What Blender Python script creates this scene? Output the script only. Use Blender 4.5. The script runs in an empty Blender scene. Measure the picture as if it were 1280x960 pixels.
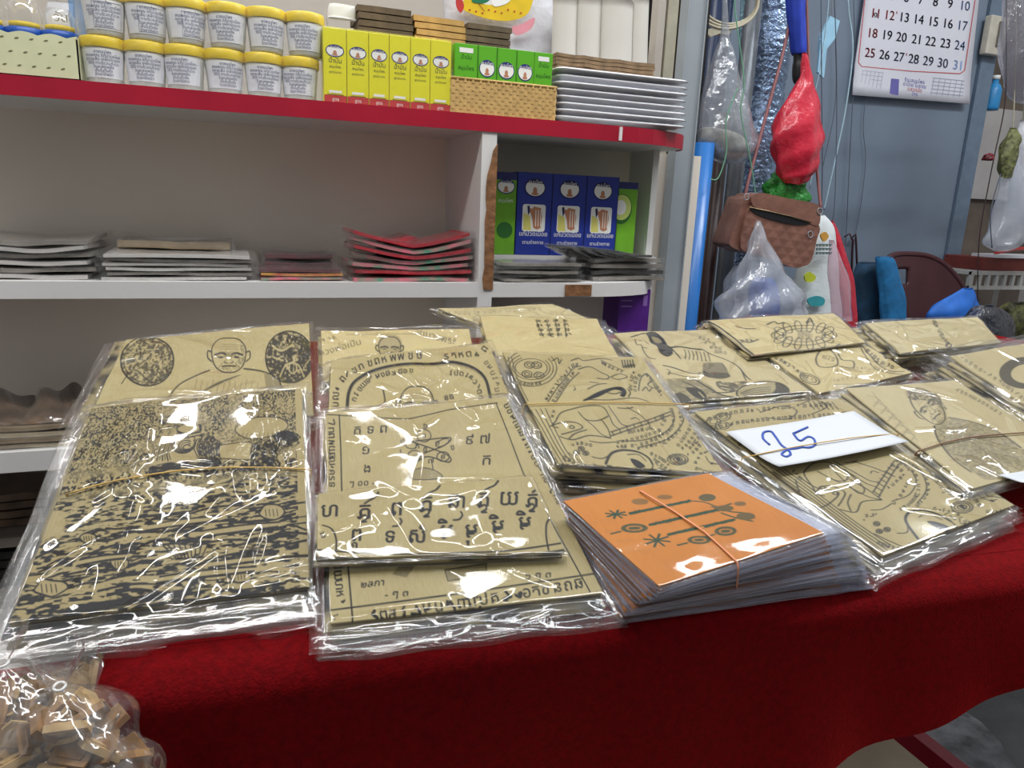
import bpy, math, random
import numpy as np
from mathutils import Vector, Matrix

scene = bpy.context.scene
COL = scene.collection
R = random.Random(7)

# ------------------------------------------------------------------ camera, world, lights, exposure
EYE = 1.2                      # eye height above the floor
FOC = 927.0                    # focal length in pixels of the 1280 px wide frame
dn = np.array([-160., 3820., FOC]); dn /= np.linalg.norm(dn)
ux = np.array([2560., -118., FOC]); ux -= ux.dot(dn) * dn; ux /= np.linalg.norm(ux)
vy = np.cross(dn, ux)
if vy[2] < 0: vy = -vy
cam_d = bpy.data.cameras.new('camera'); cam = bpy.data.objects.new('camera', cam_d); COL.objects.link(cam)
cam_d.sensor_width = 36.0; cam_d.lens = FOC / 1280 * 36.0; cam_d.clip_start = 0.02; cam_d.clip_end = 60
to_w = np.array([ux, vy, -dn])          # image axes (right, down, forward) -> world
rt, dw, fw = to_w[:, 0], to_w[:, 1], to_w[:, 2]
M = Matrix(((rt[0], -dw[0], -fw[0], 0), (rt[1], -dw[1], -fw[1], 0), (rt[2], -dw[2], -fw[2], EYE), (0, 0, 0, 1)))
cam.matrix_world = M
scene.camera = cam

vs = scene.view_settings
vs.view_transform = 'Standard'; vs.look = 'None'; vs.gamma = 1.0; vs.use_curve_mapping = False
vs.exposure = 0.0
scene.cycles.transparent_max_bounces = 40

wd = bpy.data.worlds.new('world'); scene.world = wd; wd.use_nodes = True
nt = wd.node_tree; bg = nt.nodes['Background']
# light surroundings overhead and over the shelves, a dim aisle behind the photographer and near the ground
tc = nt.nodes.new('ShaderNodeTexCoord'); sx = nt.nodes.new('ShaderNodeSeparateXYZ'); nt.links.new(tc.outputs['Generated'], sx.inputs[0])
def rng(src, a, b, lo, hi):
    m = nt.nodes.new('ShaderNodeMapRange'); m.interpolation_type = 'SMOOTHSTEP'
    for k, v in zip(('From Min', 'From Max', 'To Min', 'To Max'), (a, b, lo, hi)): m.inputs[k].default_value = v
    nt.links.new(src, m.inputs['Value']); return m.outputs[0]
up = rng(sx.outputs['Z'], -.25, .55, .13, .88); fr = rng(sx.outputs['Y'], -.75, .05, .48, 1.0)
mu = nt.nodes.new('ShaderNodeMath'); mu.operation = 'MULTIPLY'; nt.links.new(up, mu.inputs[0]); nt.links.new(fr, mu.inputs[1])
nt.links.new(mu.outputs[0], bg.inputs['Strength']); bg.inputs['Color'].default_value = (0.96, 0.98, 1.0, 1)

def tube_light(name, loc, rot, length, width, power, color=(1, 0.98, 0.94)):
    l = bpy.data.lights.new(name, 'AREA'); l.shape = 'RECTANGLE'; l.size = length; l.size_y = width
    l.energy = power; l.color = color
    o = bpy.data.objects.new(name, l); COL.objects.link(o); o.location = loc; o.rotation_euler = rot
    return o
tube_light('unseen_tube_light', (0.62, 1.40, 2.75), (0, 0, 1.9), 0.9, 0.05, 6.5)
tube_light('unseen_tube_light', (1.75, 0.80, 2.60), (0, 0, 0.1), 1.2, 0.05, 9, (0.94, 0.98, 1.0))
tube_light('unseen_tube_light', (-0.25, 0.66, 2.20), (0, 0, 0.1), 1.2, 0.05, 11)
tube_light('unseen_tube_light', (0.75, 0.72, 2.25), (0, 0, 0.1), 1.2, 0.05, 6.5, (0.97, 0.99, 1.0))

tube_light('unseen_tube_light', (-0.08, 1.66, 2.75), (0, 0, 1.2), 1.0, 0.05, 9)  # added, unseen: placed so the front left sleeves mirror it as highlights
tube_light('unseen_tube_light', (2.30, 0.92, 2.85), (0, 0, 0.1), 1.2, 0.06, 24, (0.95, 0.98, 1.0))  # added, unseen: brightens the door and the things hanging there

# ------------------------------------------------------------------ where a pixel of the photograph stands
def ray(x, y):
    r = np.array([x - 640., y - 480., FOC]); return to_w @ r
def W(x, y, Y):                 # on the upright plane at depth Y
    r = ray(x, y); p = r * (Y / r[1]); return Vector((p[0], p[1], p[2] + EYE))
def px_of(p):                   # photo column of a point in the world
    r = np.array(p) - np.array([0, 0, EYE]); return 640 + FOC*(r @ rt)/(r @ fw)
def WZ(x, y, z):                # on the level plane at height z
    r = ray(x, y); p = r * ((z - EYE) / r[2]); return Vector((p[0], p[1], p[2] + EYE))
TILT = math.radians(19)
TO = np.array([0., .45, EYE - .36])
TX = np.array([1., 0, 0]); TS = np.array([0, math.cos(TILT), math.sin(TILT)]); TN = np.array([0, -math.sin(TILT), math.cos(TILT)])
CAMP = np.array([0., 0, EYE])
def TL(x, y, h=0.0):            # on the tilted table top, h above it -> (a, b, h) in table axes
    r = ray(x, y); d0 = TO + TN * h - CAMP
    p = CAMP + r * (d0 @ TN) / (r @ TN) - TO
    return np.array([p @ TX, p @ TS, h])
def LW(a, b, h):                # table axes -> world
    p = TO + TX * a + TS * b + TN * h; return Vector(p)

# ------------------------------------------------------------------ materials
def s2l(c): 
    c = c / 255.
    return c / 12.92 if c <= .04045 else ((c + .055) / 1.055) ** 2.4
def rgb(r, g, b): return (s2l(r), s2l(g), s2l(b), 1)
MATS = {}
def mat(name, color, rough=.5, metal=0, var=0.08, vscale=30, bump=0, bscale=60, spec=.5, sheen=0, alpha=1, trans=0, emit=0, second=None, coat=0, sheen_tint=None):
    """principled surface with a noise-driven tint and an optional noise bump"""
    if name in MATS: return MATS[name]
    m = bpy.data.materials.new(name); m.use_nodes = True; nt = m.node_tree; b = nt.nodes['Principled BSDF']
    tc = nt.nodes.new('ShaderNodeTexCoord')
    n = nt.nodes.new('ShaderNodeTexNoise'); n.inputs['Scale'].default_value = vscale; n.inputs['Detail'].default_value = 4
    nt.links.new(tc.outputs['Object'], n.inputs['Vector'])
    mx = nt.nodes.new('ShaderNodeMix'); mx.data_type = 'RGBA'
    c2 = second or tuple(max(0, min(1, v * (1 - 2.2 * var))) for v in color[:3]) + (1,)
    mx.inputs['A'].default_value = color; mx.inputs['B'].default_value = c2
    rp = nt.nodes.new('ShaderNodeMapRange'); rp.inputs['From Min'].default_value = .35; rp.inputs['From Max'].default_value = .7
    nt.links.new(n.outputs['Fac'], rp.inputs['Value']); nt.links.new(rp.outputs['Result'], mx.inputs['Factor'])
    nt.links.new(mx.outputs['Result'], b.inputs['Base Color'])
    b.inputs['Roughness'].default_value = rough; b.inputs['Metallic'].default_value = metal
    b.inputs['Specular IOR Level'].default_value = spec; b.inputs['Alpha'].default_value = alpha
    b.inputs['Transmission Weight'].default_value = trans; b.inputs['Coat Weight'].default_value = coat
    if sheen:
        b.inputs['Sheen Weight'].default_value = sheen; b.inputs['Sheen Roughness'].default_value = .35
        b.inputs['Sheen Tint'].default_value = sheen_tint or color
    if bump:
        n2 = nt.nodes.new('ShaderNodeTexNoise'); n2.inputs['Scale'].default_value = bscale; n2.inputs['Detail'].default_value = 3
        nt.links.new(tc.outputs['Object'], n2.inputs['Vector'])
        bp = nt.nodes.new('ShaderNodeBump'); bp.inputs['Strength'].default_value = bump; bp.inputs['Distance'].default_value = .01
        nt.links.new(n2.outputs['Fac'], bp.inputs['Height']); nt.links.new(bp.outputs['Normal'], b.inputs['Normal'])
    MATS[name] = m; return m

def film(name, tint=(1, 1, 1, 1), milk=.05, gloss=.09, rough=.12, gcol=(1, 1, 1, 1), mcol=(.9, .92, .95, 1), bump=.0, bscale=90):
    """thin clear plastic: see-through, a mirror-like sheen that grows at grazing angles, a trace of milkiness"""
    if name in MATS: return MATS[name]
    m = bpy.data.materials.new(name); m.use_nodes = True; nt = m.node_tree; nt.nodes.remove(nt.nodes['Principled BSDF'])
    out = nt.nodes['Material Output']
    tr = nt.nodes.new('ShaderNodeBsdfTransparent'); tr.inputs['Color'].default_value = tint
    df = nt.nodes.new('ShaderNodeBsdfDiffuse'); df.inputs['Color'].default_value = mcol
    tl = nt.nodes.new('ShaderNodeBsdfTranslucent'); tl.inputs['Color'].default_value = mcol
    ad = nt.nodes.new('ShaderNodeMixShader'); ad.inputs['Fac'].default_value = .4
    nt.links.new(df.outputs[0], ad.inputs[1]); nt.links.new(tl.outputs[0], ad.inputs[2])
    gl = nt.nodes.new('ShaderNodeBsdfGlossy'); gl.inputs['Color'].default_value = gcol; gl.inputs['Roughness'].default_value = rough
    m1 = nt.nodes.new('ShaderNodeMixShader'); m1.inputs['Fac'].default_value = milk
    nt.links.new(tr.outputs[0], m1.inputs[1]); nt.links.new(ad.outputs[0], m1.inputs[2])
    lw = nt.nodes.new('ShaderNodeLayerWeight'); lw.inputs['Blend'].default_value = .5
    p5 = nt.nodes.new('ShaderNodeMath'); p5.operation = 'POWER'; p5.inputs[1].default_value = 4.2
    nt.links.new(lw.outputs['Facing'], p5.inputs[0])
    pw = nt.nodes.new('ShaderNodeMath'); pw.operation = 'MULTIPLY_ADD'; pw.inputs[1].default_value = .6; pw.inputs[2].default_value = gloss
    nt.links.new(p5.outputs[0], pw.inputs[0])
    m2 = nt.nodes.new('ShaderNodeMixShader'); nt.links.new(pw.outputs[0], m2.inputs['Fac'])
    nt.links.new(m1.outputs[0], m2.inputs[1]); nt.links.new(gl.outputs[0], m2.inputs[2])
    nt.links.new(m2.outputs[0], out.inputs['Surface'])
    if bump:
        tc = nt.nodes.new('ShaderNodeTexCoord'); n2 = nt.nodes.new('ShaderNodeTexNoise'); n2.inputs['Scale'].default_value = bscale
        nt.links.new(tc.outputs['Object'], n2.inputs['Vector'])
        bp = nt.nodes.new('ShaderNodeBump'); bp.inputs['Strength'].default_value = bump; bp.inputs['Distance'].default_value = .01
        nt.links.new(n2.outputs['Fac'], bp.inputs['Height']); nt.links.new(bp.outputs['Normal'], gl.inputs['Normal'])
    MATS[name] = m; return m

def printed(name, base, ink, rough=.75, weave=900, base2=None):
    """cloth or paper whose mesh carries its print as the point attribute 'ink'"""
    if name in MATS: return MATS[name]
    m = bpy.data.materials.new(name); m.use_nodes = True; nt = m.node_tree; b = nt.nodes['Principled BSDF']
    at = nt.nodes.new('ShaderNodeAttribute'); at.attribute_name = 'ink'
    tc = nt.nodes.new('ShaderNodeTexCoord')
    n = nt.nodes.new('ShaderNodeTexNoise'); n.inputs['Scale'].default_value = 14; n.inputs['Detail'].default_value = 5
    nt.links.new(tc.outputs['Object'], n.inputs['Vector'])
    mp = nt.nodes.new('ShaderNodeMapping'); mp.inputs['Scale'].default_value = (1, .12, .12)
    nt.links.new(tc.outputs['Object'], mp.inputs['Vector'])
    n3 = nt.nodes.new('ShaderNodeTexNoise'); n3.inputs['Scale'].default_value = weave; n3.inputs['Detail'].default_value = 2
    nt.links.new(mp.outputs[0], n3.inputs['Vector'])
    mx = nt.nodes.new('ShaderNodeMix'); mx.data_type = 'RGBA'
    mx.inputs['A'].default_value = base; mx.inputs['B'].default_value = base2 or tuple(v * .86 for v in base[:3]) + (1,)
    av = nt.nodes.new('ShaderNodeMath'); av.operation = 'MULTIPLY_ADD'; av.inputs[1].default_value = .5
    nt.links.new(n3.outputs['Fac'], av.inputs[0])
    hf = nt.nodes.new('ShaderNodeMath'); hf.operation = 'MULTIPLY'; hf.inputs[1].default_value = .5
    nt.links.new(n.outputs['Fac'], hf.inputs[0]); nt.links.new(hf.outputs[0], av.inputs[2])
    rp = nt.nodes.new('ShaderNodeMapRange'); rp.inputs['From Min'].default_value = .35; rp.inputs['From Max'].default_value = .65
    nt.links.new(av.outputs[0], rp.inputs['Value']); nt.links.new(rp.outputs['Result'], mx.inputs['Factor'])
    m2 = nt.nodes.new('ShaderNodeMix'); m2.data_type = 'RGBA'; m2.inputs['B'].default_value = ink
    nt.links.new(at.outputs['Fac'], m2.inputs['Factor']); nt.links.new(mx.outputs['Result'], m2.inputs['A'])
    nt.links.new(m2.outputs['Result'], b.inputs['Base Color']); b.inputs['Roughness'].default_value = rough
    b.inputs['Specular IOR Level'].default_value = .25
    MATS[name] = m; return m

# ------------------------------------------------------------------ objects, parts, tags
WLOC = {}
def tag(o, label, cat, group=None, kind=None):
    o['label'] = label
    if cat: o['category'] = cat
    if group: o['group'] = group
    if kind: o['kind'] = kind
    return o
def thing(name, loc, label, cat, group=None):
    o = bpy.data.objects.new(name, None); COL.objects.link(o); o.location = loc; o.empty_display_size = .02
    WLOC[o.name] = Vector(loc); return tag(o, label, cat, group)
def wloc(o): return WLOC[o.name]
def link_mesh(name, me, parent, org):
    o = bpy.data.objects.new(name, me); COL.objects.link(o)
    if parent is not None: o.parent = parent; WLOC[o.name] = org
    else: o.location = org; WLOC[o.name] = Vector(org)
    return o
def copy_tree(o, parent=None):
    c = o.copy(); COL.objects.link(c)
    if parent is not None: c.parent = parent
    WLOC[c.name] = WLOC[o.name].copy()
    for ch in [k for k in bpy.data.objects if k.parent == o]: copy_tree(ch, c)
    return c
def dup(o, loc, label=None, group=None, rz=None):
    c = copy_tree(o); c.location = loc; WLOC[c.name] = Vector(loc)
    if label: c['label'] = label
    if group: c['group'] = group
    if rz is not None: c.rotation_euler.z = rz
    return c
def struct(o): o['kind'] = 'structure'; return o

def text_tris(s, cache={}):
    if s in cache: return cache[s]
    cu = bpy.data.curves.new('t', 'FONT'); cu.body = s; cu.size = 1; cu.resolution_u = 3
    ob = bpy.data.objects.new('t', cu); COL.objects.link(ob)
    dg = bpy.context.evaluated_depsgraph_get(); dg.update()
    me = bpy.data.meshes.new_from_object(ob.evaluated_get(dg)); me.calc_loop_triangles()
    v = np.zeros(len(me.vertices) * 3); me.vertices.foreach_get('co', v); v = v.reshape(-1, 3)[:, :2]
    t = np.zeros(len(me.loop_triangles) * 3, int); me.loop_triangles.foreach_get('vertices', t); t = t.reshape(-1, 3)
    bpy.data.meshes.remove(me); bpy.data.objects.remove(ob); bpy.data.curves.remove(cu)
    w = v[:, 0].max() if len(v) else 0
    cache[s] = (v, t, w); return cache[s]

class MB:
    """collects shapes (world coordinates) and links them as one mesh object"""
    def __init__(s): s.v = []; s.f = []; s.m = []; s.sm = []
    def add(s, verts, faces, mi=0, smooth=False):
        o = len(s.v); s.v += [tuple(p) for p in verts]
        for f in faces: s.f.append([i + o for i in f]); s.m.append(mi); s.sm.append(smooth)
        return s
    def box(s, x0, x1, y0, y1, z0, z1, mi=0):
        return s.add([(x0,y0,z0),(x1,y0,z0),(x1,y1,z0),(x0,y1,z0),(x0,y0,z1),(x1,y0,z1),(x1,y1,z1),(x0,y1,z1)],
              [(3,2,1,0),(4,5,6,7),(0,1,5,4),(1,2,6,5),(2,3,7,6),(3,0,4,7)], mi)
    def hexa(s, b, t, mi=0):       # four bottom corners, four top corners
        return s.add(list(b) + list(t), [(3,2,1,0),(4,5,6,7),(0,1,5,4),(1,2,6,5),(2,3,7,6),(3,0,4,7)], mi)
    def quad(s, a, b, c, d, mi=0): return s.add([a, b, c, d], [(0,1,2,3)], mi)
    def poly(s, pts, mi=0): return s.add(pts, [tuple(range(len(pts)))], mi)
    def prism(s, pts, off, mi=0, side=None):   # closed outline pushed along off
        n = len(pts); off = Vector(off); b = [Vector(p) for p in pts]; t = [p + off for p in b]
        s.add(b + t, [tuple(range(n))[::-1], tuple(range(n, 2*n))], mi)
        return s.add(b + t, [(i, (i+1) % n, n + (i+1) % n, n + i) for i in range(n)], mi if side is None else side)
    def tube(s, pts, r, n=8, mi=0, closed=False, cap=True):
        pts = [Vector(p) for p in pts]; N = len(pts); rs = r if isinstance(r, (list, tuple)) else [r] * N
        vs_, fs = [], []; prev = None
        for i, p in enumerate(pts):
            a = pts[(i-1) % N] if (closed or i > 0) else p; b = pts[(i+1) % N] if (closed or i < N-1) else p
            t = (b - a); t = t.normalized() if t.length > 1e-9 else Vector((0,0,1))
            if prev is None:
                prev = t.orthogonal().normalized()
            prev = prev - t * prev.dot(t)
            prev = prev.normalized() if prev.length > 1e-6 else t.orthogonal().normalized()
            q = t.cross(prev)
            for k in range(n):
                an = 2 * math.pi * k / n; vs_.append(p + (prev * math.cos(an) + q * math.sin(an)) * rs[i])
        for i in range(N if closed else N - 1):
            j = (i+1) % N
            for k in range(n): fs.append((i*n+k, i*n+(k+1) % n, j*n+(k+1) % n, j*n+k))
        if cap and not closed: fs += [tuple(range(n))[::-1], tuple(range((N-1)*n, N*n))]
        return s.add(vs_, fs, mi, True)
    def lathe(s, prof, c, n=32, mi=0, axis=None, wob=None, smooth=True, cap=(True, True)):
        """prof = [(radius, height)], turned about the upright through c; wob(i, angle) scales the radius"""
        c = Vector(c); vs_, fs = [], []; N = len(prof)
        for i, (r, z) in enumerate(prof):
            for k in range(n):
                an = 2 * math.pi * k / n; rr = r * (wob(i, an) if wob else 1)
                vs_.append(c + Vector((rr * math.cos(an), rr * math.sin(an), z)))
        for i in range(N-1):
            for k in range(n): fs.append((i*n+k, i*n+(k+1) % n, (i+1)*n+(k+1) % n, (i+1)*n+k))
        if cap[0] and prof[0][0] > 1e-6: fs.append(tuple(range(n))[::-1])
        if cap[1] and prof[-1][0] > 1e-6: fs.append(tuple(range((N-1)*n, N*n)))
        return s.add(vs_, fs, mi, smooth)
    def grid(s, fn, nu, nv, mi=0, smooth=True):
        vs_ = [fn(i / nu, j / nv) for j in range(nv+1) for i in range(nu+1)]
        return s.add(vs_, [(j*(nu+1)+i, j*(nu+1)+i+1, (j+1)*(nu+1)+i+1, (j+1)*(nu+1)+i) for j in range(nv) for i in range(nu)], mi, smooth)
    def disc(s, c, ax, ay, n=24, mi=0, a0=0, a1=2*math.pi):
        c, ax, ay = Vector(c), Vector(ax), Vector(ay)
        return s.poly([c + ax * math.cos(a0 + (a1-a0)*k/n) + ay * math.sin(a0 + (a1-a0)*k/n) for k in range(n)], mi)
    def text(s, st, fn, size, mi=0, align='c'):
        """fn(x, y) -> world point for text-plane coordinates in metres"""
        v, t, w = text_tris(st)
        if not len(v): return s
        ox = {'c': -w/2, 'l': 0, 'r': -w}[align]
        return s.add([fn((x + ox) * size, y * size) for x, y in v], [tuple(q) for q in t], mi)
    def flat(s, st, o, ax, ay, size, mi=0, align='c'):
        o, ax, ay = Vector(o), Vector(ax).normalized(), Vector(ay).normalized()
        return s.text(st, lambda x, y: o + ax * x + ay * y, size, mi, align)
    def build(s, name, mats, parent=None, label=None, org=None, bevel=0, subdiv=0, solid=0):
        if not isinstance(mats, (list, tuple)): mats = [mats]
        if parent is not None: org = wloc(parent)
        elif org is None:
            a = np.array(s.v); org = Vector(((a[:,0].min()+a[:,0].max())/2, (a[:,1].min()+a[:,1].max())/2, a[:,2].min()))
        org = Vector(org)
        me = bpy.data.meshes.new(name); me.from_pydata([(p[0]-org[0], p[1]-org[1], p[2]-org[2]) for p in s.v], [], s.f)
        for m in mats: me.materials.append(m)
        me.polygons.foreach_set('material_index', s.m); me.polygons.foreach_set('use_smooth', s.sm); me.update()
        o = link_mesh(name, me, parent, org)
        if label: o['label'] = label
        if bevel:
            b = o.modifiers.new('bevel', 'BEVEL'); b.width = bevel; b.segments = 2; b.limit_method = 'ANGLE'; b.angle_limit = .7
        if solid:
            b = o.modifiers.new('solid', 'SOLIDIFY'); b.thickness = solid; b.offset = 0
        if subdiv:
            b = o.modifiers.new('subdiv', 'SUBSURF'); b.levels = subdiv; b.render_levels = subdiv
        return o

def smooth_path(pts, k=6, closed=False):
    """Catmull-Rom through the points"""
    P = [np.array(p, float) for p in pts]; n = len(P)
    if n < 3: return P
    out = []
    for i in range(n if closed else n-1):
        p0 = P[(i-1) % n] if (closed or i > 0) else P[i]; p1 = P[i]; p2 = P[(i+1) % n]
        p3 = P[(i+2) % n] if (closed or i+2 < n) else p2
        for j in range(k):
            t = j / k
            out.append(.5*((2*p1) + (p2-p0)*t + (2*p0-5*p1+4*p2-p3)*t*t + (3*p1-p0-3*p2+p3)*t**3))
    if not closed: out.append(P[-1])
    return out
def noise2(nv, nu, cu, cv, seed):
    """smooth value noise, cu x cv cells over an nv x nu array, range 0..1"""
    g = np.random.RandomState(seed).rand(int(cv)+3, int(cu)+3)
    x = np.linspace(0, cu, nu); y = np.linspace(0, cv, nv)
    xi = np.floor(x).astype(int); yi = np.floor(y).astype(int); xf = x - xi; yf = y - yi
    xf = xf*xf*(3-2*xf); yf = yf*yf*(3-2*yf)
    a = g[np.ix_(yi, xi)]; b = g[np.ix_(yi, xi+1)]; c = g[np.ix_(yi+1, xi)]; d = g[np.ix_(yi+1, xi+1)]
    return (a*(1-xf)+b*xf)*(1-yf)[:, None] + (c*(1-xf)+d*xf)*yf[:, None]
# ------------------------------------------------------------------ printed sheets on the table top
GLYPHS = 'กขคงจชซดตถทนบปพมยรลวสหอកខគងចឆជញដតថទនបពភមយរលវសហ'
class Sheet:
    """a cloth lying over four corners (x, y, h): h is the height over the table top; carries a print drawn stroke by stroke"""
    def __init__(s, corners, dens=1.15, wave=.0012, seed=1):
        s.c = corners; s.L = np.array([TL(*c) for c in corners]); s.rs = np.random.RandomState(seed); s.seed = seed
        p = np.array([c[:2] for c in corners], float); d = lambda i, j: np.hypot(*(p[i]-p[j]))
        s.nu = int(max(d(0,1), d(3,2)) * dens); s.nv = int(max(d(0,3), d(1,2)) * dens); s.k = dens
        s.ink = np.zeros((s.nv, s.nu)); s.wave = wave
        s.hs = (noise2(s.nv, s.nu, 4, 5, seed) - .5) * 2 * wave
    def bil(s, u, v):
        u = np.asarray(u)[..., None]; v = np.asarray(v)[..., None]; L = s.L
        return (L[0]*(1-u)+L[1]*u)*(1-v) + (L[3]*(1-u)+L[2]*u)*v
    def uv(s, pts):
        pts = np.asarray(pts, float).reshape(-1, 2); n = len(pts); u = np.full(n, .5); v = np.full(n, .5)
        rr = np.stack([pts[:, 0]-640, pts[:, 1]-480, np.full(n, FOC)], 1) @ to_w.T; L = s.L
        for _ in range(4):
            h = s.bil(u, v)[:, 2]; k = ((TO-CAMP) @ TN + h) / (rr @ TN); p = CAMP + rr*k[:, None] - TO
            q = np.stack([p @ TX, p @ TS], 1)
            for _ in range(3):
                f = s.bil(u, v)[:, :2] - q
                du = ((L[1]-L[0])[None]*(1-v)[:, None] + (L[2]-L[3])[None]*v[:, None]); dv = ((L[3]-L[0])[None]*(1-u)[:, None] + (L[2]-L[1])[None]*u[:, None])
                det = du[:, 0]*dv[:, 1]-du[:, 1]*dv[:, 0]
                u = u-(f[:, 0]*dv[:, 1]-f[:, 1]*dv[:, 0])/det; v = v-(du[:, 0]*f[:, 1]-du[:, 1]*f[:, 0])/det
        return np.stack([u, v], 1)
    def cp(s, pts): return s.uv(pts) * [s.nu-1, s.nv-1]
    def _seg(s, a, b, w, val):
        r = w/2 + 1; x0, x1 = sorted((a[0], b[0])); y0, y1 = sorted((a[1], b[1]))
        x0 = max(0, int(x0-r)); x1 = min(s.nu, int(x1+r)+2); y0 = max(0, int(y0-r)); y1 = min(s.nv, int(y1+r)+2)
        if x0 >= x1 or y0 >= y1: return
        X, Y = np.meshgrid(np.arange(x0, x1), np.arange(y0, y1)); d = b - a; L2 = d @ d + 1e-9
        t = np.clip(((X-a[0])*d[0]+(Y-a[1])*d[1])/L2, 0, 1)
        D = np.hypot(X-a[0]-t*d[0], Y-a[1]-t*d[1]); cov = np.clip(w/2+.5-D, 0, 1)
        sub = s.ink[y0:y1, x0:x1]
        s.ink[y0:y1, x0:x1] = np.maximum(sub, val*cov) if val > 0 else sub*(1-cov)
    def cstroke(s, P, w=1.3, val=1.):
        for i in range(len(P)-1): s._seg(P[i], P[i+1], w*s.k, val)
    def line(s, pts, w=1.3, val=1., closed=False, smooth=True, k=5):
        P = smooth_path(pts, k, closed) if smooth and len(pts) > 2 else [np.array(p, float) for p in pts]
        if closed: P = P + [P[0]]
        s.cstroke(s.cp(P), w*1.22, val)
    def fill(s, pts, val=1., smooth=False, grain=None, edge=0):
        P = smooth_path(pts, 5, True) if smooth else pts
        C = s.cp(P); x0, y0 = np.floor(C.min(0)).astype(int)-1; x1, y1 = np.ceil(C.max(0)).astype(int)+2
        x0 = max(0, x0); y0 = max(0, y0); x1 = min(s.nu, x1); y1 = min(s.nv, y1)
        if x0 >= x1 or y0 >= y1: return
        cov = np.zeros((y1-y0, x1-x0))
        for sx, sy in ((-.25,-.25),(.25,-.25),(-.25,.25),(.25,.25)):
            X, Y = np.meshgrid(np.arange(x0, x1)+sx, np.arange(y0, y1)+sy); ins = np.zeros(X.shape, bool)
            for i in range(len(C)):
                a, b = C[i], C[i-1]
                if a[1] == b[1]: continue
                ins ^= ((a[1] > Y) != (b[1] > Y)) & (X < (b[0]-a[0])*(Y-a[1])/(b[1]-a[1])+a[0])
            cov += ins/4
        sub = s.ink[y0:y1, x0:x1]
        if grain is not None: cov = cov * grain[y0:y1, x0:x1]
        s.ink[y0:y1, x0:x1] = sub*(1-cov) + val*cov if grain is None else np.maximum(sub, val*cov)
        if edge: s.line(P, edge, 1, True, False)
    def ell(s, cx, cy, rx, ry, w=1.3, val=1., rot=0, a0=0, a1=360, fill=False, grain=None):
        n = max(10, int(max(rx, ry)*1.2)); n = min(n, 70); cr, sr = math.cos(rot), math.sin(rot); P = []
        for i in range(n+1):
            a = math.radians(a0+(a1-a0)*i/n); x, y = rx*math.cos(a), ry*math.sin(a); P.append((cx+x*cr-y*sr, cy+x*sr+y*cr))
        if fill: s.fill(P, val, grain=grain)
        else: s.line(P, w, val, False, False)
    def script(s, pts, size=5, w=1.1, gap=1.25, val=1., smooth=True):
        """a row of small handwritten signs along a path"""
        P = np.array(smooth_path(pts, 8) if smooth and len(pts) > 2 else pts, float)
        seg = np.hypot(*np.diff(P, axis=0).T); cum = np.r_[0, np.cumsum(seg)]; L = cum[-1]; t = size*.5
        while t < L:
            x = np.interp(t, cum, P[:, 0]); y = np.interp(t, cum, P[:, 1]); x2 = np.interp(min(L, t+1), cum, P[:, 0]); y2 = np.interp(min(L, t+1), cum, P[:, 1])
            if t+1 >= L: break
            d = np.array([x2-x, y2-y]); d /= np.hypot(*d)+1e-9; nrm = np.array([d[1], -d[0]])
            if s.rs.rand() < .75:
                s.text(GLYPHS[s.rs.randint(len(GLYPHS))], x-nrm[0]*size*.45, y-nrm[1]*size*.45, size*1.45, d, nrm, val, bold=1 if w*s.k > 1.15 else 0); t += size*gap*s.rs.uniform(.85, 1.15); continue
            k = s.rs.randint(3, 6); q = [(s.rs.uniform(-.4, .4), s.rs.uniform(-.5, .5)) for _ in range(k)]
            Q = [np.array([x, y]) + d*a*size + nrm*b*size for a, b in q]
            C = s.cp(Q); s.cstroke(np.array(smooth_path(C, 3)), w*1.1, val); t += size*gap*s.rs.uniform(.8, 1.25)
    def text(s, st, x, y, size, d=(1, 0), up=(0, -1), val=1., align='c', bold=0):
        """real letters: d and up are the photo directions of one em along and across the row"""
        v, t, w = text_tris(st)
        if not len(v): return
        ox = {'c': -w/2, 'l': 0, 'r': -w}[align]; d = np.array(d, float)*size; up = np.array(up, float)*size
        C = s.cp(np.array([x, y]) + np.outer(v[:, 0]+ox, d) + np.outer(v[:, 1], up))
        x0, y0 = np.floor(C.min(0)).astype(int)-1; x1, y1 = np.ceil(C.max(0)).astype(int)+2
        x0 = max(0, x0); y0 = max(0, y0); x1 = min(s.nu, x1); y1 = min(s.nv, y1)
        if x0 >= x1 or y0 >= y1: return
        K = 3; can = np.zeros(((y1-y0)*K, (x1-x0)*K), bool); D = (C-[x0, y0])*K + K/2 - .5
        for tri in t:
            A = D[tri]; a0 = np.maximum(np.floor(A.min(0)).astype(int), 0); a1 = np.ceil(A.max(0)).astype(int)+1
            a1 = np.minimum(a1, [can.shape[1], can.shape[0]])
            if (a0 >= a1).any(): continue
            X, Y = np.meshgrid(np.arange(a0[0], a1[0]), np.arange(a0[1], a1[1]))
            e = [(A[(i+1) % 3][0]-A[i][0])*(Y-A[i][1])-(A[(i+1) % 3][1]-A[i][1])*(X-A[i][0]) for i in range(3)]
            can[a0[1]:a1[1], a0[0]:a1[0]] |= ((e[0] >= 0)&(e[1] >= 0)&(e[2] >= 0)) | ((e[0] <= 0)&(e[1] <= 0)&(e[2] <= 0))
        if bold:
            c2 = can.copy()
            for sx, sy in ((bold,0),(-bold,0),(0,bold),(0,-bold)): c2 |= np.roll(can, (sy, sx), (0, 1))
            can = c2
        cov = can.reshape(y1-y0, K, x1-x0, K).mean((1, 3))
        sub = s.ink[y0:y1, x0:x1]; s.ink[y0:y1, x0:x1] = np.maximum(sub, val*cov) if val > 0 else sub*(1-cov)
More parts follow.
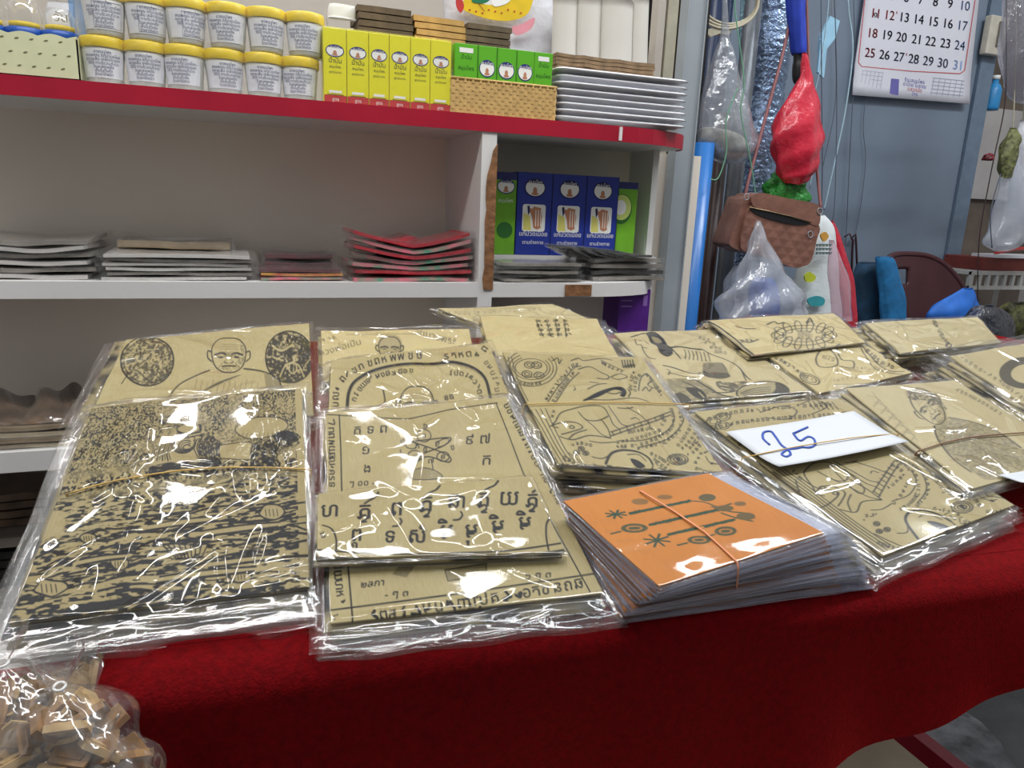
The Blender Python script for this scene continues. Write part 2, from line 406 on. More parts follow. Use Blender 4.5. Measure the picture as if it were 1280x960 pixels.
    def grain(s, cell=4, th=.5, soft=.12, sx=1., sy=1., seed=0):
        """blotchy woodcut grain, 0..1"""
        n = noise2(s.nv, s.nu, s.nu/(cell*sx), s.nv/(cell*sy), seed+s.seed)*.6 + noise2(s.nv, s.nu, s.nu/(cell*.5*sx), s.nv/(cell*.5*sy), seed+50+s.seed)*.4
        return np.clip((n-th)/soft+.5, 0, 1)
    def height(s, u, v):
        """height over the table at sheet coordinates (arrays), wave included"""
        u = np.clip(u, 0, 1); v = np.clip(v, 0, 1)
        return s.bil(u, v)[..., 2] + s.hs[(v*(s.nv-1)).astype(int), (u*(s.nu-1)).astype(int)]

def arr_mesh(name, V, Q, mats, parent, attr=None, mi=None):
    org = np.array(wloc(parent)); me = bpy.data.meshes.new(name); n = len(V)
    me.vertices.add(n); me.vertices.foreach_set('co', (V-org).astype(np.float32).ravel())
    Q = np.asarray(Q, np.int32); me.loops.add(Q.size); me.loops.foreach_set('vertex_index', Q.ravel())
    me.polygons.add(len(Q)); me.polygons.foreach_set('loop_start', np.arange(0, Q.size, 4, dtype=np.int32))
    for m in mats: me.materials.append(m)
    if mi is not None: me.polygons.foreach_set('material_index', np.asarray(mi, np.int32))
    me.polygons.foreach_set('use_smooth', np.ones(len(Q), bool)); me.update(calc_edges=True)
    if attr is not None:
        a = me.attributes.new('ink', 'FLOAT', 'POINT'); a.data.foreach_set('value', attr.astype(np.float32).ravel())
    return link_mesh(name, me, parent, Vector(org))
def gq(nu, nv, off=0, flip=False):
    i, j = np.meshgrid(np.arange(nu-1), np.arange(nv-1)); a = (j*nu+i).ravel()+off
    q = np.stack([a, a+nu, a+nu+1, a+1], 1)
    return q[:, ::-1] if flip else q
def loc2w(P): return TO + P[..., :1]*TX + P[..., 1:2]*TS + P[..., 2:3]*TN

def cloth_slab(name, sh, thick, mats, parent):
    """the printed cloth: drawn face on a fine grid, folded edge and plain underside"""
    u, v = np.meshgrid(np.linspace(0, 1, sh.nu), np.linspace(0, 1, sh.nv))
    P = sh.bil(u, v); P[..., 2] += sh.hs
    top = P.reshape(-1, 3); nu, nv = sh.nu, sh.nv; n = nu*nv
    ring = np.r_[np.arange(nu), np.arange(1, nv)*nu+nu-1, (nv-1)*nu+np.arange(nu-2, -1, -1), np.arange(nv-2, 0, -1)*nu]
    low = top[ring].copy(); low[:, 2] -= thick; m = len(ring); k = np.arange(m)
    walls = np.stack([ring[k], ring[(k+1) % m], n+(k+1) % m, n+k], 1)
    low2 = np.array([top[i] for i in (0, nu-1, n-1, n-nu)]); low2[:, 2] -= thick
    V = loc2w(np.vstack([top, low, low2])); Q = np.vstack([gq(nu, nv), walls, [[n+m, n+m+1, n+m+2, n+m+3]]])
    ink = np.r_[np.clip(sh.ink, 0, 1).ravel(), np.clip(sh.ink.ravel()[ring]*.3, 0, 1), np.zeros(4)]
    return arr_mesh(name, V, Q, mats, parent, ink)

def tents(A, B, creases):
    h = np.zeros_like(A)
    for (x0, y0, x1, y1, w, amp) in creases:
        dx, dy = x1-x0, y1-y0; L2 = dx*dx+dy*dy+1e-12
        t = np.clip(((A-x0)*dx+(B-y0)*dy)/L2, 0, 1); d = np.hypot(A-x0-t*dx, B-y0-t*dy)
        h += amp*np.clip(1-d/w, 0, 1)*np.sin(np.pi*np.clip(t, .02, .98))**.5
    return h
def sleeve(name, sh, thick, parent, m, margin=(.012, .01, .012, .01), res=.0023, ncrease=26, amp=.0020, seed=3, creases=(), edge_wave=.002, both=True):
    """the clear bag round the cloth: upper and lower film joined along a rim; margins top, right, bottom, left in metres"""
    rs = np.random.RandomState(seed); L = sh.L; lu = np.hypot(*(L[1]-L[0])[:2]); lv = np.hypot(*(L[3]-L[0])[:2])
    u0, u1, v0, v1 = -margin[3]/lu, 1+margin[1]/lu, -margin[0]/lv, 1+margin[2]/lv
    nu = int((u1-u0)*lu/res)+2; nv = int((v1-v0)*lv/res)+2
    u, v = np.meshgrid(np.linspace(u0, u1, nu), np.linspace(v0, v1, nv)); P = sh.bil(u, v); A, B = P[..., 0], P[..., 1]
    base = sh.height(u, v)
    cr = []
    for _ in range(ncrease):
        x, y = rs.uniform(u0, u1), rs.uniform(v0, v1); q = sh.bil(x, y); an = rs.uniform(0, math.pi); ln = rs.uniform(.03, .11)
        cr.append((q[0]-math.cos(an)*ln/2, q[1]-math.sin(an)*ln/2, q[0]+math.cos(an)*ln/2, q[1]+math.sin(an)*ln/2, rs.uniform(.004, .013), amp*rs.uniform(.4, 1.3)))
    for (x0, y0, x1, y1, w, a) in creases:
        hm = L[:, 2].mean(); p, q = TL(x0, y0, hm), TL(x1, y1, hm); cr.append((p[0], p[1], q[0], q[1], w*1.0, a*1.0))
    t = tents(A, B, cr)
    ox = np.maximum(np.maximum(-u*lu, (u-1)*lu), 0); oy = np.maximum(np.maximum(-v*lv, (v-1)*lv), 0); out = np.hypot(ox, oy)
    fall = np.clip(out/.006, 0, 1); fall = fall*fall*(3-2*fall)
    e1 = (noise2(nv, nu, 5, 34*max(1, lv/.2), seed)-.5)*1.3; e2 = (noise2(nv, nu, 34*max(1, lu/.2), 5, seed+1)-.5)*1.3
    ew = (np.where(oy >= ox, e1, e2)*1.0 + (noise2(nv, nu, 6, 6, seed+5)-.5)*1.6)*edge_wave
    droop = np.minimum(out*.12, np.maximum(base-.0015-thick*.5, 0)*.8)
    mid = base - thick*.45 + ew*fall - droop
    hi = base + .0006 + t + (noise2(nv, nu, 5, 6, seed+2)-.5)*.0010
    top = hi*(1-fall) + (mid+t*.5)*fall
    P1 = P.copy(); P1[..., 2] = top; V = loc2w(P1.reshape(-1, 3)); Q = gq(nu, nv)
    if both:
        P2 = P.copy(); P2[..., 2] = np.where(out > 0, mid-.0006*(1-fall), base-thick-.0005) - .0004
        n = nu*nv; V = np.vstack([V, loc2w(P2.reshape(-1, 3))]); i = np.arange(nu-1); j = np.arange(nv-1)
        rim = np.vstack([np.stack([i, i+1, n+i+1, n+i], 1), np.stack([(nv-1)*nu+i, (nv-1)*nu+i+1, n+(nv-1)*nu+i+1, n+(nv-1)*nu+i], 1),
                         np.stack([j*nu, (j+1)*nu, n+(j+1)*nu, n+j*nu], 1), np.stack([j*nu+nu-1, (j+1)*nu+nu-1, n+(j+1)*nu+nu-1, n+j*nu+nu-1], 1)])
        Q = np.vstack([Q, gq(nu, nv, n, True), rim])
    return arr_mesh(name, V, Q, [m], parent)

def coarse(corL, hb, seed, jit=.004):
    """a low sheet of a pile: four corners in table axes moved by a few millimetres"""
    rs = np.random.RandomState(seed); s = Sheet.__new__(Sheet); s.L = np.array(corL, float).copy(); s.L[:, 2] = hb
    s.L[:, :2] += rs.uniform(-jit, jit, 2); s.L[:, :2] += rs.uniform(-jit*.35, jit*.35, (4, 2)); s.nu, s.nv, s.k = 30, 26, 1; s.seed = seed; s.rs = rs
    s.ink = np.clip((noise2(s.nv, s.nu, 14, 12, seed)-.45)*4, 0, 1); s.hs = (noise2(s.nv, s.nu, 3, 4, seed)-.5)*.001; return s

def stack(sh, hb, n, top_label, under_label, group, mats, margin=(.012, .01, .012, .01), bundle=None, seed=1, thick=None, amp=.0020, ncrease=26,
          creases=(), jit=.004, names=('cloth', 'sleeve'), kind='cloth_packet', cat='packet', fm=None, under_margin=None, lowfilm=True, edge_wave=.002, top_margin=True, step=(0, 0)):
    """a pile of n sleeved cloths: the top one carries the print. bundle = label makes the pile one banded thing, else each packet is a thing"""
    hb = np.array(hb, float) if np.ndim(hb) else np.full(4, float(hb)); ht = sh.L[:, 2]; pitch = (ht-hb)/n
    th = thick or max(.0012, float(pitch.mean())*.62); fm = fm or MATS['film']; um = under_margin or margin
    c = sh.bil(.5, .5); root = None
    if bundle:
        root = thing('banded_bundle', LW(c[0], c[1], float(hb.mean())), bundle, 'bundle', group)
    for i in range(n):
        last = i == n-1; hz = hb + pitch*(i+1)
        k = 1-(i+1)/n; Ls = sh.L.copy(); Ls[:, 0] += step[0]*k; Ls[:, 1] += step[1]*k
        s = sh if last else coarse(Ls, hz-.0008, seed*31+i, jit)
        if root is None:
            r = thing(kind, LW(c[0], c[1], float(hz.mean())-th), top_label if last else under_label, cat, None if last else group)
        else: r = root
        cl = (cloth_slab if last else cloth_slab)(names[0], s, th, mats if last else mats[:1], r)
        par = cl if root is not None else r
        if last:
            if top_margin: sleeve(names[1], s, th, par, fm, margin, seed=seed, amp=amp, ncrease=ncrease, creases=creases, edge_wave=edge_wave)
        elif lowfilm: sleeve(names[1], s, th*.6, par, fm, um, res=.006, ncrease=14, amp=.0008, seed=seed*31+i, edge_wave=edge_wave*1.2)
    return root

def band(root, sh, px, m, r=.0009, hb=0, lift=.0022, name='rubber_band'):
    """a rubber band pressed round a bundle, along photo points over its top"""
    u = sh.uv(px); P = []
    for k, (a, b) in enumerate(u):
        q = sh.bil(np.array(a), np.array(b)); P.append([q[0], q[1], float(sh.height(np.array([a]), np.array([b]))[0])+lift])
    P = [np.array(p) for p in smooth_path(P, 4)]
    ends = [np.array([P[-1][0]+.001, P[-1][1], hb+.0012])], [np.array([P[0][0]-.001, P[0][1], hb+.0012])]
    full = P + ends[0] + ends[1]
    b = MB(); b.tube([LW(*p) for p in full], r, 6, closed=True); return b.build(name, m, root)
# ------------------------------------------------------------------ materials used all over
MATS['film'] = film('clear_film', milk=.004, gloss=.030, rough=.07)
lowf = film('clear_film_stacked', milk=.07, gloss=.075, rough=.10)
pfilm = film('bluish_film', milk=.22, gloss=.08, rough=.14, mcol=rgb(196, 204, 228))
bagf = film('bag_film', milk=.035, gloss=.08, rough=.10, bump=.6, bscale=45)
tanp = printed('tan_printed_cloth', rgb(152, 141, 102), rgb(12, 11, 14), base2=rgb(139, 125, 87))
tanw = printed('tan_woodcut_cloth', rgb(142, 130, 94), rgb(12, 11, 14), base2=rgb(130, 116, 77))
creamp = printed('cream_printed_cloth', rgb(168, 155, 114), rgb(12, 11, 14), base2=rgb(157, 142, 101))
paler = printed('pale_printed_cloth', rgb(163, 152, 115), rgb(12, 11, 14), base2=rgb(150, 137, 102))
orang = printed('orange_printed_cloth', rgb(175, 110, 40), rgb(16, 52, 30), base2=rgb(164, 99, 33), weave=500)
white_paint = mat('white_board', rgb(222, 220, 219), .42, var=.03, vscale=5, bump=.03)
grey_panel = mat('cream_grey_panel', rgb(236, 226, 213), .6, var=.03, vscale=3)
red_tape = mat('maroon_edging', rgb(168, 22, 48), .3, var=.08, vscale=12)
raw_wood = mat('chipped_brown_board', rgb(142, 98, 62), .8, var=.2, vscale=60, bump=.3)
pfilm2 = film('packet_film', milk=.04, gloss=.07, rough=.1, bump=.4, bscale=60)
black_p = mat('black_plastic', rgb(26, 26, 29), .4)
steel = mat('grey_painted_steel', rgb(152, 160, 166), .45, var=.05, vscale=6)
band_y = mat('rubber_yellow', rgb(196, 158, 78), .5)
band_p = mat('rubber_pink', rgb(226, 150, 110), .5)
band_b = mat('rubber_brown', rgb(120, 78, 50), .5)

# ------------------------------------------------------------------ the room
fl = MB(); fl.grid(lambda u, v: (-2.5+6*u, -1+5*v, 0), 6, 5); struct(fl.build('floor', mat('grey_concrete', rgb(58, 58, 60), .8, var=.2, vscale=9, bump=.3), org=(0, 0, 0)))
wp = mat('cream_wall_paint', rgb(196, 188, 178), .7, var=.04, vscale=3)
b = MB(); b.box(-2.5, W(838, 200, 1.86).x, 1.86, 1.92, 0, 2.7); struct(b.build('wall_back', wp))
b = MB(); b.box(3.47, 3.53, .2, 3.6, 0, 2.7); struct(b.build('wall_right', mat('white_wall_paint', rgb(188, 184, 182), .75, var=.1, vscale=4)))
b = MB(); b.box(-2.56, -2.5, -1, 1.92, 0, 2.7); struct(b.build('wall_left', wp))

# ------------------------------------------------------------------ the table under the stacks and its velvet
e0 = TL(184, 848); e1 = TL(1280, 712); slope = (e1[1]-e0[1])/(e1[0]-e0[0])
A0, A1 = e0[0]-.028, 1.62
fb = lambda a: e0[1] + slope*(a-e0[0])         # front edge in table axes
BACK = .546
tb = thing('display_table', (.75, .7, 0), 'tilted wooden display table hidden under the red velvet cloth', 'table')
b = MB(); c = [(A0+.012, fb(A0)+.014), (A1, fb(A1)+.014), (A1, BACK-.21), (1.2, BACK), (A0+.012, BACK)]
b.prism([LW(x, y, -.028) for x, y in c], LW(0, 0, .024)-LW(0, 0, 0)); b.build('table_top', mat('plywood', rgb(150, 116, 78), .7, var=.2), tb)
for (x, y) in ((A0+.12, fb(A0)+.16), (A1-.1, fb(A1)+.16), (A0+.12, BACK-.05), (A1-.1, BACK-.24)):
    p = LW(x, y, -.03); b = MB(); b.box(p.x-.02, p.x+.02, p.y-.02, p.y+.02, 0, p.z); b.build('leg', MATS['plywood'], tb)

velvet = mat('red_velvet', rgb(106, 2, 8), .9, var=.16, vscale=160, bump=.2, bscale=420, spec=.1, sheen=1.0, sheen_tint=rgb(255, 36, 34))
# outline of the table edge: back along the left end, round the corner, along the front
path = [(A0, BACK-.02), (A0, .3), (A0, .2), (A0, fb(A0)+.03)]
for k in range(1, 6):
    an = math.radians(180+90*k/6); path.append((A0+.022+.022*math.cos(an), fb(A0)+.022+.022*math.sin(an)))
nf = 150
for i in range(nf+1):
    a = A0+.022+(A1-A0-.022)*i/nf; path.append((a, fb(a)))
def hem_drop(a):               # length of the hanging front, shorter towards the right end
    return float(np.interp(a, [A0, .1, .3, .5, .62, .71, .83, 1.0, A1], [.34, .33, .25, .150, .127, .106, .078, .05, .04]))
rows = []
n = len(path); rsd = np.random.RandomState(5)
for i, (a, bb) in enumerate(path):
    a0, b0 = path[max(0, i-1)]; a1, b1 = path[min(n-1, i+1)]; t = np.array([a1-a0, b1-b0]); t /= np.hypot(*t); nrm = np.array([t[1], -t[0]])
    corner = math.exp(-((a-A0)/.03)**2) if bb < fb(A0)+.05 else 0
    base = np.array(LW(a, bb, 0)); nw = np.array([nrm[0], nrm[1]*math.cos(TILT), 0]); nw /= np.hypot(*nw[:2])
    inner = np.array(LW(a-nrm[0]*.034, bb-nrm[1]*.034, .0001)); prof = [inner]
    for k in range(0, 7):        # rounded lip
        th = math.radians(15+75*k/6); o_ = .028*math.sin(th)-.016; prof.append(base + nw*o_ + np.array([0, 0, -.028*(1-math.cos(th))+.0018+min(o_, 0)*nw[1]*math.tan(TILT)]))
    D = hem_drop(a); z0 = prof[-1]
    for k in range(1, 31):
        f = k/30; s_ = a*1.0
        fold = (.010*math.sin(a*17+1.1)+.006*math.sin(a*41+.4)+.012*math.sin(a*9+2+f))*f*.9
        fold += -.020*math.exp(-((a-(A0+.052+.02*f))/.016)**2)*min(1, f*2.2) + .014*math.exp(-((a-(A0+.020))/.014)**2)*min(1, f*2)
        inset = np.array([.10*f*D/.34*1.2*corner, 0, 0]) + np.array([1., 0, 0])*(.055*f*math.exp(-((a-A0)/.06)**2))
        if bb > fb(A0)+.05: inset = np.array([.08*f, 0, 0])
        prof.append(z0 + nw*(.012*f + fold) + inset + np.array([0, 0, -D*f]))
    rows.append(prof)
b = MB(); m = len(rows[0])
b.add([p for r in rows for p in r], [(i*m+j, i*m+j+1, (i+1)*m+j+1, (i+1)*m+j) for i in range(n-1) for j in range(m-1)], 0, True)
# the flat part on top
tg = [(A0+.0, BACK), (A1, BACK)]
b.grid(lambda u, v: LW(A0+.002+(A1-A0-.004)*u, (fb(A0+.002+(A1-A0-.004)*u)+.026)*(1-v)+(BACK-max(0, A0+.002+(A1-A0-.004)*u-1.2)*.5)*v, .0007), 60, 24)
ve = b.build('velvet_tablecloth', velvet, None, org=LW(.5, .2, -.2)); tag(ve, 'deep red velvet cloth draped over the table and its front edge', 'tablecloth')


# ------------------------------------------------------------------ the stacks on the table
F = lambda *p: p
def monk_head(s, cx, cy, w, h, hair=0, val=1., tilt=0):
    """a shaven head drawn in a few pen lines inside a w x h box"""
    X = lambda x, y: (cx + x*w*math.cos(tilt) - y*h*math.sin(tilt), cy + y*h*math.cos(tilt) + x*w*math.sin(tilt))
    s.line([X(-.44,.0), X(-.42,-.25), X(-.25,-.46), X(0,-.5), X(.25,-.46), X(.42,-.25), X(.44,0), X(.36,.3), X(.18,.47), X(0,.5), X(-.18,.47), X(-.36,.3)], 1.4, val, True)
    gr = s.grain(2.6, .5, .3, seed=77)
    s.fill([X(.44,0), X(.36,.3), X(.18,.47), X(0,.5), X(.1,.3), X(.3,.0), X(.3,-.3), X(.42,-.25)], .55*val, True, grain=gr)
    s.fill([X(-.36,-.08), X(0,-.1), X(.36,-.08), X(.34,.08), X(.08,.04), X(-.08,.04), X(-.34,.08)], .5*val, True, grain=gr)
    s.fill([X(-.2,.36), X(0,.34), X(.2,.36), X(.12,.44), X(-.12,.44)], .5*val, True, grain=gr)
    for q in (-1, 1):
        s.line([X(q*.44,-.08), X(q*.54,-.12), X(q*.55,.05), X(q*.45,.16)], 1.5, val)
        s.line([X(q*.08,-.04), X(q*.2,-.07), X(q*.36,-.02)], 2.0, val); s.fill([X(q*.11,.04), X(q*.2,.01), X(q*.31,.05), X(q*.2,.075)], val)
        s.line([X(q*.07,.0), X(q*.06,.14)], .9, val*.6); s.line([X(q*.03,.21), X(q*.1,.2), X(q*.11,.15)], 1.2, val*.9); s.line([X(q*.16,.2), X(q*.26,.34)], .9, val*.7)
    s.line([X(-.17,.31), X(-.05,.295), X(.05,.295), X(.17,.31)], 1.8, val)
    for k in range(3): s.line([X(-.26+.03*k,-.16-.06*k), X(0,-.18-.065*k), X(.26-.03*k,-.16-.06*k)], .8, val*.4)
    if hair: 
        s.fill([X(-.44,.0), X(-.42,-.25), X(-.25,-.46), X(0,-.5), X(.25,-.46), X(.42,-.25), X(.44,0), X(.33,-.16), X(0,-.24), X(-.33,-.16)], hair, True)

# -- back left pile: the sitting monk between two dark ovals
A = Sheet([(158, 424, .016), (386, 404, .016), (392, 520, .016), (112, 520, .016)], seed=11)
g = A.grain(3.2, .47, .25)
A.ell(184, 451, 33, 31, fill=True, val=.85, grain=g); A.ell(184, 451, 33, 31, 1.8); A.ell(184, 451, 29, 27, .8)
A.ell(362, 446, 30, 32, fill=True, val=.95, grain=A.grain(3.6, .36, .2)); A.ell(362, 446, 30, 32, 1.8)
A.line([(350, 470), (358, 455), (372, 455), (380, 470)], 1.5, 0); A.ell(366, 459, 5, 7, 1.4, 0); A.line([(340, 432), (352, 438), (366, 430)], 2, 0); A.line([(342, 446), (354, 450)], 1.6, 0)
A.line([(152, 480), (168, 462), (190, 478), (214, 466)], 1.2)
monk_head(A, 286, 444, 48, 42)
A.line([(262, 462), (243, 470), (222, 482), (208, 502)], 1.6); A.line([(305, 460), (330, 464), (348, 474), (356, 500)], 1.6)
for k in range(9): A.line([(300-k*5, 468+k*2.2), (268-k*5, 480+k*3), (238-k*3, 500+k*2)], 1.1, .8)
for k in range(12): A.line([(246+k*7, 474+k % 3*2), (240+k*7, 500)], .8, .5)
A.fill([(330, 464), (348, 474), (356, 500), (334, 500)], .45)
stack(A, .002, 4, 'sleeved tan cloth printed with a shaven monk between two dark ovals', 'clear sleeved cloth under the monk between two dark ovals', 'packets under the two ovals print',
      [tanp], (.008, .007, .01, .012), seed=11, jit=.012)

# -- big front left bundle: the dense dark woodcut
B = Sheet([(114, 509, .036), (377, 484, .036), (387, 734, .024), (12, 781, .024)], dens=1.25, wave=.0018, seed=12)
nvB, nuB = B.nv, B.nu; uu, vv = np.meshgrid(np.linspace(0, 1, nuB), np.linspace(0, 1, nvB))
fine = B.grain(2.6, .485, .2); mid = B.grain(4.6, .50, .14, seed=3); flow = B.grain(4.2, .49, .12, 2.8, .75, seed=7); big = B.grain(26, .50, .3, seed=9)
topz = np.clip((.42-vv)/.06, 0, 1); lowz = np.clip((vv-.46)/.06, 0, 1)
B.ink = np.maximum(fine*topz*np.clip(.6+big*.6, 0, 1), np.maximum(flow*lowz, mid*(1-topz)*(1-lowz)))
B.ink *= np.where((uu > .965), 0, 1)
Z = lambda *q: [(120+x/4.571, 490+y/4.571) for x, y in q]
# seated figure: capped head, shawl wound in folds, striped robe, stippled sleeve, dark lap
B.fill(Z((300, 380), (330, 310), (420, 250), (470, 200), (530, 175), (600, 190), (640, 250), (700, 290), (720, 370), (640, 400), (430, 400), (330, 420)), 0, True)
B.fill(Z((600, 230), (660, 250), (720, 300), (726, 380), (650, 410), (600, 390), (580, 300)), 1, True, grain=B.grain(3, .40, .2, seed=41))
B.ell(*Z((530, 205))[0], 15, 6.5, 1.6, rot=-.15); B.fill(Z((586, 176), (602, 180), (606, 214), (592, 222)), 1); B.line(Z((466, 222), (520, 235), (596, 222)), 2.2); B.line(Z((475, 238), (530, 252), (590, 240)), 1.8); B.line(Z((470, 226), (450, 262), (436, 300)), 1.6)
for k in range(6):
    B.ell(*Z((502+k*3, 292+k*4))[0], 15.5-2.2*k, 12.5-1.9*k, 1.7 if k % 2 else 1.2, rot=-.35, a0=-30+k*22, a1=285+k*16)
for k in range(9): B.line(Z((330+k*14, 312-k*3), (322+k*12, 350), (300+k*16, 386+k % 2*6)), 1.7 if k % 2 else 1.1)
for k in range(8): B.line(Z((580+k*9, 262+k*4), (560+k*16, 320), (590+k*12, 384)), 1.4)
B.fill(Z((300, 440), (350, 415), (480, 396), (600, 392), (710, 388), (700, 440), (600, 462), (470, 470), (330, 500)), 1, True, grain=B.grain(5, .36, .15, 2.2, .8, seed=21))
for k in range(7): B.line(Z((380+k*44, 468-k*4), (410+k*44, 452-k*3), (440+k*42, 462-k*3)), 1.5, 0)
for k in range(7): B.line(Z((470+k*20, 640-k*12), (560+k*20, 585-k*9), (680+k*14, 536-k*4), (750+k*6, 540-k*10)), 2.2 if k % 2 else 1.3, 1)
for k in range(6): B.line(Z((480+k*20, 632-k*12), (570+k*20, 580-k*9), (686+k*14, 541-k*4)), 1.4, 0)
# the plain oval at right and the dark things under it
B.fill(Z((795, 215), (840, 165), (940, 140), (1050, 148), (1098, 190), (1060, 230), (960, 260), (860, 262)), 0, True); B.line(Z((795, 215), (840, 165), (940, 140), (1050, 148), (1098, 190), (1060, 230), (960, 260), (860, 262)), 1.5, 1, True)
for k in range(9): B.line(Z((840+k*24, 232), (836+k*24, 254)), .9, .8)
B.fill(Z((720, 300), (880, 285), (880, 385), (730, 380)), 0, True); B.line(Z((720, 300), (880, 285), (884, 340), (880, 385), (730, 380)), 1.4)
B.fill(Z((890, 300), (1000, 270), (1150, 240), (1160, 300), (1060, 330), (1010, 420), (900, 430)), 1, True, grain=B.grain(4.5, .40, .12, seed=22)); B.fill(Z((1010, 250), (1060, 222), (1130, 232), (1120, 262), (1040, 280)), 1, True)
# rows of reclining and kneeling people in the lower half
rr = np.random.RandomState(4)
for k in range(17):
    y = 628+k*8.6; x = 40+rr.rand()*60-(k*3.5)
    while x < 360:
        l = rr.uniform(30, 95)
        B.line([(x, y+rr.uniform(-3, 3)+(360-x)*.11), (x+l*.5, y+rr.uniform(-7, 2)+(360-x-l*.5)*.11), (x+l, y+rr.uniform(-3, 3)+(360-x-l)*.11)], rr.uniform(1.2, 3.2), 1 if rr.rand() < .62 else 0); x += l*rr.uniform(.5, 1.0)
for (x, y, r_) in ((62, 735, 15), (340, 640, 12), (150, 706, 9), (300, 720, 10), (110, 672, 8)):
    pts = [(x+r_*1.3*math.cos(a)*rr.uniform(.8, 1.2), y+r_*.75*math.sin(a)*rr.uniform(.8, 1.2)) for a in [2*math.pi*t/9 for t in range(9)]]
    B.fill(pts, 0, True); B.line(pts, 1.8, 1, True)
    for q_ in range(4): B.line([(x-r_*.7+q_*r_*.4, y-r_*.3), (x-r_*.6+q_*r_*.4, y+r_*.4)], 1.0)
for k in range(9): B.line([(222+k*3.6, 700), (203+k*7, 682)], 1.5)
B.line([(202, 682), (262, 676)], 1.8); B.line([(220, 700), (254, 697)], 1.8)
for (x, y, L_) in ((185, 655, 90), (200, 722, 120), (265, 702, 80), (100, 700, 60), (250, 664, 100)):
    B.fill([(x, y), (x+L_, y-L_*.12), (x+L_-3, y-L_*.12+6), (x-4, y+8)], 0, True); B.line([(x, y), (x+L_*.5, y-L_*.08), (x+L_, y-L_*.12)], 2.0); B.line([(x-4, y+8), (x+L_*.5, y+5-L_*.05), (x+L_-3, y-L_*.12+6)], 2.4)
B.fill([(96, 757), (240, 736), (242, 745), (98, 768)], 1); B.fill([(20, 770), (110, 758), (100, 778), (16, 782)], 1, grain=B.grain(8, .42, .1, 2, 1, seed=31))
cB = []
for (x, y, n_) in ((152, 602, 11), (337, 588, 12), (300, 580, 5)):
    for k in range(n_):
        an = 2*math.pi*k/n_+.2; l = rr.uniform(18, 58); cB.append((x, y, x+math.cos(an)*l, y+math.sin(an)*l*.8, .006, .0030))
cB += [(200, 575, 310, 585, .008, .003), (120, 590, 170, 560, .01, .003), (330, 500, 345, 590, .005, .003), (340, 500, 352, 560, .004, .003), (60, 700, 200, 650, .01, .002), (110, 700, 90, 760, .008, .002), (230, 640, 150, 720, .009, .002)]
rB = stack(B, [.018, .018, .002, .002], 6, '', 'clear sleeved cloth', None, [tanw], (.012, .008, .014, .010), bundle='thick bundle of sleeved tan cloths with a dense dark woodcut print, yellow band',
      seed=12, creases=cB, amp=.002, ncrease=34, jit=.006, under_margin=(.012, .010, .019, .014), edge_wave=.003)
band(rB, B, [(83, 618), (150, 602), (250, 588), (338, 587), (388, 590)], band_y, .0008, .004)

# -- second column, from the back
C = Sheet([(401, 414, .013), (586, 412, .013), (600, 470, .013), (404, 478, .013)], seed=13)
C.fill([(474, 426), (478, 420), (488, 418), (498, 421), (503, 430), (500, 442), (488, 447), (476, 444)], .35, True)
monk_head(C, 487, 435, 31, 27, 0, .95)
C.text('หลวงพ่อเปิ่น', 422, 439, 13, (.93, -.26), (-.2, -.8), .85); C.text('วัดบางพระ', 543, 424, 13, (.95, .24), (.1, -.85), .85)
C.script([(402, 427), (420, 421)], 5, 1.1, 1.2, .7); C.script([(548, 421), (572, 425)], 5, 1.1, 1.2, .7); C.line([(433, 418), (520, 418)], .9, .5)
stack(C, .002, 3, 'sleeved tan cloth with a small grey monk head between two lines of writing', 'clear sleeved cloth under the small grey monk head', 'packets under the small head print', [creamp], (.014, .008, .01, .006), seed=13, jit=.006)
D = Sheet([(414, 451, .024), (611, 428, .024), (640, 506, .026), (410, 522, .026)], seed=14)
arch = [(434, 510), (436, 490), (444, 476), (464, 464), (490, 457), (515, 454), (540, 455), (566, 453), (590, 459), (606, 472), (612, 492), (616, 510)]
D.line(arch, 3.4); D.line([(x*.985+8, y*.96+21) for x, y in arch], .9, .6)
D.script([(419, 510), (421, 486), (432, 470), (456, 456), (492, 447), (525, 444)], 9, 1.7, 1.15); D.script([(553, 446), (578, 443), (600, 440), (608, 432)], 9, 1.7, 1.1)
D.script([(441, 502), (448, 488), (462, 474), (486, 466), (520, 463)], 7, 1.4, 1.0); D.script([(560, 466), (582, 468), (596, 480), (602, 498)], 7, 1.4, 1.0); D.script([(606, 450), (618, 470), (622, 490)], 7, 1.2, 1.1, .8)
monk_head(D, 521, 507, 46, 48); D.line([(479, 487), (481, 503), (472, 507)], 1.6); D.script([(554, 498), (570, 494)], 7, 1.3, 1.)
stack(D, [.0135, .0135, .0145, .0145], 3, 'sleeved tan cloth with writing round a thick black arch over a faint head', 'clear sleeved cloth under the black arch print', 'packets under the black arch print', [tanp], (.006, .008, .006, .016), seed=14,
      creases=[(470, 480, 515, 500, .008, .003), (520, 470, 545, 482, .008, .003), (540, 455, 560, 480, .006, .003), (555, 480, 570, 465, .006, .003), (500, 465, 540, 495, .005, .002)], jit=.005)
E_ = Sheet([(407, 517, .036), (632, 496, .036), (754, 741, .022), (413, 780, .022)], wave=.0012, seed=15)
E_.line([(424, 519), (426, 560), (427, 610), (440, 765), (441, 782)], 1.8, smooth=False); E_.line([(408, 519), (510, 523), (560, 512), (622, 503)], 1.5, smooth=False)
E_.line([(620, 503), (655, 592), (738, 740)], 1.8, smooth=False); E_.line([(413, 763), (520, 749), (600, 738), (750, 716)], 1.5, smooth=False)
E_.script([(414, 524), (415, 560), (415, 612)], 9, 2.0, .85); E_.script([(632, 502), (655, 545), (684, 600), (700, 630)], 9, 1.9, .9); E_.script([(421, 700), (424, 730), (428, 762)], 11, 2.2, 1.05)
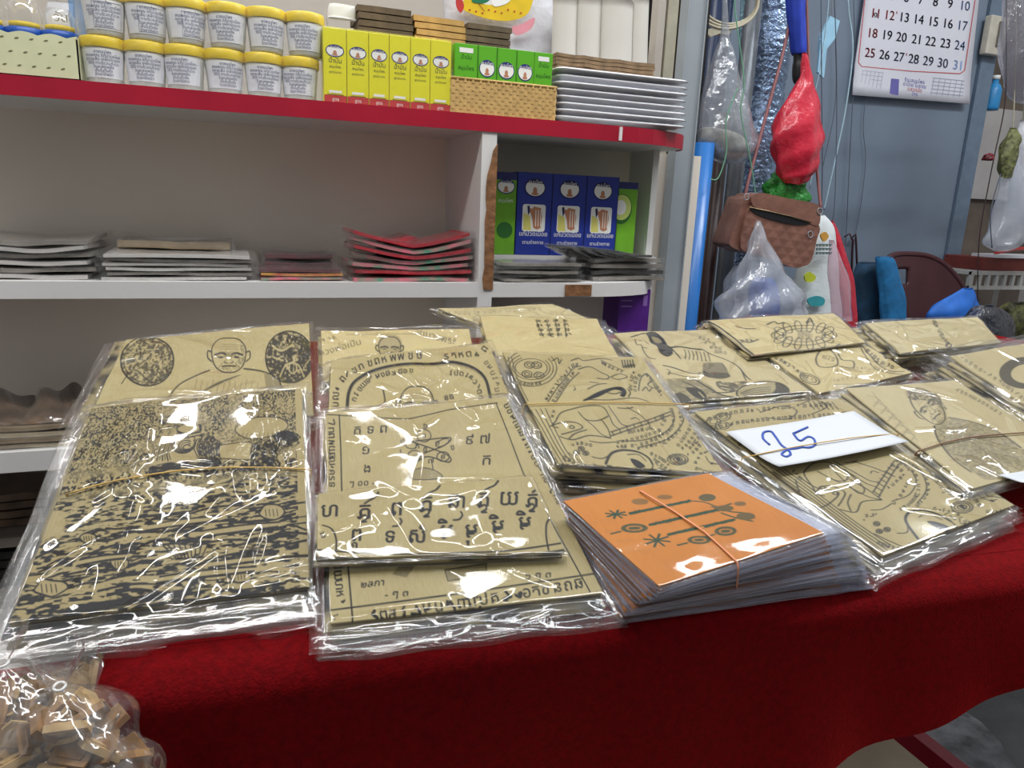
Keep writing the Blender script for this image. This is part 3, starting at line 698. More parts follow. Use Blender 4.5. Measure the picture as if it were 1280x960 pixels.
E_.text('๙', 419, 775, 14, (1, -.05), (0, -.9), bold=1)
for st, x, y, sz in (('ฺ ฺ', 446, 540, 10), ('ក ទ ព', 462, 541, 14), ('១', 456, 567, 15), ('ង', 458, 590, 13), ('ៗ ០០ -', 452, 607, 9), ('៩ ៧', 596, 555, 15), ('ក', 607, 580, 17), ('៣', 600, 607, 9)):
    E_.text(st, x, y, sz*1.3, (1, -.06), (.06, -.85), bold=1)
# the knot diagram
E_.ell(530, 544, 9, 8, 1.4); E_.line([(503, 553), (525, 550), (562, 547), (556, 556), (530, 566), (512, 576), (520, 577), (535, 570), (560, 577), (562, 570), (540, 560), (505, 549), (502, 555)], 1.7)
E_.ell(518, 569, 8, 7, 1.5); E_.ell(554, 570, 8, 6, 1.5); E_.ell(513, 555, 8, 5, 1.3, rot=.3); E_.ell(553, 553, 9, 4, 1.3, rot=-.4)
for st, x, y in (('ភ', 521, 560), ('១', 546, 556), ('៥', 531, 564), ('ព', 519, 573), ('ខ', 553, 573), ('១', 529, 547), ('៦', 531, 535), ('៧', 538, 578)): E_.text(st, x, y, 11, (1, -.08), (.06, -.8), bold=.6 and 1)
E_.script([(498, 565), (506, 563)], 6, 1.5); E_.script([(562, 560), (568, 558)], 7, 1.5); E_.line([(540, 578), (542, 588)], 1.4)
E_.fill([(510, 597), (516, 588), (530, 584), (545, 588), (553, 596), (530, 599)], .35, True); E_.line([(510, 597), (516, 588), (530, 584), (545, 588), (553, 596), (530, 599)], 1.2, 1, True)
for st, x, y, sz in (('๒ลกา', 465, 733, 14), ('- ๆ ๓', 495, 746, 15), ('ส ๆ ๓', 588, 733, 15), ('๖ ๆ ๓', 672, 723, 15)): E_.text(st, x, y, sz, (1, -.10), (.1, -.85), bold=1)
E_.fill([(498, 708), (520, 706), (508, 722), (490, 718)], .5); E_.fill([(556, 712), (608, 704), (608, 718), (560, 726)], .4, edge=1)
E_.script([(460, 772), (520, 762), (560, 756), (600, 750), (660, 740), (735, 727)], 14, 3.2, .95)
stack(E_, [.028, .028, .003, .003], 5, 'long tan sleeved cloth with ruled black border and knot diagram, crossed by a second packet', 'clear sleeved cloth under the knot diagram cloth', 'packets under the knot diagram print', [tanp], (.008, .008, .012, .006), seed=15,
      under_margin=(.012, .012, .018, .010), ncrease=12, creases=[(505, 525, 520, 545, .006, .003), (520, 545, 560, 520, .006, .003), (575, 510, 600, 530, .008, .003), (600, 515, 620, 512, .008, .003), (565, 745, 590, 760, .008, .003), (410, 770, 560, 752, .006, .003)], jit=.005, step=(0, -.008), edge_wave=.004)
Fs = Sheet([(398, 616, .043), (662, 595, .043), (707, 688, .036), (396, 700, .036)], wave=.0016, seed=16)
big_ = dict(d=(1, -.05), up=(.06, -1), bold=2)
for st, x, y, sz in (('ហ', 411, 643, 20), ('ភ', 454, 646, 24), ('ព', 494, 642, 22), ('ភ', 531, 638, 23), ('ឆ', 566, 633, 21), ('ា', 578, 633, 19), ('ភ', 603, 631, 22), ('យ', 635, 629, 22), ('ភ', 664, 631, 22),
                     ('ព', 444, 675, 20), ('១', 442, 686, 12), ('ទ', 486, 677, 20), ('ស', 520, 676, 21), ('ំ', 531, 677, 20), ('ម', 557, 671, 22), ('ិ', 559, 671, 22), ('ម', 588, 670, 22), ('ុ', 590, 672, 22), ('ម', 621, 665, 22), ('ិ', 623, 665, 22), ('ម', 655, 660, 22), ('ិ', 657, 660, 22)):
    Fs.text(st, x, y+2, sz*1.28, **big_)
for x, y in ((456, 628), (533, 620), (606, 613), (666, 614)):
    Fs.line([(x, y), (x+6, y-4), (x+12, y-7), (x+17, y-13)], 2.4)
for x, y in ((456, 648), (534, 642), (606, 636), (666, 634)):
    Fs.line([(x-7, y-2), (x, y-5), (x+2, y), (x-4, y+4), (x+2, y+4)], 2.4)
for x, y in ((500, 648), (576, 640)): Fs.line([(x, y), (x+2, y+4), (x-2, y+9), (x-9, y+10)], 2.2)
Fs.line([(397, 688), (480, 693), (560, 692), (640, 687), (704, 677)], 1.8); Fs.fill([(396, 695), (480, 698), (570, 700), (650, 694), (706, 684), (707, 690), (560, 705), (396, 702)], .9)  # the filled strip puts the black shadow at the front edge into the ink
Fs.line([(403, 657), (414, 662), (420, 674), (420, 690)], 1.9); Fs.line([(686, 686), (683, 668), (684, 652), (691, 643)], 2); Fs.script([(399, 672), (406, 668)], 9, 2); Fs.script([(695, 658), (699, 650)], 9, 2)
stack(Fs, [.0375, .0375, .0255, .0255], 2, 'short folded sleeved cloth with two rows of large black old script letters', 'clear sleeved cloth right under the large script letters', None, [tanp], (.0015, .004, .004, .003), seed=16,
      ncrease=9, creases=[(470, 622, 520, 690, .02, .002), (425, 690, 440, 700, .004, .002), (625, 682, 640, 690, .006, .0025)], jit=.003)

# -- third column: plain cream packet with a small grid, the two-part line drawing
X_ = Sheet([(548, 386, .010), (690, 380, .010), (745, 402, .010), (604, 408, .010)], seed=29)
X_.script([(560, 392), (680, 386)], 5, 1, 1.2, .5)
stack(X_, .002, 2, 'sleeved packet at the very back behind the plain cream one', 'lower sleeved packet at the very back of the table', None, [paler], (.006, .008, .004, .01), seed=29)
G = Sheet([(600, 394, .020), (746, 399, .020), (776, 452, .020), (614, 444, .020)], seed=17)
for k in range(4): G.line([(672+k*11-(k == 0)*2, 400), (679+k*9.5, 421)], 1.2, .9); 
for k in range(3): G.line([(672, 402+k*8), (710, 402.5+k*8)], .8, .4)
for j in range(4):
    for i in range(4): G.script([(669+i*11+j*1.5, 400+j*6), (676+i*11+j*1.5, 400.4+j*6)], 4, 1.3, .8)
stack(G, .002, 3, 'plain cream sleeved cloth with only a small grid of writing', 'clear sleeved cloth under the plain cream one', 'packets under the plain cream cloth', [creamp], (.004, .016, .006, .010), seed=17, jit=.005, ncrease=12)

def invquad(c, x, y):
    c = np.array(c, float); u = v = .5
    for _ in range(8):
        f = (c[0]*(1-u)+c[1]*u)*(1-v)+(c[3]*(1-u)+c[2]*u)*v - [x, y]; du = (c[1]-c[0])*(1-v)+(c[2]-c[3])*v; dv = (c[3]-c[0])*(1-u)+(c[2]-c[1])*u
        det = du[0]*dv[1]-du[1]*dv[0]; u -= (f[0]*dv[1]-f[1]*dv[0])/det; v -= (du[0]*f[1]-du[1]*f[0])/det
    return u, v
QH = [(655, 508), (862, 506), (904, 590), (698, 578)]
def rider_print(s, quad, k=1.0):
    """the crowded line drawing: a rider on a big cat inside rings of tiny writing"""
    qm = quadmap(quad); M_ = lambda x, y: qm(*invquad(QH, 620+x/4.267, 430+y/4.267)); P = lambda *p: [M_(*x) for x in p]; sc = s.script; w = 1.25*k; t = 4.6*k
    ln = lambda ww, *p: s.line(P(*p), w*ww)
    ln(1, (320, 408), (345, 370), (400, 350), (480, 332), (565, 336), (602, 385), (625, 430), (655, 452)); ln(1, (602, 385), (545, 410), (480, 405), (440, 365)); ln(.9, (470, 400), (520, 440), (560, 480), (612, 502)); ln(1, (566, 410), (598, 455), (612, 502))
    ln(1, (600, 334), (640, 390), (668, 428), (712, 440)); ln(1, (700, 338), (770, 378), (802, 408), (822, 432)); ln(.9, (720, 400), (745, 392), (765, 404)); ln(1, (650, 342), (700, 344), (730, 338))
    for d in (0, 20): s.line(P((612, 470+d), (930, 362+d*.9)), w, smooth=False)
    for q_ in range(8): ln(1, (620+q_*38, 466-q_*13), (628+q_*38, 488-q_*13))
    ln(1, (290, 437), (350, 420), (420, 420), (462, 448), (400, 470), (350, 482)); ln(1, (390, 505), (420, 480), (482, 460)); ln(1, (340, 492), (410, 512), (500, 490), (612, 502)); s.ell(*M_(405, 445), 3*k, 1.8*k, w)
    ln(1, (320, 410), (300, 436), (330, 446)); ln(.9, (500, 520), (560, 528), (640, 522))
    sc(P((640, 525), (720, 508), (800, 486), (880, 455)), t); sc(P((640, 548), (760, 535), (880, 492), (945, 430), (935, 350)), t); sc(P((750, 556), (880, 525), (968, 470), (988, 410), (965, 352)), t); sc(P((700, 470), (760, 460), (850, 440)), t)
    ln(.9, (655, 515), (780, 512), (900, 470), (950, 410), (940, 360)); ln(.9, (770, 548), (900, 512), (975, 452), (1000, 400), (980, 360))
    sc(P((965, 545), (1000, 500), (1035, 445), (1040, 400)), t); sc(P((990, 562), (1030, 520), (1070, 460)), t); sc(P((1030, 560), (1070, 510), (1105, 460)), t); sc(P((1015, 590), (1060, 570), (1100, 520)), t)
    for rx, ry in ((55, 29), (42, 21), (24, 12)): s.ell(*M_(970, 615), rx/4.267*k, ry/4.267*k, w)
    s.fill(P((958, 612), (975, 606), (986, 616), (972, 624)), 1, True)
    ln(1.9, (585, 640), (610, 590), (650, 570), (700, 566), (760, 576), (812, 606), (834, 640)); ln(1, (834, 640), (830, 668), (770, 684), (690, 676), (620, 668)); ln(.9, (512, 604), (570, 612), (625, 580)); ln(.9, (700, 590), (760, 590), (800, 625))
    s.fill(P((716, 612), (750, 618), (782, 638), (796, 656), (764, 664), (738, 650)), 1, True); ln(.9, (520, 640), (560, 660), (610, 650), (640, 676), (690, 690))
    s.ell(*M_(832, 696), 20*k, 6*k, w)
    for x in (800, 838, 866): ln(.9, (x, 674), (x+4, 716))
    ln(1, (870, 660), (900, 676), (890, 700)); ln(1, (900, 670), (925, 690), (915, 708)); sc(P((840, 610), (900, 660), (960, 690), (1000, 700)), t); sc(P((820, 580), (880, 610), (930, 650)), t)
    ln(1, (1110, 580), (1150, 566), (1180, 590), (1160, 610), (1200, 634), (1240, 660)); ln(1, (1120, 600), (1140, 632), (1180, 640)); s.fill(P((1140, 632), (1156, 630), (1160, 642), (1146, 644)), 1); sc(P((1060, 640), (1085, 600), (1100, 560)), t); sc(P((1060, 660), (1110, 680), (1170, 690)), t)
    for q_ in range(5): ln(.85, (160+q_*26, 352-q_*2), (220+q_*22, 440), (290+q_*20, 560), (330+q_*22, 630-q_*2))
    sc(P((150, 352), (215, 450), (320, 620)), t); sc(P((310, 350), (300, 390)), t)
    for x, y in ((455, 560), (478, 584), (430, 580)): s.ell(*M_(x, y), 3.6*k, 2.6*k, w); s.ell(*M_(x, y), 1.2*k, .9*k, w)
    sc(P((400, 540), (450, 530), (520, 545)), t); sc(P((360, 600), (440, 640), (540, 680), (640, 700)), t*1.15); sc(P((340, 640), (430, 668), (540, 700), (700, 724)), t*1.3); ln(.9, (390, 580), (470, 640), (560, 690), (600, 720)); sc(P((880, 380), (900, 400), (880, 440)), t)
    for q_ in range(7): ln(.9, (560+q_*40, 684+q_*4), (574+q_*40, 706+q_*3))
Hs = Sheet([(628, 440, .030), (802, 447, .030), (906, 592, .034), (697, 579, .034)], wave=.001, seed=18)
def quadmap(c):
    c = np.array(c, float); return lambda u, v: tuple((c[0]*(1-u)+c[1]*u)*(1-v)+(c[3]*(1-u)+c[2]*u)*v)
rider_print(Hs, QH)
Zh = lambda *q: [(620+x/4.267, 430+y/4.267) for x, y in q]
hl = lambda w, *q: Hs.line(Zh(*q), w)
for rx, ry in ((86, 50), (100, 62), (118, 78), (136, 96)): Hs.ell(*Zh((188, 128))[0], rx/4.267, ry/4.267, 1.0, a0=-40 if rx > 90 else 0, a1=240 if rx > 90 else 360)
for x, y in ((165, 162), (230, 166), (178, 112), (216, 112)): Hs.ell(*Zh((x, y))[0], 6.4, 4.2, 1.3); Hs.ell(*Zh((x, y))[0], 3.2, 2, 1.1)
for k in range(5): hl(1.0, (10+k*18, 70), (40+k*18, 180), (100+k*18, 300))
for pts in (((262, 300), (310, 230), (350, 180), (400, 120), (440, 108)), ((300, 310), (345, 240), (380, 190), (430, 140))): Hs.script(Zh(*pts), 4.8, 1.2, 1.1); Hs.line(Zh(*[(x+14, y+8) for x, y in pts]), 1.1)
hl(1.3, (440, 132), (500, 120), (560, 150), (602, 172), (590, 186), (540, 180)); hl(1.2, (300, 90), (330, 76), (336, 104), (350, 84)); hl(1.2, (400, 90), (440, 78), (470, 90), (560, 76), (620, 84)); hl(1.1, (590, 210), (540, 216), (490, 240)); hl(1.1, (500, 200), (545, 206)); hl(1.1, (416, 226), (424, 240), (414, 246)); hl(1.1, (612, 176), (660, 160), (700, 176), (650, 190), (612, 176))
Hs.fill(Zh((460, 306), (540, 258), (620, 232), (672, 232), (696, 256), (684, 284), (660, 276), (668, 254), (630, 246), (590, 262), (540, 286)), 1, True); hl(1.3, (596, 262), (636, 268), (664, 258)); hl(1.1, (470, 296), (600, 300), (740, 290), (830, 316)); hl(1.2, (700, 240), (716, 262), (706, 284))
for k in range(5): hl(1.4, (672+k*14, 86), (680+k*14, 126), (690+k*12, 110))
for k in range(7): hl(1.1, (560+k*16, 84+k*8), (584+k*16, 96+k*8))
Hs.script(Zh((560, 96), (620, 126), (680, 150)), 4.6, 1.2, 1.1); Hs.script(Zh((716, 250), (720, 190), (750, 140)), 4.6, 1.2, 1.1); Hs.script(Zh((740, 260), (745, 200), (780, 150)), 4.6, 1.2, 1.1); hl(1.3, (760, 250), (770, 190), (800, 160), (830, 190), (810, 220), (860, 240)); hl(1.2, (780, 250), (800, 230), (815, 252), (830, 236)); Hs.script(Zh((800, 160), (850, 220), (900, 290)), 4.6, 1.2, 1.1); Hs.script(Zh((100, 200), (170, 214), (240, 204)), 4.4, 1.1, 1.1)
rH = stack(Hs, [.018, .018, .002, .002], 7, '', '', None, [tanp], (.004, .012, .004, .013), bundle='banded bundle of sleeved tan cloths, crowded line drawing of a rider, behind the orange bundle', seed=18, jit=.004, step=(-.006, -.020), ncrease=18, under_margin=(.004, .014, .006, .016))
band(rH, Hs, [(655, 507), (700, 506), (780, 505), (862, 507)], band_y, .0007, .004)

# -- fourth column: grey tattooed sitter, and right front rider bundle with the price card
I_ = Sheet([(768, 416, .022), (900, 411, .022), (1012, 489, .018), (850, 503, .018)], seed=19)
gI = I_.grain(4, .42, .22, 1.6, 1); Zi = lambda *q: [(760+x/4.923, 395+y/4.923) for x, y in q]
il = lambda w, *q: I_.line(Zi(*q), w)
I_.fill(Zi((235, 106), (290, 99), (338, 138), (365, 180), (396, 202), (396, 236), (360, 250), (318, 226), (300, 190), (262, 170), (250, 140)), .95, True); I_.fill(Zi((270, 130), (310, 140), (330, 165), (300, 172), (276, 155)), .45, True)
il(1.5, (140, 130), (200, 114), (240, 108)); il(1.1, (165, 145), (176, 178), (204, 182), (218, 214), (250, 252), (292, 262)); il(1, (186, 150), (206, 156)); il(1, (226, 160), (248, 176)); il(1, (214, 196), (240, 200))
il(2.2, (390, 196), (440, 190), (520, 200), (584, 206)); il(1.6, (584, 206), (640, 236), (732, 272), (800, 312), (850, 372), (876, 392)); il(1.6, (396, 206), (430, 240), (446, 262))
for k in range(7): il(1.0, (470+k*24, 206+k*3), (480+k*24, 232+k*4), (474+k*26, 262+k*3))
il(2.0, (340, 306), (400, 320), (462, 342)); il(1.1, (462, 342), (540, 360), (570, 350)); il(1.0, (370, 350), (460, 372), (540, 380)); il(1.0, (360, 330), (380, 345), (370, 365))
I_.fill(Zi((590, 292), (640, 286), (700, 290), (732, 330), (742, 372), (690, 386), (612, 372), (582, 340)), .62, True); I_.fill(Zi((586, 340), (630, 350), (740, 356), (742, 376), (640, 380), (590, 366)), .85, True); il(1.2, (700, 290), (730, 332)); il(1.2, (820, 330), (836, 370), (850, 396))
I_.fill(Zi((330, 420), (360, 390), (460, 386), (560, 392), (640, 440), (700, 486), (800, 500), (800, 524), (640, 536), (540, 542), (440, 536), (400, 500)), .55, True, grain=gI*.5+.5)
I_.fill(Zi((480, 440), (560, 448), (604, 488), (600, 520), (540, 500), (500, 470)), .95, True); I_.fill(Zi((398, 492), (440, 468), (500, 500), (512, 532), (432, 536)), .9, True); I_.fill(Zi((670, 400), (760, 404), (840, 400), (860, 412), (800, 440), (760, 470), (680, 440)), .8, True, grain=I_.grain(3, .38, .2, 1.6, 1, seed=2))
il(2.2, (550, 402), (620, 444), (700, 484), (790, 500)); il(1.8, (460, 404), (540, 440), (600, 490)); il(1.3, (600, 532), (630, 500), (650, 532), (680, 500), (704, 532)); il(1.5, (640, 470), (720, 470), (790, 456))
I_.line(Zi((560, 470), (590, 500)), 1.2, 0); I_.line(Zi((690, 420), (740, 425)), 1.3, 0); I_.line(Zi((700, 440), (750, 448)), 1.3, 0)
ft = Zi((800, 452), (860, 420), (960, 405), (1060, 414), (1112, 456), (1080, 490), (980, 500), (850, 512), (800, 490)); I_.fill(ft, .3, True); I_.line(ft, 1.4, 1, True); I_.fill(Zi((1030, 412), (1080, 424), (1114, 460), (1080, 490), (1000, 496), (1030, 450)), .9, True)
for k in range(4): il(1.0, (820+k*8, 470+k*9), (900, 446+k*12), (1000, 440+k*12))
for k in range(4): I_.script(Zi((556+k*34, 128+k*30), (640+k*34, 150+k*26)), 4.4, 1.1, 1.2, .8)
stack(I_, .002, 5, 'sleeved cloth printed with a dark grey seated figure bending over, head at upper left', 'clear sleeved cloth under the dark seated figure', 'packets under the seated figure', [paler], (.004, .008, .008, .012), seed=19, jit=.006, step=(-.010, -.008))
O_ = Sheet([(868, 515, .030), (1052, 497, .030), (1268, 631, .026), (1104, 695, .022)], wave=.001, seed=20)
rider_print(O_, [(952, 584), (1128, 566), (1264, 631), (1104, 693)], 1.05)
for k in range(4): O_.script([(884+k*8, 524+k*12), (930+k*8, 514+k*12), (1040+k*16, 505+k*12)], 5.5, 1.1, 1.2)
for x, y in ((892, 527), (904, 521), (903, 532)): O_.ell(x, y, 9, 5, 1.1); O_.ell(x, y, 5, 3, 1)
O_.line([(950, 516), (978, 508), (996, 514), (984, 524), (956, 522)], 1.3); O_.line([(1000, 506), (1018, 500), (1034, 508), (1014, 518)], 1.3)
for k in range(6): O_.line([(1010+k*6, 502), (1018+k*6, 512)], 1.1)
O_.line([(994, 600), (1000, 618), (1014, 634), (1022, 640)], 1.3); O_.line([(998, 596), (1020, 610), (1048, 616), (1036, 630), (1022, 636)], 1.4); O_.ell(1028, 610, 3.5, 2, 1.4); O_.line([(1044, 590), (1072, 616), (1080, 610), (1056, 586)], 1.2)
rO = stack(O_, [.016, .016, .002, .002], 6, '', '', None, [tanp], (.006, .006, .008, .014), bundle='banded bundle of sleeved tan cloths with a line drawn rider, under the 25 price card', seed=20, jit=.004, step=(-.012, -.008), ncrease=18, under_margin=(.006, .010, .016, .016), edge_wave=.003)
band(rO, O_, [(925, 580), (985, 566), (1060, 554), (1120, 548)], band_y, .0007, .004, lift=.0078)

# -- back right piles
J = Sheet([(884, 400, .030), (1042, 391, .030), (1082, 428, .030), (941, 444, .030)], seed=21)
J.line([(886, 401), (910, 417), (941, 443)], 2.2)
J.ell(1005, 419, 37, 12, 1.1); J.ell(1005, 419, 27, 8, 1)
for k in range(14):
    a = 2*math.pi*k/14; J.ell(1005+33*math.cos(a), 419+11*math.sin(a), 8, 4.2, 1.0, rot=a)
for a in range(8): J.script([(996, 414+a % 3*4), (1016, 416+a % 3*4)], 4, .9, 1.1, .8)
J.line([(958, 406), (968, 402), (972, 405), (980, 403)], 1.4); J.line([(920, 408), (932, 411), (944, 411)], 1.4); J.line([(1008, 404), (1013, 397), (1017, 406)], 1.6); J.line([(924, 425), (936, 428), (948, 424)], 1.4); J.line([(1040, 436), (1050, 430)], 1.3); J.script([(925, 427), (945, 424)], 5, 1.2)
stack(J, .002, 6, 'folded tan cloth with a petalled sun ring drawing, at the back of the table', 'folded cloth under the petalled sun ring', 'packets under the sun ring print', [creamp], (.010, .014, .002, .003), seed=21, jit=.004, step=(-.016, -.004), ncrease=12)
K_ = Sheet([(958, 443, .024), (1080, 430, .024), (1140, 466, .020), (1024, 492, .018)], seed=22)
K_.line([(1028, 434), (1020, 448), (1026, 458), (1046, 457), (1044, 444), (1034, 434)], 1.3); K_.line([(1046, 436), (1052, 450), (1066, 452), (1066, 460), (1050, 458)], 1.2); K_.script([(1028, 446), (1042, 450)], 5, 1., 1.1)
K_.line([(1078, 432), (1092, 450), (1110, 463), (1130, 464)], 1.4); K_.line([(1076, 434), (1086, 452), (1100, 464), (1128, 468)], 1.1); K_.script([(1082, 436), (1100, 452), (1122, 460)], 6, 1.2, 1.)
K_.ell(1012, 474, 13, 6, 1.2, rot=.4); K_.ell(1012, 474, 9, 4, 1, rot=.4); K_.script([(1000, 470), (1020, 478)], 5, 1); K_.script([(968, 446), (990, 458), (1010, 472)], 5, 1.1); K_.script([(1044, 464), (1080, 460), (1120, 466)], 4, 1., 1.3, .7); K_.script([(1040, 476), (1080, 470)], 4, 1., 1.3, .6)
stack(K_, .002, 5, 'tan sleeved cloth with heart shaped drawings of writing, in front of the sun ring', 'clear sleeved cloth under the heart shaped drawings', 'packets under the heart drawings', [creamp], (.003, .006, .008, .010), seed=22, jit=.006)
Lk = Sheet([(1082, 404, .034), (1222, 396, .034), (1252, 428, .034), (1126, 441, .034)], seed=23)
Lk.script([(1168, 402), (1176, 416), (1186, 432)], 5, 1.2, 1.0, .9); Lk.script([(1165, 400), (1174, 405)], 4, 1.2, .9, .7); Lk.ell(1186, 432, 3.5, 2.2, 1.4); Lk.script([(1192, 418), (1202, 422)], 4, .9, 1.2, .4)
stack(Lk, .002, 9, 'nearly plain beige sleeved cloth on the tallest pile at the back right', 'sleeved cloth in the tall pile at the back right', 'packets in the tall back pile', [paler], (.012, .006, .006, .006), seed=23, jit=.006, step=(-.045, .0), ncrease=20,
      creases=[(1120, 405, 1140, 438, .008, .003), (1110, 415, 1180, 405, .006, .003), (1135, 430, 1150, 440, .01, .004)])
M_ = Sheet([(1188, 446, .040), (1312, 424, .040), (1452, 492, .036), (1334, 538, .036)], seed=24)
M_.ell(1282, 466, 33, 20, fill=True, val=.85); M_.ell(1284, 467, 20, 12, fill=True, val=0); M_.script([(1290, 458), (1300, 476)], 6, 1.3)
M_.script([(1200, 447), (1240, 470), (1290, 505)], 5, 1.1, 1.3, .7)
stack(M_, .002, 9, 'sleeved beige cloth with a thick black ring, at the right edge of the picture', 'sleeved cloth in the pile under the black ring', 'packets under the black ring', [paler], (.032, .006, .006, .012), seed=24, jit=.006, step=(-.075, -.01), ncrease=16)
N_ = Sheet([(1057, 486, .036), (1194, 475, .036), (1352, 572, .034), (1216, 611, .034)], seed=25)
monk_head(N_, 1160, 508, 32, 54, 0, .9, -.75)
N_.fill([(1132, 489), (1140, 486), (1158, 488), (1174, 498), (1184, 512), (1172, 506), (1156, 500), (1142, 500), (1134, 496)], .85, True, grain=N_.grain(2.2, .45, .3, seed=3))
N_.fill([(1180, 522), (1196, 522), (1240, 536), (1272, 556), (1290, 580), (1240, 600), (1214, 588), (1186, 566), (1170, 545), (1168, 532)], .62, True, grain=N_.grain(2.6, .52, .4)*.6+.35)
N_.line([(1168, 532), (1172, 548), (1190, 572), (1214, 590)], 1.4); N_.line([(1186, 522), (1210, 526), (1244, 538), (1276, 560)], 1.4)
for k in range(12): N_.line([(1176+k*5, 530+k*1.5), (1188+k*5, 540+k*2), (1186+k*6, 560+k*2)], .9, .6)
for k in range(8): N_.line([(1184+k*3, 526+k*6), (1222+k*4, 532+k*6), (1262, 556+k*3)], .9, .5)
for k in range(6): N_.line([(1084+k*9, 494+k*9), (1098+k*9, 499+k*9), (1092+k*9, 508+k*9)], .9, .5); N_.line([(1090+k*9, 490+k*9), (1102+k*9, 506+k*9)], .8, .45)
N_.script([(1196, 486), (1224, 500), (1256, 520)], 5, 1.1, 1.2, .7)
rN = stack(N_, [.022, .022, .0285, .0285], 4, '', '', None, [paler], (.012, .006, .008, .010), bundle='banded bundle of pale sleeved cloths printed with a seated monk portrait', seed=25, jit=.004, step=(-.022, -.004), ncrease=16)
band(rN, N_, [(1146, 566), (1180, 555), (1220, 548), (1290, 542), (1330, 540)], band_b, .0009, .03)

# -- the orange bundle
orange_side = mat('orange_cloth_edge', rgb(206, 120, 52), .7, var=.15)
Pt = Sheet([(704, 626, .048), (885, 592, .048), (1030, 666, .048), (824, 733, .044)], wave=.0007, seed=26)
for pts in ([(787, 642), (820, 635), (862, 626)], [(812, 656), (850, 648), (900, 637)], [(835, 669), (870, 660), (918, 650)]):
    for k in range(2): Pt.line([(x, y+k*1.2-.6) for x, y in pts], 2.2)
    Pt.script(pts, 4.5, 1.7, .8)
for cx, cy, rx, ry in ((793, 660, 17, 6), (874, 675, 15, 5.5), (907, 664, 14, 6)):
    Pt.ell(cx, cy, rx, ry, fill=True, val=.9); Pt.ell(cx, cy, rx*.55, ry*.45, 1.2, 0); Pt.line([(cx-rx, cy+4), (cx-rx-12, cy+7)], 2)
for cx, cy, rx, ry in ((770, 643, 13, 5), (821, 676, 16, 8)):
    for k in range(8):
        a = 2*math.pi*k/8+.2; Pt.line([(cx, cy), (cx+rx*math.cos(a), cy+ry*math.sin(a))], 2.2)
Pt.ell(800, 627, 11, 4, fill=True, val=.6); Pt.ell(831, 621, 10, 3, fill=True, val=.6); Pt.ell(884, 622, 11, 5, fill=True, val=.85)
Pt.line([(862, 626), (880, 628), (898, 634), (914, 630)], 2); Pt.line([(890, 634), (912, 640), (930, 642), (942, 648)], 2.4); Pt.line([(902, 642), (920, 648), (940, 652)], 2.4); Pt.ell(932, 646, 12, 5, fill=True, val=.8); Pt.ell(906, 636, 11, 4, fill=True, val=.8); Pt.ell(925, 630, 8, 3, fill=True, val=.7)
for k in range(4): Pt.script([(742+k*14, 652+k*12), (775+k*13, 648+k*14)], 5, 1., 1.2, .22)
c = Pt.bil(.5, .5)
rP = thing('banded_bundle', LW(c[0], c[1], .002), 'thick bundle of orange cloths with a green print, pink rubber band round it', 'bundle')
botL = np.array([TL(722, 690, .002), TL(905, 640, .002), TL(1046, 733, .002), TL(776, 772, .002)])
nP = 28; thP = .0010
for i in range(nP):
    f = i/(nP-1); last = i == nP-1
    Lc = botL*(1-f**1.3) + Pt.L*(f**1.3); hz = .002 + (Pt.L[:, 2]-.002)*(i+1)/nP - (0 if last else .0004)
    s_ = Pt if last else coarse(Lc, hz, 900+i, .0035)
    if not last: s_.ink *= 0
    cl = cloth_slab('cloth', s_, thP, [orang], rP)
    if last: sleeve('sleeve', Pt, thP, cl, MATS['film'], (.002, .030, .004, .002), seed=26, amp=.0004, ncrease=5, edge_wave=.0008)
    else: sleeve('sleeve', s_, thP*.7, cl, pfilm, (.003, .028, .004, .002), res=.012, ncrease=4, amp=.0004, seed=950+i, edge_wave=.0012)
pb = [(801, 616), (840, 640), (880, 666), (914, 697), (921, 704)]
u = Pt.uv(pb); Pb = [LW(*(list(Pt.bil(np.array(a), np.array(b_))[:2]) + [float(Pt.height(np.array([a]), np.array([b_]))[0])+.0016])) for a, b_ in u]
Pb += [Vector(LW(*TL(923, 712, .042))), LW(*TL(920, 742, .012)), LW(*TL(918, 752, .0015)), LW(*TL(860, 700, .0012)), LW(*TL(800, 640, .0012)), LW(*(TL(800, 616, .044)+[-.002, .004, 0]))]
b = MB(); b.tube(Pb, .0009, 6, closed=True); b.build('rubber_band', band_p, rP)

# -- price cards
paper = mat('white_card', rgb(186, 190, 196), .6, var=.01); blue_ink = mat('blue_marker_ink', rgb(36, 76, 168), .5)
def card(corners, label, num=None):
    Cc = np.array([TL(*c) for c in corners]); f = lambda u, v: (Cc[0]*(1-u)+Cc[1]*u)*(1-v)+(Cc[3]*(1-u)+Cc[2]*u)*v + np.array([0, 0, .004*max(0, v-.55)**2*6 - .002*math.sin(math.pi*u)])
    r = thing('price_card', LW(*f(.5, .5)), label, 'price card')
    b = MB(); b.grid(lambda u, v: LW(*f(u, v)), 16, 10); o = b.build('card', paper, r); m_ = o.modifiers.new('thick', 'SOLIDIFY'); m_.thickness = .0005; m_.offset = -1
    if num:
        b = MB()
        for st in num:
            P = [np.array(f(*uv_)) + np.array([0, 0, .0007]) for uv_ in smooth_path(st, 6)]; b.tube([LW(*p) for p in P], .00150, 6)
        b.build('number', blue_ink, r)
    return r
cd = [(907, 540, .0335), (1067, 514, .0345), (1134, 556, .0350), (972, 588, .0330)]
qc = Sheet(cd, seed=1)
def cu(pts): return [tuple(x) for x in qc.uv(pts)]
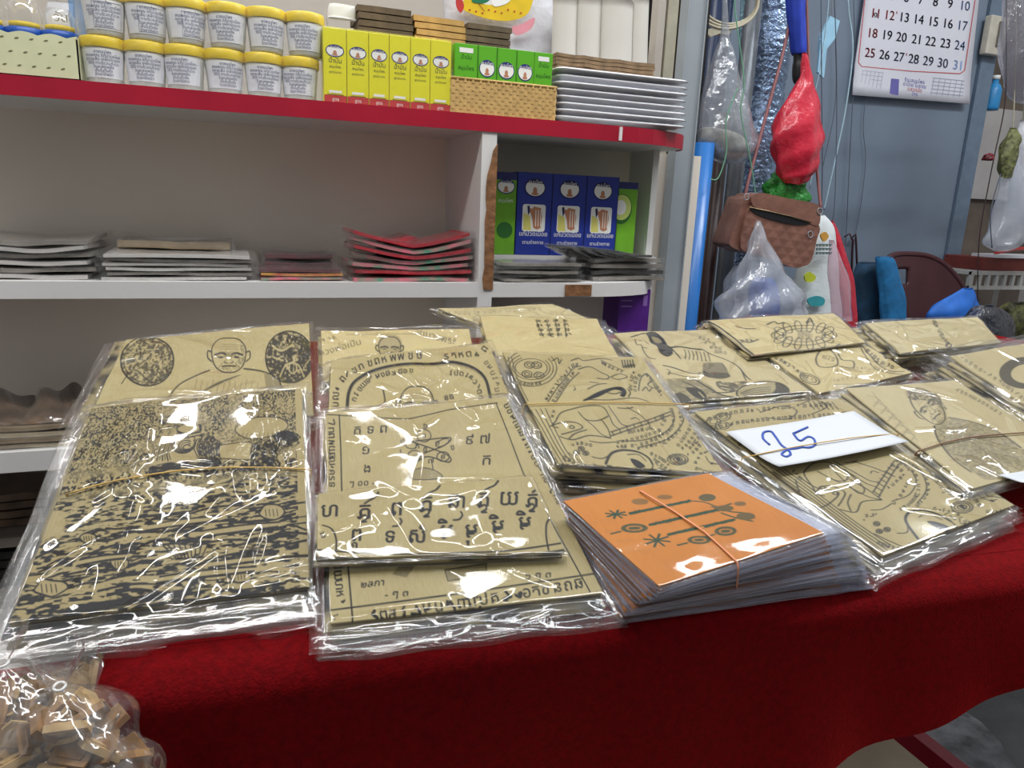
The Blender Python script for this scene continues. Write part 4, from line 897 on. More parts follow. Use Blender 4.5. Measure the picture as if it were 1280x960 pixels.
card(cd, 'white price card with a blue handwritten 25 tucked under the band', [cu([(962, 556), (954, 548), (955, 540), (964, 539), (970, 546), (977, 556), (985, 562), (988, 568), (982, 572), (977, 568), (984, 562), (996, 560), (1004, 558)]),
     cu([(1010, 533), (992, 541)]), cu([(992, 541), (1000, 550), (1010, 545), (1018, 548), (1019, 555), (1012, 559), (1000, 558)])])
card([(1247, 594, .0375), (1330, 578, .0375), (1372, 606, .0375), (1290, 608, .0375)], 'second white price card, only its corner in view at the right edge')
# ------------------------------------------------------------------ the shelf unit behind the table
SH = 1.30; K_ = SH/1.1; BK = 1.54
zt1, zt0 = EYE+.126*K_, EYE+.1025*K_          # top shelf: upper and lower edge
zm1, zm0 = EYE-.1205*K_, EYE-.143*K_          # middle shelf
zl1, zl0 = W(40, 564, SH).z, W(40, 589, SH).z # lower shelf
XL = -.62; xd0, xd1 = W(599, 300, SH).x, W(617, 300, SH).x
xr = WZ(845, 176, zt1).x-.036
su = thing('shelf_unit', (.2, SH+.1, 0), 'white wooden wall shelf with maroon edged top shelf and scuffed divider, behind the table', 'shelf')
def outline(xe, depth, z, x0=XL):
    """plan of a shelf board whose right end bends back"""
    pts = [(x0, SH), (xe-.20, SH)]
    for k in range(1, 9):
        a = math.radians(90*k/8); pts.append((xe-.20+.20*math.sin(a), SH+.12*(1-math.cos(a))))
    return [Vector((x, y, z)) for x, y in pts + [(xe, depth), (x0, depth)]]
o = outline(xr, BK, zt0+.002); b = MB(); b.prism(o, (0, 0, zt1-zt0-.004)); ts = b.build('top_shelf', white_paint, su)
e = outline(xr, BK, zt0)[:10]; b = MB()
for i in range(len(e)-1):
    p, q = e[i], e[i+1]; d = (q-p).normalized(); n_ = Vector((d.y, -d.x, 0))*.003; u_ = Vector((0, 0, zt1-zt0))
    b.hexa([p+n_, q+n_, q, p], [p+n_+u_, q+n_+u_, q+u_, p+u_])
b.build('edging', red_tape, ts)
p = WZ(770, 166, (zt0+zt1)/2); b = MB(); 
pts_ = [e[i].lerp(e[i+1], t/20) for i in range(9) for t in range(20)]; pa = min(pts_, key=lambda q: abs(px_of(q)-765)); pb_ = min(pts_, key=lambda q: abs(px_of(q)-775)); pa = Vector((pa.x, pa.y, (zt0+zt1)/2)); pb_ = Vector((pb_.x, pb_.y, (zt0+zt1)/2)); b.hexa([pa+Vector((0,-.006,-.012)), pb_+Vector((0,-.006,-.012)), pb_+Vector((0,0,-.012)), pa+Vector((0,0,-.012))], [pa+Vector((0,-.006,.012)), pb_+Vector((0,-.006,.012)), pb_+Vector((0,0,.012)), pa+Vector((0,0,.012))]); b.build('reflection_patch', mat('reflection_white', rgb(226, 224, 224), .3), ts)  # small white plate painting a reflection on the curved maroon edging
b = MB(); b.box(XL, xd0, SH, BK, zm0, zm1); b.build('middle_shelf', white_paint, su)
xr2 = WZ(826, 350, zm1).x; o = outline(xr2, BK, zm0, xd1); b = MB(); b.prism(o, (0, 0, zm1-zm0)); rs_ = b.build('corner_shelf', white_paint, su)
pa, pb_ = W(706, 363, SH), W(739, 362, SH); hz = (zm1-zm0)/2
b = MB(); b.box(pa.x, pb_.x, SH-.002, SH+.004, zm0+.002, zm1-.003); b.build('bare_patch', raw_wood, rs_, label='bare brown chip in the shelf edge')
b = MB(); b.box(XL, xd0, SH, BK, zl0, zl1); b.build('lower_shelf', white_paint, su)
b = MB(); b.box(XL, 1.02, BK, BK+.012, .10, zt0+.004); b.build('back_panel', grey_panel, su)
b = MB(); b.box(xd0, xd1, SH, BK, .12, zt0+.003); dv = b.build('divider', white_paint, su)
z0, z1 = W(612, 362, SH).z, W(612, 188, SH).z
b = MB(); rr = np.random.RandomState(2); pts = []
for k in range(13): pts.append(Vector((xd0+.011+rr.uniform(-.003, .003) + (.012 if k > 10 else 0)*(k-10)/2, SH-.0025, z0+(z1-z0)*k/12)))
pts += [Vector((xd1+.001, SH-.0025, z1+.012)), Vector((xd1+.001, SH-.0025, z0))]
b.prism(pts, (0, .004, 0)); b.build('worn_edge', raw_wood, dv, label='worn brown edge of the divider')
b = MB(); xs = xs_panel = W(806, 260, 1.46).x; b.box(xs, xs+.014, 1.44, BK, .12, zt0+.003); b.build('side_panel', white_paint, su)
b = MB(); b.box(XL-.02, XL, SH, BK, .0, zt0+.003); b.build('side_panel', white_paint, su)
b = MB(); b.box(XL, xs, SH+.05, BK, .10, .12); b.build('bottom_shelf', white_paint, su)
for x in (-.3, .6): 
    b = MB(); b.box(x, x+.03, SH+.08, BK, 0, .10); b.build('foot', white_paint, su)
ri = MB(); p0, p1 = W(446, 60, 1.44), W(640, 60, 1.44); ri.box(p0.x, p1.x, 1.39, 1.52, zt1, zt1+.082); ri.build('riser_board', white_paint, su)

# ------------------------------------------------------------------ top shelf goods
yellow = mat('yellow_lid', rgb(230, 200, 16), .35, var=.04); tub = mat('frosted_tub', rgb(196, 196, 190), .35, var=.06, vscale=40, coat=.3)
lab_w = mat('white_label', rgb(228, 230, 236), .5, var=.01); lab_ink = mat('blue_print', rgb(52, 56, 112), .6)
def px_w(x, y, Y, n): return (W(x+n, y, Y)-W(x, y, Y)).length
words = ['ยาสมุนไพร', 'สรรพคุณ แก้ปวดเมื่อย', 'คลายเส้น เคล็ดขัดยอก', 'วิธีใช้ ทาบริเวณที่ปวด', 'วันละสองครั้ง', 'เก็บในที่แห้ง', 'ปิดฝาให้สนิท']
jar_r, jar_h = .0305, .066
def make_jar(loc, label, group, frame=False):
    r = thing('tub', loc, label, 'tub', group); c = Vector(loc); rb, rt_ = jar_r*.82, jar_r*.97
    b = MB(); b.lathe([(0, 0), (rb*.95, 0), (rb, .003), (rt_, jar_h-.013), (rt_*.9, jar_h-.012), (0, jar_h-.012)], c, 36); b.build('body', tub, r)
    b = MB(); R_ = jar_r*1.02; b.lathe([(R_*.98, jar_h-.016), (R_, jar_h-.015), (R_, jar_h-.003), (R_*.96, jar_h-.001), (R_*.86, jar_h), (R_*.82, jar_h-.002), (0, jar_h-.002)], c, 40); b.build('lid', yellow, r)
    b = MB(); n = 20; a0, a1 = math.radians(-155), math.radians(-20); zz = (.008, jar_h-.02)
    rad = lambda z: rb+(rt_-rb)*(z-.003)/(jar_h-.016)+.0007
    fn = lambda u, v, e=0: c+Vector(((rad(zz[0]+(zz[1]-zz[0])*v)+e)*math.cos(a0+(a1-a0)*u), (rad(zz[0]+(zz[1]-zz[0])*v)+e)*math.sin(a0+(a1-a0)*u), zz[0]+(zz[1]-zz[0])*v))
    b.grid(fn, n, 2, 0)
    L = jar_r*(a1-a0); Hh = zz[1]-zz[0]
    for i, w_ in enumerate(words):
        v, t, w = text_tris(w_); size = min(.0058, L*.80/max(w, .1))
        b.text(w_, lambda x, y: fn(.52+x/L, .88-i*.135+(y/Hh), .0004), size, 1)
    for k in range(3):
        if frame: b.grid(lambda u, v: fn(.3+.6*u, .95-.9*(k % 2)+.012*v, .0004), 8, 1, 1)
    if frame:
        for u0 in (.3, .9): b.grid(lambda u, v: fn(u0+.006*u, .06+.89*v, .0004), 1, 2, 1)
    b.build('label', [lab_w, lab_ink], r); return r
ords = ['leftmost', 'second', 'third', 'fourth', 'fifth', 'rightmost']
low = [132, 184, 232, 281, 330, 375]; upp = [(131, 51), (183, 55), (232, 62), (284, 63), (332, 67), (380, 72)]
protos = {}
for i, x in enumerate(low):
    p = W(x, 102, SH+.036); loc = (p.x, SH+.036+.002*(i % 2), zt1)
    lb = f'yellow lidded white tub, {ords[i]} from left in the lower tub row' if i not in (0, 5) else f'yellow lidded white tub at the {"left" if i == 0 else "right"} end of the lower row on the top shelf'
    if i == 0: protos[0] = make_jar(loc, lb, 'yellow lidded tubs on the top shelf')
    else: dup(protos[0], loc, lb, rz=(.15, -.1, -.3, .1, -.05, -.32)[i])
for i, (x, y) in enumerate(upp):
    p = W(x, y, SH+.036); loc = (p.x+.002, SH+.036, zt1+jar_h+.0006)
    lb = f'white tub, {ords[i]} from left in the upper tub row' if i not in (0, 5) else f'white tub at the {"left" if i == 0 else "right"} end of the upper row of tubs on the top shelf'
    if i == 0: protos[1] = make_jar(loc, lb, 'yellow lidded tubs on the top shelf', True)
    elif i < 3: dup(protos[1], loc, lb, rz=(.0, .12, .3)[i])
    else: dup(protos[0], loc, lb, rz=(0, 0, 0, -.25, .05, -.3)[i])
wrapf = film('shrink_wrap', milk=.04, gloss=.09, rough=.1, bump=.5, bscale=40)
for (i, z, nm) in ((0, zt1, 'lower left'), (3, zt1, 'lower right'), (0, zt1+jar_h+.0006, 'upper left'), (3, zt1+jar_h+.0006, 'upper right')):
    xs_ = [W(low[i+k] if z == zt1 else upp[i+k][0], 102 if z == zt1 else upp[i+k][1], SH+.036).x for k in range(3)]
    x0, x1 = xs_[0]-jar_r*1.06, xs_[2]+jar_r*1.06+.003; yc = SH+.037; rr_ = jar_r*1.09; P = []
    for k in range(24):
        a = math.pi/2+math.pi*k/23; P.append((x0+jar_r+rr_*math.cos(a), yc+rr_*math.sin(a)))
    for k in range(24):
        a = -math.pi/2+math.pi*k/23; P.append((x1-jar_r+rr_*math.cos(a), yc+rr_*math.sin(a)))
    rw = np.random.RandomState(i+int(z*1000)); b = MB(); N_p = len(P)
    hs_ = [.001, .02, .04, .056, .066]; jit_ = rw.uniform(0, .0022, (5, N_p))
    b.add([(px_+(px_-(x0+x1)/2)*jit_[j, k]*2, py_-(jit_[j, k] if py_ < yc else -jit_[j, k]), z+h) for j, h in enumerate(hs_) for k, (px_, py_) in enumerate(P)],
          [(j*N_p+k, j*N_p+(k+1) % N_p, (j+1)*N_p+(k+1) % N_p, (j+1)*N_p+k) for j in range(4) for k in range(N_p)], 0, True)
    tag(b.build('plastic_wrap', wrapf), f'clear plastic wrap round the {nm} three tubs on the top shelf', 'plastic wrap')

# logo ellipse + writing helper for cartons
def carton(name, x0, x1, z0, z1, y0, depth, mats, label, cat, group, deco):
    r = thing(name, ((x0+x1)/2, y0+depth/2, z0), label, cat, group); b = MB(); b.box(x0, x1, y0, y0+depth, z0, z1); b.build('body', mats[0], r, bevel=.0008)
    b = MB(); deco(b, x0, x1, y0-.0004, z0, z1); b.build('print', mats, r); return r
ydk = mat('dark_print', rgb(70, 66, 38), .6); wht = mat('white_print', rgb(236, 236, 232), .5, var=.01); navy = mat('navy_print', rgb(40, 44, 110), .5); skin = mat('skin_print', rgb(190, 130, 96), .6); redp = mat('red_print', rgb(196, 52, 52), .45)
ybox = mat('yellow_carton', rgb(226, 220, 28), .38, var=.03); gbox = mat('green_carton', rgb(92, 176, 34), .4, var=.05); bbox = mat('blue_carton', rgb(34, 54, 150), .38, var=.06)
def rect(b, x0, x1, z0, z1, y, mi): b.quad((x0, y, z0), (x1, y, z0), (x1, y, z1), (x0, y, z1), mi)
def oval(b, x, z, rx, rz_, y, mi, n=28, **k): b.disc((x, y, z), (rx, 0, 0), (0, 0, rz_), n, mi, **k)
def wr(b, st, x, z, size, y, mi): b.flat(st, (x, y, z), (1, 0, 0), (0, 0, 1), size, mi)
def logo(b, x, z, rx, rz_, y, m_o, m_w, m_s):
    oval(b, x, z, rx, rz_, y, m_o); oval(b, x, z, rx*.9, rz_*.86, y-.0001, m_w); oval(b, x, z, rx*.9, rz_*.86, y-.00015, m_o, 16, a0=.5, a1=math.pi-.5)
    wr(b, 'สมุนไพร', x, z+rz_*.42, rz_*.5, y-.0003, m_w); oval(b, x, z-rz_*.3, rx*.2, rz_*.36, y-.0002, m_s, 14); oval(b, x, z-rz_*.62, rx*.34, rz_*.16, y-.0003, m_s, 10)
ymats = [ybox, redp, wht, navy, skin, ydk]
def ydeco(b, x0, x1, y, z0, z1):
    h = z1-z0; w = x1-x0; xc = (x0+x1)/2
    rect(b, x0+.0004, x1-.0004, z0+.0006, z0+h*.10, y, 1); logo(b, xc, z1-h*.30, w*.40, h*.085, y, 3, 2, 4)
    wr(b, 'น้ำมัน', xc, z1-h*.46, h*.085, y, 5); wr(b, 'สมุนไพร', xc, z1-h*.53, h*.05, y, 5); wr(b, 'สูตรโบราณ', xc, z1-h*.60, h*.04, y, 5)
    rect(b, xc-w*.28, xc+w*.28, z0+h*.13, z0+h*.165, y, 2); rect(b, xc-w*.36, xc+w*.36, z0+h*.105, z0+h*.112, y, 5); wr(b, 'สูตร', xc, z0+h*.025, h*.06, y-.0001, 2)
xs_ = [404, 433.5, 461, 486.5, 513, 538, 564]; Yb = SH+.006
for i in range(6):
    x0, x1 = W(xs_[i], 80, Yb).x, W(xs_[i+1], 85, Yb).x; z1 = zt1+.112
    carton('oil_carton', x0+.0004, x1-.0004, zt1, z1, Yb, .034, ymats, f'tall yellow carton with oval emblem and red foot, {ords[i]} of the yellow row' if i in (0, 5) else f'tall yellow carton with oval emblem, {ords[i]} from the left in the yellow row', 'carton', 'yellow cartons on the top shelf', ydeco)
x0, x1 = W(404, 80, Yb).x, W(564, 85, Yb).x
b = MB(); b.box(x0-.001, x1+.001, Yb-.002, Yb+.036, zt1+.0005, zt1+.1135); o = b.build('plastic_wrap', film('box_wrap', milk=.02, gloss=.05, rough=.08, bump=.3, bscale=30)); tag(o, 'clear plastic wrap round the six yellow cartons', 'plastic wrap')

# woven basket with green cartons
straw = mat('woven_straw', rgb(212, 176, 112), .7, var=.1, vscale=80)
bx0, bx1 = W(564, 120, SH+.004).x, W(695, 125, SH+.004).x; bh = .056; by0, by1 = SH+.004, SH+.10
bk = thing('woven_basket', ((bx0+bx1)/2, (by0+by1)/2, zt1), 'rectangular woven straw basket holding the green cartons', 'basket')
def weave_wall(b, p, q, h, nrm):
    d = q-p; n = int(d.length/.0068); rows_ = 9; u_ = d/n
    for j in range(rows_):
        for i in range(n):
            o_ = (i+j) % 2; c0 = p+u_*i+Vector((0, 0, h*j/rows_)); k = nrm*(.0026 if o_ else .0010)
            a = [c0, c0+u_, c0+u_+Vector((0, 0, h/rows_)), c0+Vector((0, 0, h/rows_))]
            m1, m2 = c0+u_*.5+k, c0+u_*.5+k+Vector((0, 0, h/rows_))
            b.add([a[0], m1, a[1], a[2], m2, a[3]], [(0, 1, 4, 5), (1, 2, 3, 4)], 0, False)
b = MB(); c4 = [Vector((bx0, by0, zt1)), Vector((bx1, by0, zt1)), Vector((bx1, by1, zt1)), Vector((bx0, by1, zt1))]
for i in range(4):
    p, q = c4[i], c4[(i+1) % 4]; d = (q-p).normalized(); weave_wall(b, p, q, bh, Vector((d.y, -d.x, 0)))
b.box(bx0+.001, bx1-.001, by0+.0015, by0+.003, zt1+.001, zt1+bh-.001); b.box(bx0+.001, bx1-.001, by1-.003, by1-.0015, zt1+.001, zt1+bh-.001); b.box(bx0+.001, bx0+.003, by0+.002, by1-.002, zt1+.001, zt1+bh-.001); b.box(bx1-.003, bx1-.001, by0+.002, by1-.002, zt1+.001, zt1+bh-.001); b.box(bx0, bx1, by0, by1, zt1, zt1+.003); b.build('body', straw, bk)
b = MB(); b.tube([c+Vector((0, 0, bh)) for c in c4], .0025, 8, closed=True); b.build('rim', straw, bk)
gmats = [gbox, redp, wht, navy, skin, mat('dark_green_print', rgb(26, 84, 22), .5)]
gx = [568, 597, 621, 645.6, 668, 691]; Yg = SH+.012
def gdeco(side):
    def f(b, x0, x1, y, z0, z1):
        h = z1-z0; w = x1-x0; xc = (x0+x1)/2
        if side: 
            for k in range(4): wr(b, ('น้ำมัน', 'สมุนไพร', 'ใบ', 'สูตร')[k], xc, z1-h*(.22+.16*k), h*.08, y, 5)
            rect(b, xc-w*.3, xc+w*.3, z1-h*.13, z1-h*.06, y, 2)
        else: logo(b, xc, z1-h*.33, w*.42, h*.13, y, 3, 2, 4); rect(b, x0+.0005, x0+.0012, z0, z1, y, 5)
    return f
for i in range(5):
    x0, x1 = W(gx[i], 75, Yg).x, W(gx[i+1], 80, Yg).x
    lab = ['green carton with written side, left end of the straw basket', 'green carton with oval emblem, left of three in the straw basket', 'green carton with oval emblem, middle of three in the straw basket', 'green carton with oval emblem, right of three in the straw basket', 'green carton with written side, right end of the straw basket'][i]
    carton('oil_carton', x0+.0004, x1-.0004, zt1+.0035, zt1+.113, Yg, .034, gmats, lab, 'carton', 'green cartons in the basket', gdeco(i in (0, 4)))

# white trays and the brown packets on them
tray_m = mat('white_melamine', rgb(222, 222, 228), .28, var=.02)
tx0, tx1 = W(694, 130, SH+.02).x, W(853, 150, SH+.03).x; tn = 8; tp = .0117
def rrect(x0, x1, y0, y1, r, n=5):
    P = []
    for cx, cy, a in ((x1-r, y0+r, -90), (x1-r, y1-r, 0), (x0+r, y1-r, 90), (x0+r, y0+r, 180)):
        for k in range(n+1): an = math.radians(a+90*k/n); P.append((cx+r*math.cos(an), cy+r*math.sin(an)))
    return P
for i in range(tn):
    z = zt1+.001+tp*i; b = MB(); ty0, ty1 = SH+.010, SH+.20
    rings = [rrect(tx0+.034, tx1-.034, ty0+.034, ty1-.034, .012), rrect(tx0+.006, tx1-.006, ty0+.006, ty1-.006, .016), rrect(tx0-.001, tx1+.001, ty0-.001, ty1+.001, .017), rrect(tx0+.003, tx1-.003, ty0+.003, ty1-.003, .015), rrect(tx0+.014, tx1-.014, ty0+.014, ty1-.014, .012)]
    zs = [0, .0068, .0078, .0110, .0025]; N_p = len(rings[0])
    b.add([(x, y, z+zz) for rg, zz in zip(rings, zs) for x, y in rg], [(j*N_p+k, j*N_p+(k+1) % N_p, (j+1)*N_p+(k+1) % N_p, (j+1)*N_p+k) for j in range(4) for k in range(N_p)] + [tuple(range(N_p))[::-1], tuple(range(4*N_p, 5*N_p))], 0, True)
    o = b.build('tray', tray_m); off = (R.uniform(-.003, .003), R.uniform(-.003, .002)); o.location.x += off[0]; o.location.y += off[1]
    tag(o, 'topmost white tray under the brown cards, right end of the top shelf' if i == tn-1 else 'white serving tray inside the pile at the right end of the top shelf', 'tray', 'white trays stacked on the top shelf')
brown = mat('brown_card', rgb(136, 110, 80), .7, var=.2, vscale=50); browl = mat('tan_card', rgb(206, 160, 92), .7, var=.15, vscale=50); browd = mat('dark_brown_card', rgb(104, 86, 64), .7, var=.2, vscale=50)
def slab(name, c, sx, sy, th, m, rz=0, bend=0, tilt=(0, 0), seed=0, parent=None, nx=8, ny=4, wob=.0008):
    """a thin packet lying flat: top, underside and edges; bend lifts its ends"""
    ca, sa = math.cos(rz), math.sin(rz); rs = np.random.RandomState(seed); gz = noise2(ny+1, nx+1, 3, 2, seed)*wob
    def P(u, v, top):
        x, y = (u-.5)*sx, (v-.5)*sy; z = bend*abs(2*u-1)**1.3 + tilt[0]*x + tilt[1]*y + gz[int(round(v*ny)), int(round(u*nx))] + (th if top else 0)
        return (c[0]+x*ca-y*sa, c[1]+x*sa+y*ca, c[2]+z)
    b = MB(); b.grid(lambda u, v: P(u, v, True), nx, ny); b.grid(lambda u, v: P(u, 1-v, False), nx, ny)
    b.grid(lambda u, v: P(u, 0, v > .5), nx, 1, 0, False); b.grid(lambda u, v: P(1-u, 1, v > .5), nx, 1, 0, False)
    b.grid(lambda u, v: P(1, u, v > .5), ny, 1, 0, False); b.grid(lambda u, v: P(0, 1-u, v > .5), ny, 1, 0, False)
    return b.build(name, m, parent, org=(c[0], c[1], c[2]))
zt_ = zt1+.001+tp*(tn-1)+.0115
for j, (xa, xb) in enumerate(((693, 728), (728, 772), (770, 815))):
    p, q = W(xa, 80, SH+.05), W(xb, 80, SH+.05)
    for i in range(4):
        o = slab('card_packet', ((p.x+q.x)/2+R.uniform(-.002, .002), SH+.075, zt_+.0068*i), q.x-p.x+.002, .07, .0058, brown, seed=i+j*9, bend=.0015, rz=R.uniform(-.05, .05))
        tag(o, f'brown card packet in the {("left", "middle", "right")[j]} pile on top of the white trays', 'packet', f'brown cards on the trays, {("left", "middle", "right")[j]} pile')
for j, (xa, xb, m_, nm, ytop) in enumerate(((446, 516, browd, 'left', 5), (516, 582, browl, 'middle', 18), (582, 640, browd, 'right', 27))):
    p, q = W(xa, 40, 1.41), W(xb, 40, 1.41); zb = zt1+.0825; ztop = W((xa+xb)/2, ytop+4, 1.41).z; n_ = 8; th = (ztop-zb)/n_
    for i in range(n_):
        o = slab('card_packet', ((p.x+q.x)/2+R.uniform(-.003, .003), 1.45, zb+th*i), q.x-p.x-.004, .09, th*.84, m_, seed=40+i+j*9, rz=R.uniform(-.04, .04), wob=.0006)
        tag(o, f'thin {"tan" if m_ is browl else "dark brown"} packet in the {nm} pile behind the yellow cartons', 'packet', f'packets behind the yellow cartons, {nm} pile')

# cream basket with punched holes and the clear jars inside it
cb = thing('plastic_basket', (W(40, 90, SH+.05).x, SH+.05, zt1), 'cream plastic basket with scalloped rim and small holes, left end of the top shelf', 'basket')
creamp_ = mat('cream_plastic', rgb(212, 214, 176), .45, var=.03); x0, x1 = W(-60, 90, SH+.003).x, W(101, 100, SH+.003).x; hz_ = W(60, 42, SH+.003).z-zt1
def basket_wall(b, p, q, nrm):
    n = 60; d = q-p; L_ = d.length
    top = [p+d*(i/n)+Vector((0, 0, hz_-.004+.004*abs(math.sin(i/n*L_/.036*math.pi)))) for i in range(n+1)]
    outl = [p, q]+top[::-1]; b.prism(outl, -nrm*.002)
b = MB(); c4 = [Vector((x0, SH+.003, zt1)), Vector((x1, SH+.003, zt1)), Vector((x1, SH+.13, zt1)), Vector((x0, SH+.13, zt1))]
for i in range(4):
    p, q = c4[i], c4[(i+1) % 4]; d = (q-p).normalized(); basket_wall(b, p, q, Vector((d.y, -d.x, 0)))
b.box(x0, x1, SH+.003, SH+.13, zt1, zt1+.002); b.build('body', creamp_, cb)
b = MB(); holes = mat('hole_shadow', rgb(120, 118, 84), .9)
k = 0; xx = x0+.01
while xx < x1-.008:
    for j in range(3):
        zc = zt1+.014+.018*j; dx = .009*(j % 2)
        b.prism([Vector((xx+dx+.0028*math.cos(a), SH+.0026, zc+.0012*math.sin(a)+.25*.0028*math.cos(a))) for a in [2*math.pi*t/8 for t in range(8)]], (0, .003, 0))
    xx += .018
b.build('slot', holes, cb).__setitem__('kind', 'stuff')
blue_l = mat('blue_lid', rgb(30, 84, 176), .35); clearj = film('clear_jar', milk=.05, gloss=.12, rough=.06); yel = mat('yellow_paper', rgb(236, 206, 40), .6)
for i, (xp, tall) in enumerate(((-16, .05), (31, .05), (75, .034))):
    p = W(xp, 35, SH+.05); r_ = .0245; zb = W(31, 44, SH+.05).z-.004; c = Vector((p.x, SH+.05, zt1+.0022))
    j = thing('jar', c, ('clear jar standing on its blue lid, cut off at the left edge', 'clear domed jar standing on its blue lid in the cream basket', 'blue lidded clear jar beside the domed one in the cream basket')[i], 'jar', 'clear jars in the cream basket')
    b = MB(); h0 = zb-c.z; b.lathe([(0, 0), (r_*.9, 0), (r_*.92, h0), (r_, h0), (r_*1.04, h0+.002), (r_*1.04, h0+.011), (r_*.98, h0+.012), (0, h0+.012)], c, 32); b.build('lid', blue_l, j)
    b = MB(); b.lathe([(r_*.95, h0+.012), (r_, h0+.018), (r_, h0+.03*tall/.05), (r_*.9, h0+.012+tall*.6), (r_*.6, h0+.012+tall*.92), (0, h0+.012+tall)], c, 32, cap=(False, False)); b.build('jar_body', clearj, j)
    b = MB(); b.lathe([(0, h0+.0125), (r_*.8, h0+.0125), (r_*.8, h0+.02), (0, h0+.022)], c, 20); b.build('filling', yel, j)
# things standing at the back of the top shelf
blob_seed = [0]
def blob(name, secs, Y, m, ry=.6, n=28, amp=.06, freq=7, seed=1, parent=None, cap=(True, True), sub=4, twist=.25, org=None, solid=0):
    """a soft hanging or standing body: sections (photo y, left x, right x) at depth Y; folds run lengthways"""
    S = smooth_path(secs, sub); rs = np.random.RandomState(seed); ph = rs.uniform(0, 6.3, 4); b = MB(); V = []; N_s = len(S)
    for i, (y, l, r_) in enumerate(S):
        p, q = W(l, y, Y), W(r_, y, Y); c = (p+q)/2; R_ = (q-p).length/2
        for k in range(n):
            a = 2*math.pi*k/n; w = 1+amp*(math.sin(freq*a+ph[0]+twist*i*.3)*.6+math.sin((freq*2-1)*a+ph[1]-i*.11)*.4)+amp*.6*math.sin(i*.9+3*a+ph[2])
            V.append((c.x+R_*w*math.cos(a), c.y+R_*ry*w*math.sin(a), c.z+R_*.12*amp*4*math.sin(2*a+ph[3])))
    f = [(i*n+k, i*n+(k+1) % n, (i+1)*n+(k+1) % n, (i+1)*n+k) for i in range(N_s-1) for k in range(n)]
    if cap[0]: f.append(tuple(range(n)))
    if cap[1]: f.append(tuple(range((N_s-1)*n, N_s*n))[::-1])
    b.add(V, f, 0, True); return b.build(name, m, parent, org=org)
white_bag = mat('white_plastic_bag', rgb(222, 222, 228), .3, var=.04, vscale=14, bump=.5, bscale=26)
o = blob('plastic_bag', [(2, 60, 90), (20, 58, 92), (44, 58, 94)], SH+.12, white_bag, .3, seed=3); tag(o, 'white bag with Thai letters behind the blue lidded jars', 'bag')
b = MB(); b.flat('วัน', W(76, 27, SH+.10), (1, 0, 0), (0, 0, 1), .018); b.build('writing', ydk, o, label='dark Thai lettering')
o = blob('plastic_bag', [(-6, 84, 112), (14, 86, 112), (30, 88, 112), (47, 90, 112)], SH+.09, film('blue_clear_film', tint=(.72, .85, 1, 1), milk=.3, gloss=.1, mcol=rgb(130, 170, 215)), .3, seed=4, amp=.12); tag(o, 'pale blue clear bag behind the leftmost upper tub', 'bag')
o = blob('folded_cloth', [(20, 404, 446), (26, 402, 448), (40, 402, 450), (46, 402, 450)], SH+.15, mat('navy_cloth', rgb(40, 52, 120), .8, var=.1), .4, seed=5, amp=.03)
o.location.z = zt1; WLOC[o.name] = o.location; tag(o, 'navy blue box shape between the tubs and the brown packets', 'bundle')
o = blob('tissue_pack', [(6, 412, 444), (12, 410, 446), (24, 410, 446)], SH+.13, wht, .4, seed=6, amp=.03); tag(o, 'small white pack behind the yellow cartons, left of the brown packets', 'pack')
sb = blob('snack_bag', [(-40, 556, 688), (0, 552, 692), (40, 556, 690), (100, 560, 688)], BK+.03, white_bag, .16, seed=7, amp=.02); tag(sb, 'white printed sack with yellow, red and green shapes behind the brown packets', 'sack')
b = MB(); Yk = BK+.0095-.022
def patch(pts, m_i, dy=0): b.prism([W(x, y, Yk-dy) for x, y in smooth_path(pts, 4, True)], (0, .0012, 0), m_i)
patch([(578, 10), (592, 18), (612, 24), (636, 26), (656, 20), (664, 8), (666, -12), (640, -2), (616, 6), (596, 2), (584, -6)], 0)
patch([(584, -6), (596, 2), (606, 14), (598, 4), (590, -14)], 1, .0008); patch([(596, -8), (614, -4), (606, 4), (590, 2)], 2, .0012); patch([(616, -2), (640, -6), (634, 4), (618, 8)], 3, .0012); patch([(572, -10), (580, 6), (576, 16), (570, 6)], 1, .0008); patch([(640, 34), (652, 30), (668, 22), (664, 36), (646, 44)], 4, .0008)
for k in range(9): patch([(586+k*8, 12+2*(k % 3)), (588+k*8, 11+2*(k % 3)), (588+k*8, 13+2*(k % 3))], 1, .0014)
b.build('print', [mat('yellow_print', rgb(232, 196, 30), .4), redp, mat('green_print', rgb(30, 120, 80), .4), wht, mat('pink_print', rgb(226, 150, 160), .4)], sb)
for i, (xa, xb, y1) in enumerate(((692, 722, 62), (722, 752, 64), (752, 792, 64), (792, 812, 70))):
    o = blob('paper_roll', [(-40, xa+2, xb+2), (20, xa, xb), (y1, xa-1, xb-1), (y1+70, xa-2, xb-2)], SH+.222-.004*i, mat('white_roll', rgb(206, 202, 194), .6, var=.05, vscale=6), .55, seed=8+i, amp=.012)
    d = zt1-min((o.matrix_world @ Vector(c)).z for c in o.bound_box) if False else 0
    o.location.z = zt1+.0; tag(o, f'tall off-white roll standing behind the trays, {ords[i] if i else "leftmost"} of the white rolls' if i < 3 else 'narrow off-white roll next to the cream wall strips', 'roll', 'white rolls behind the trays')

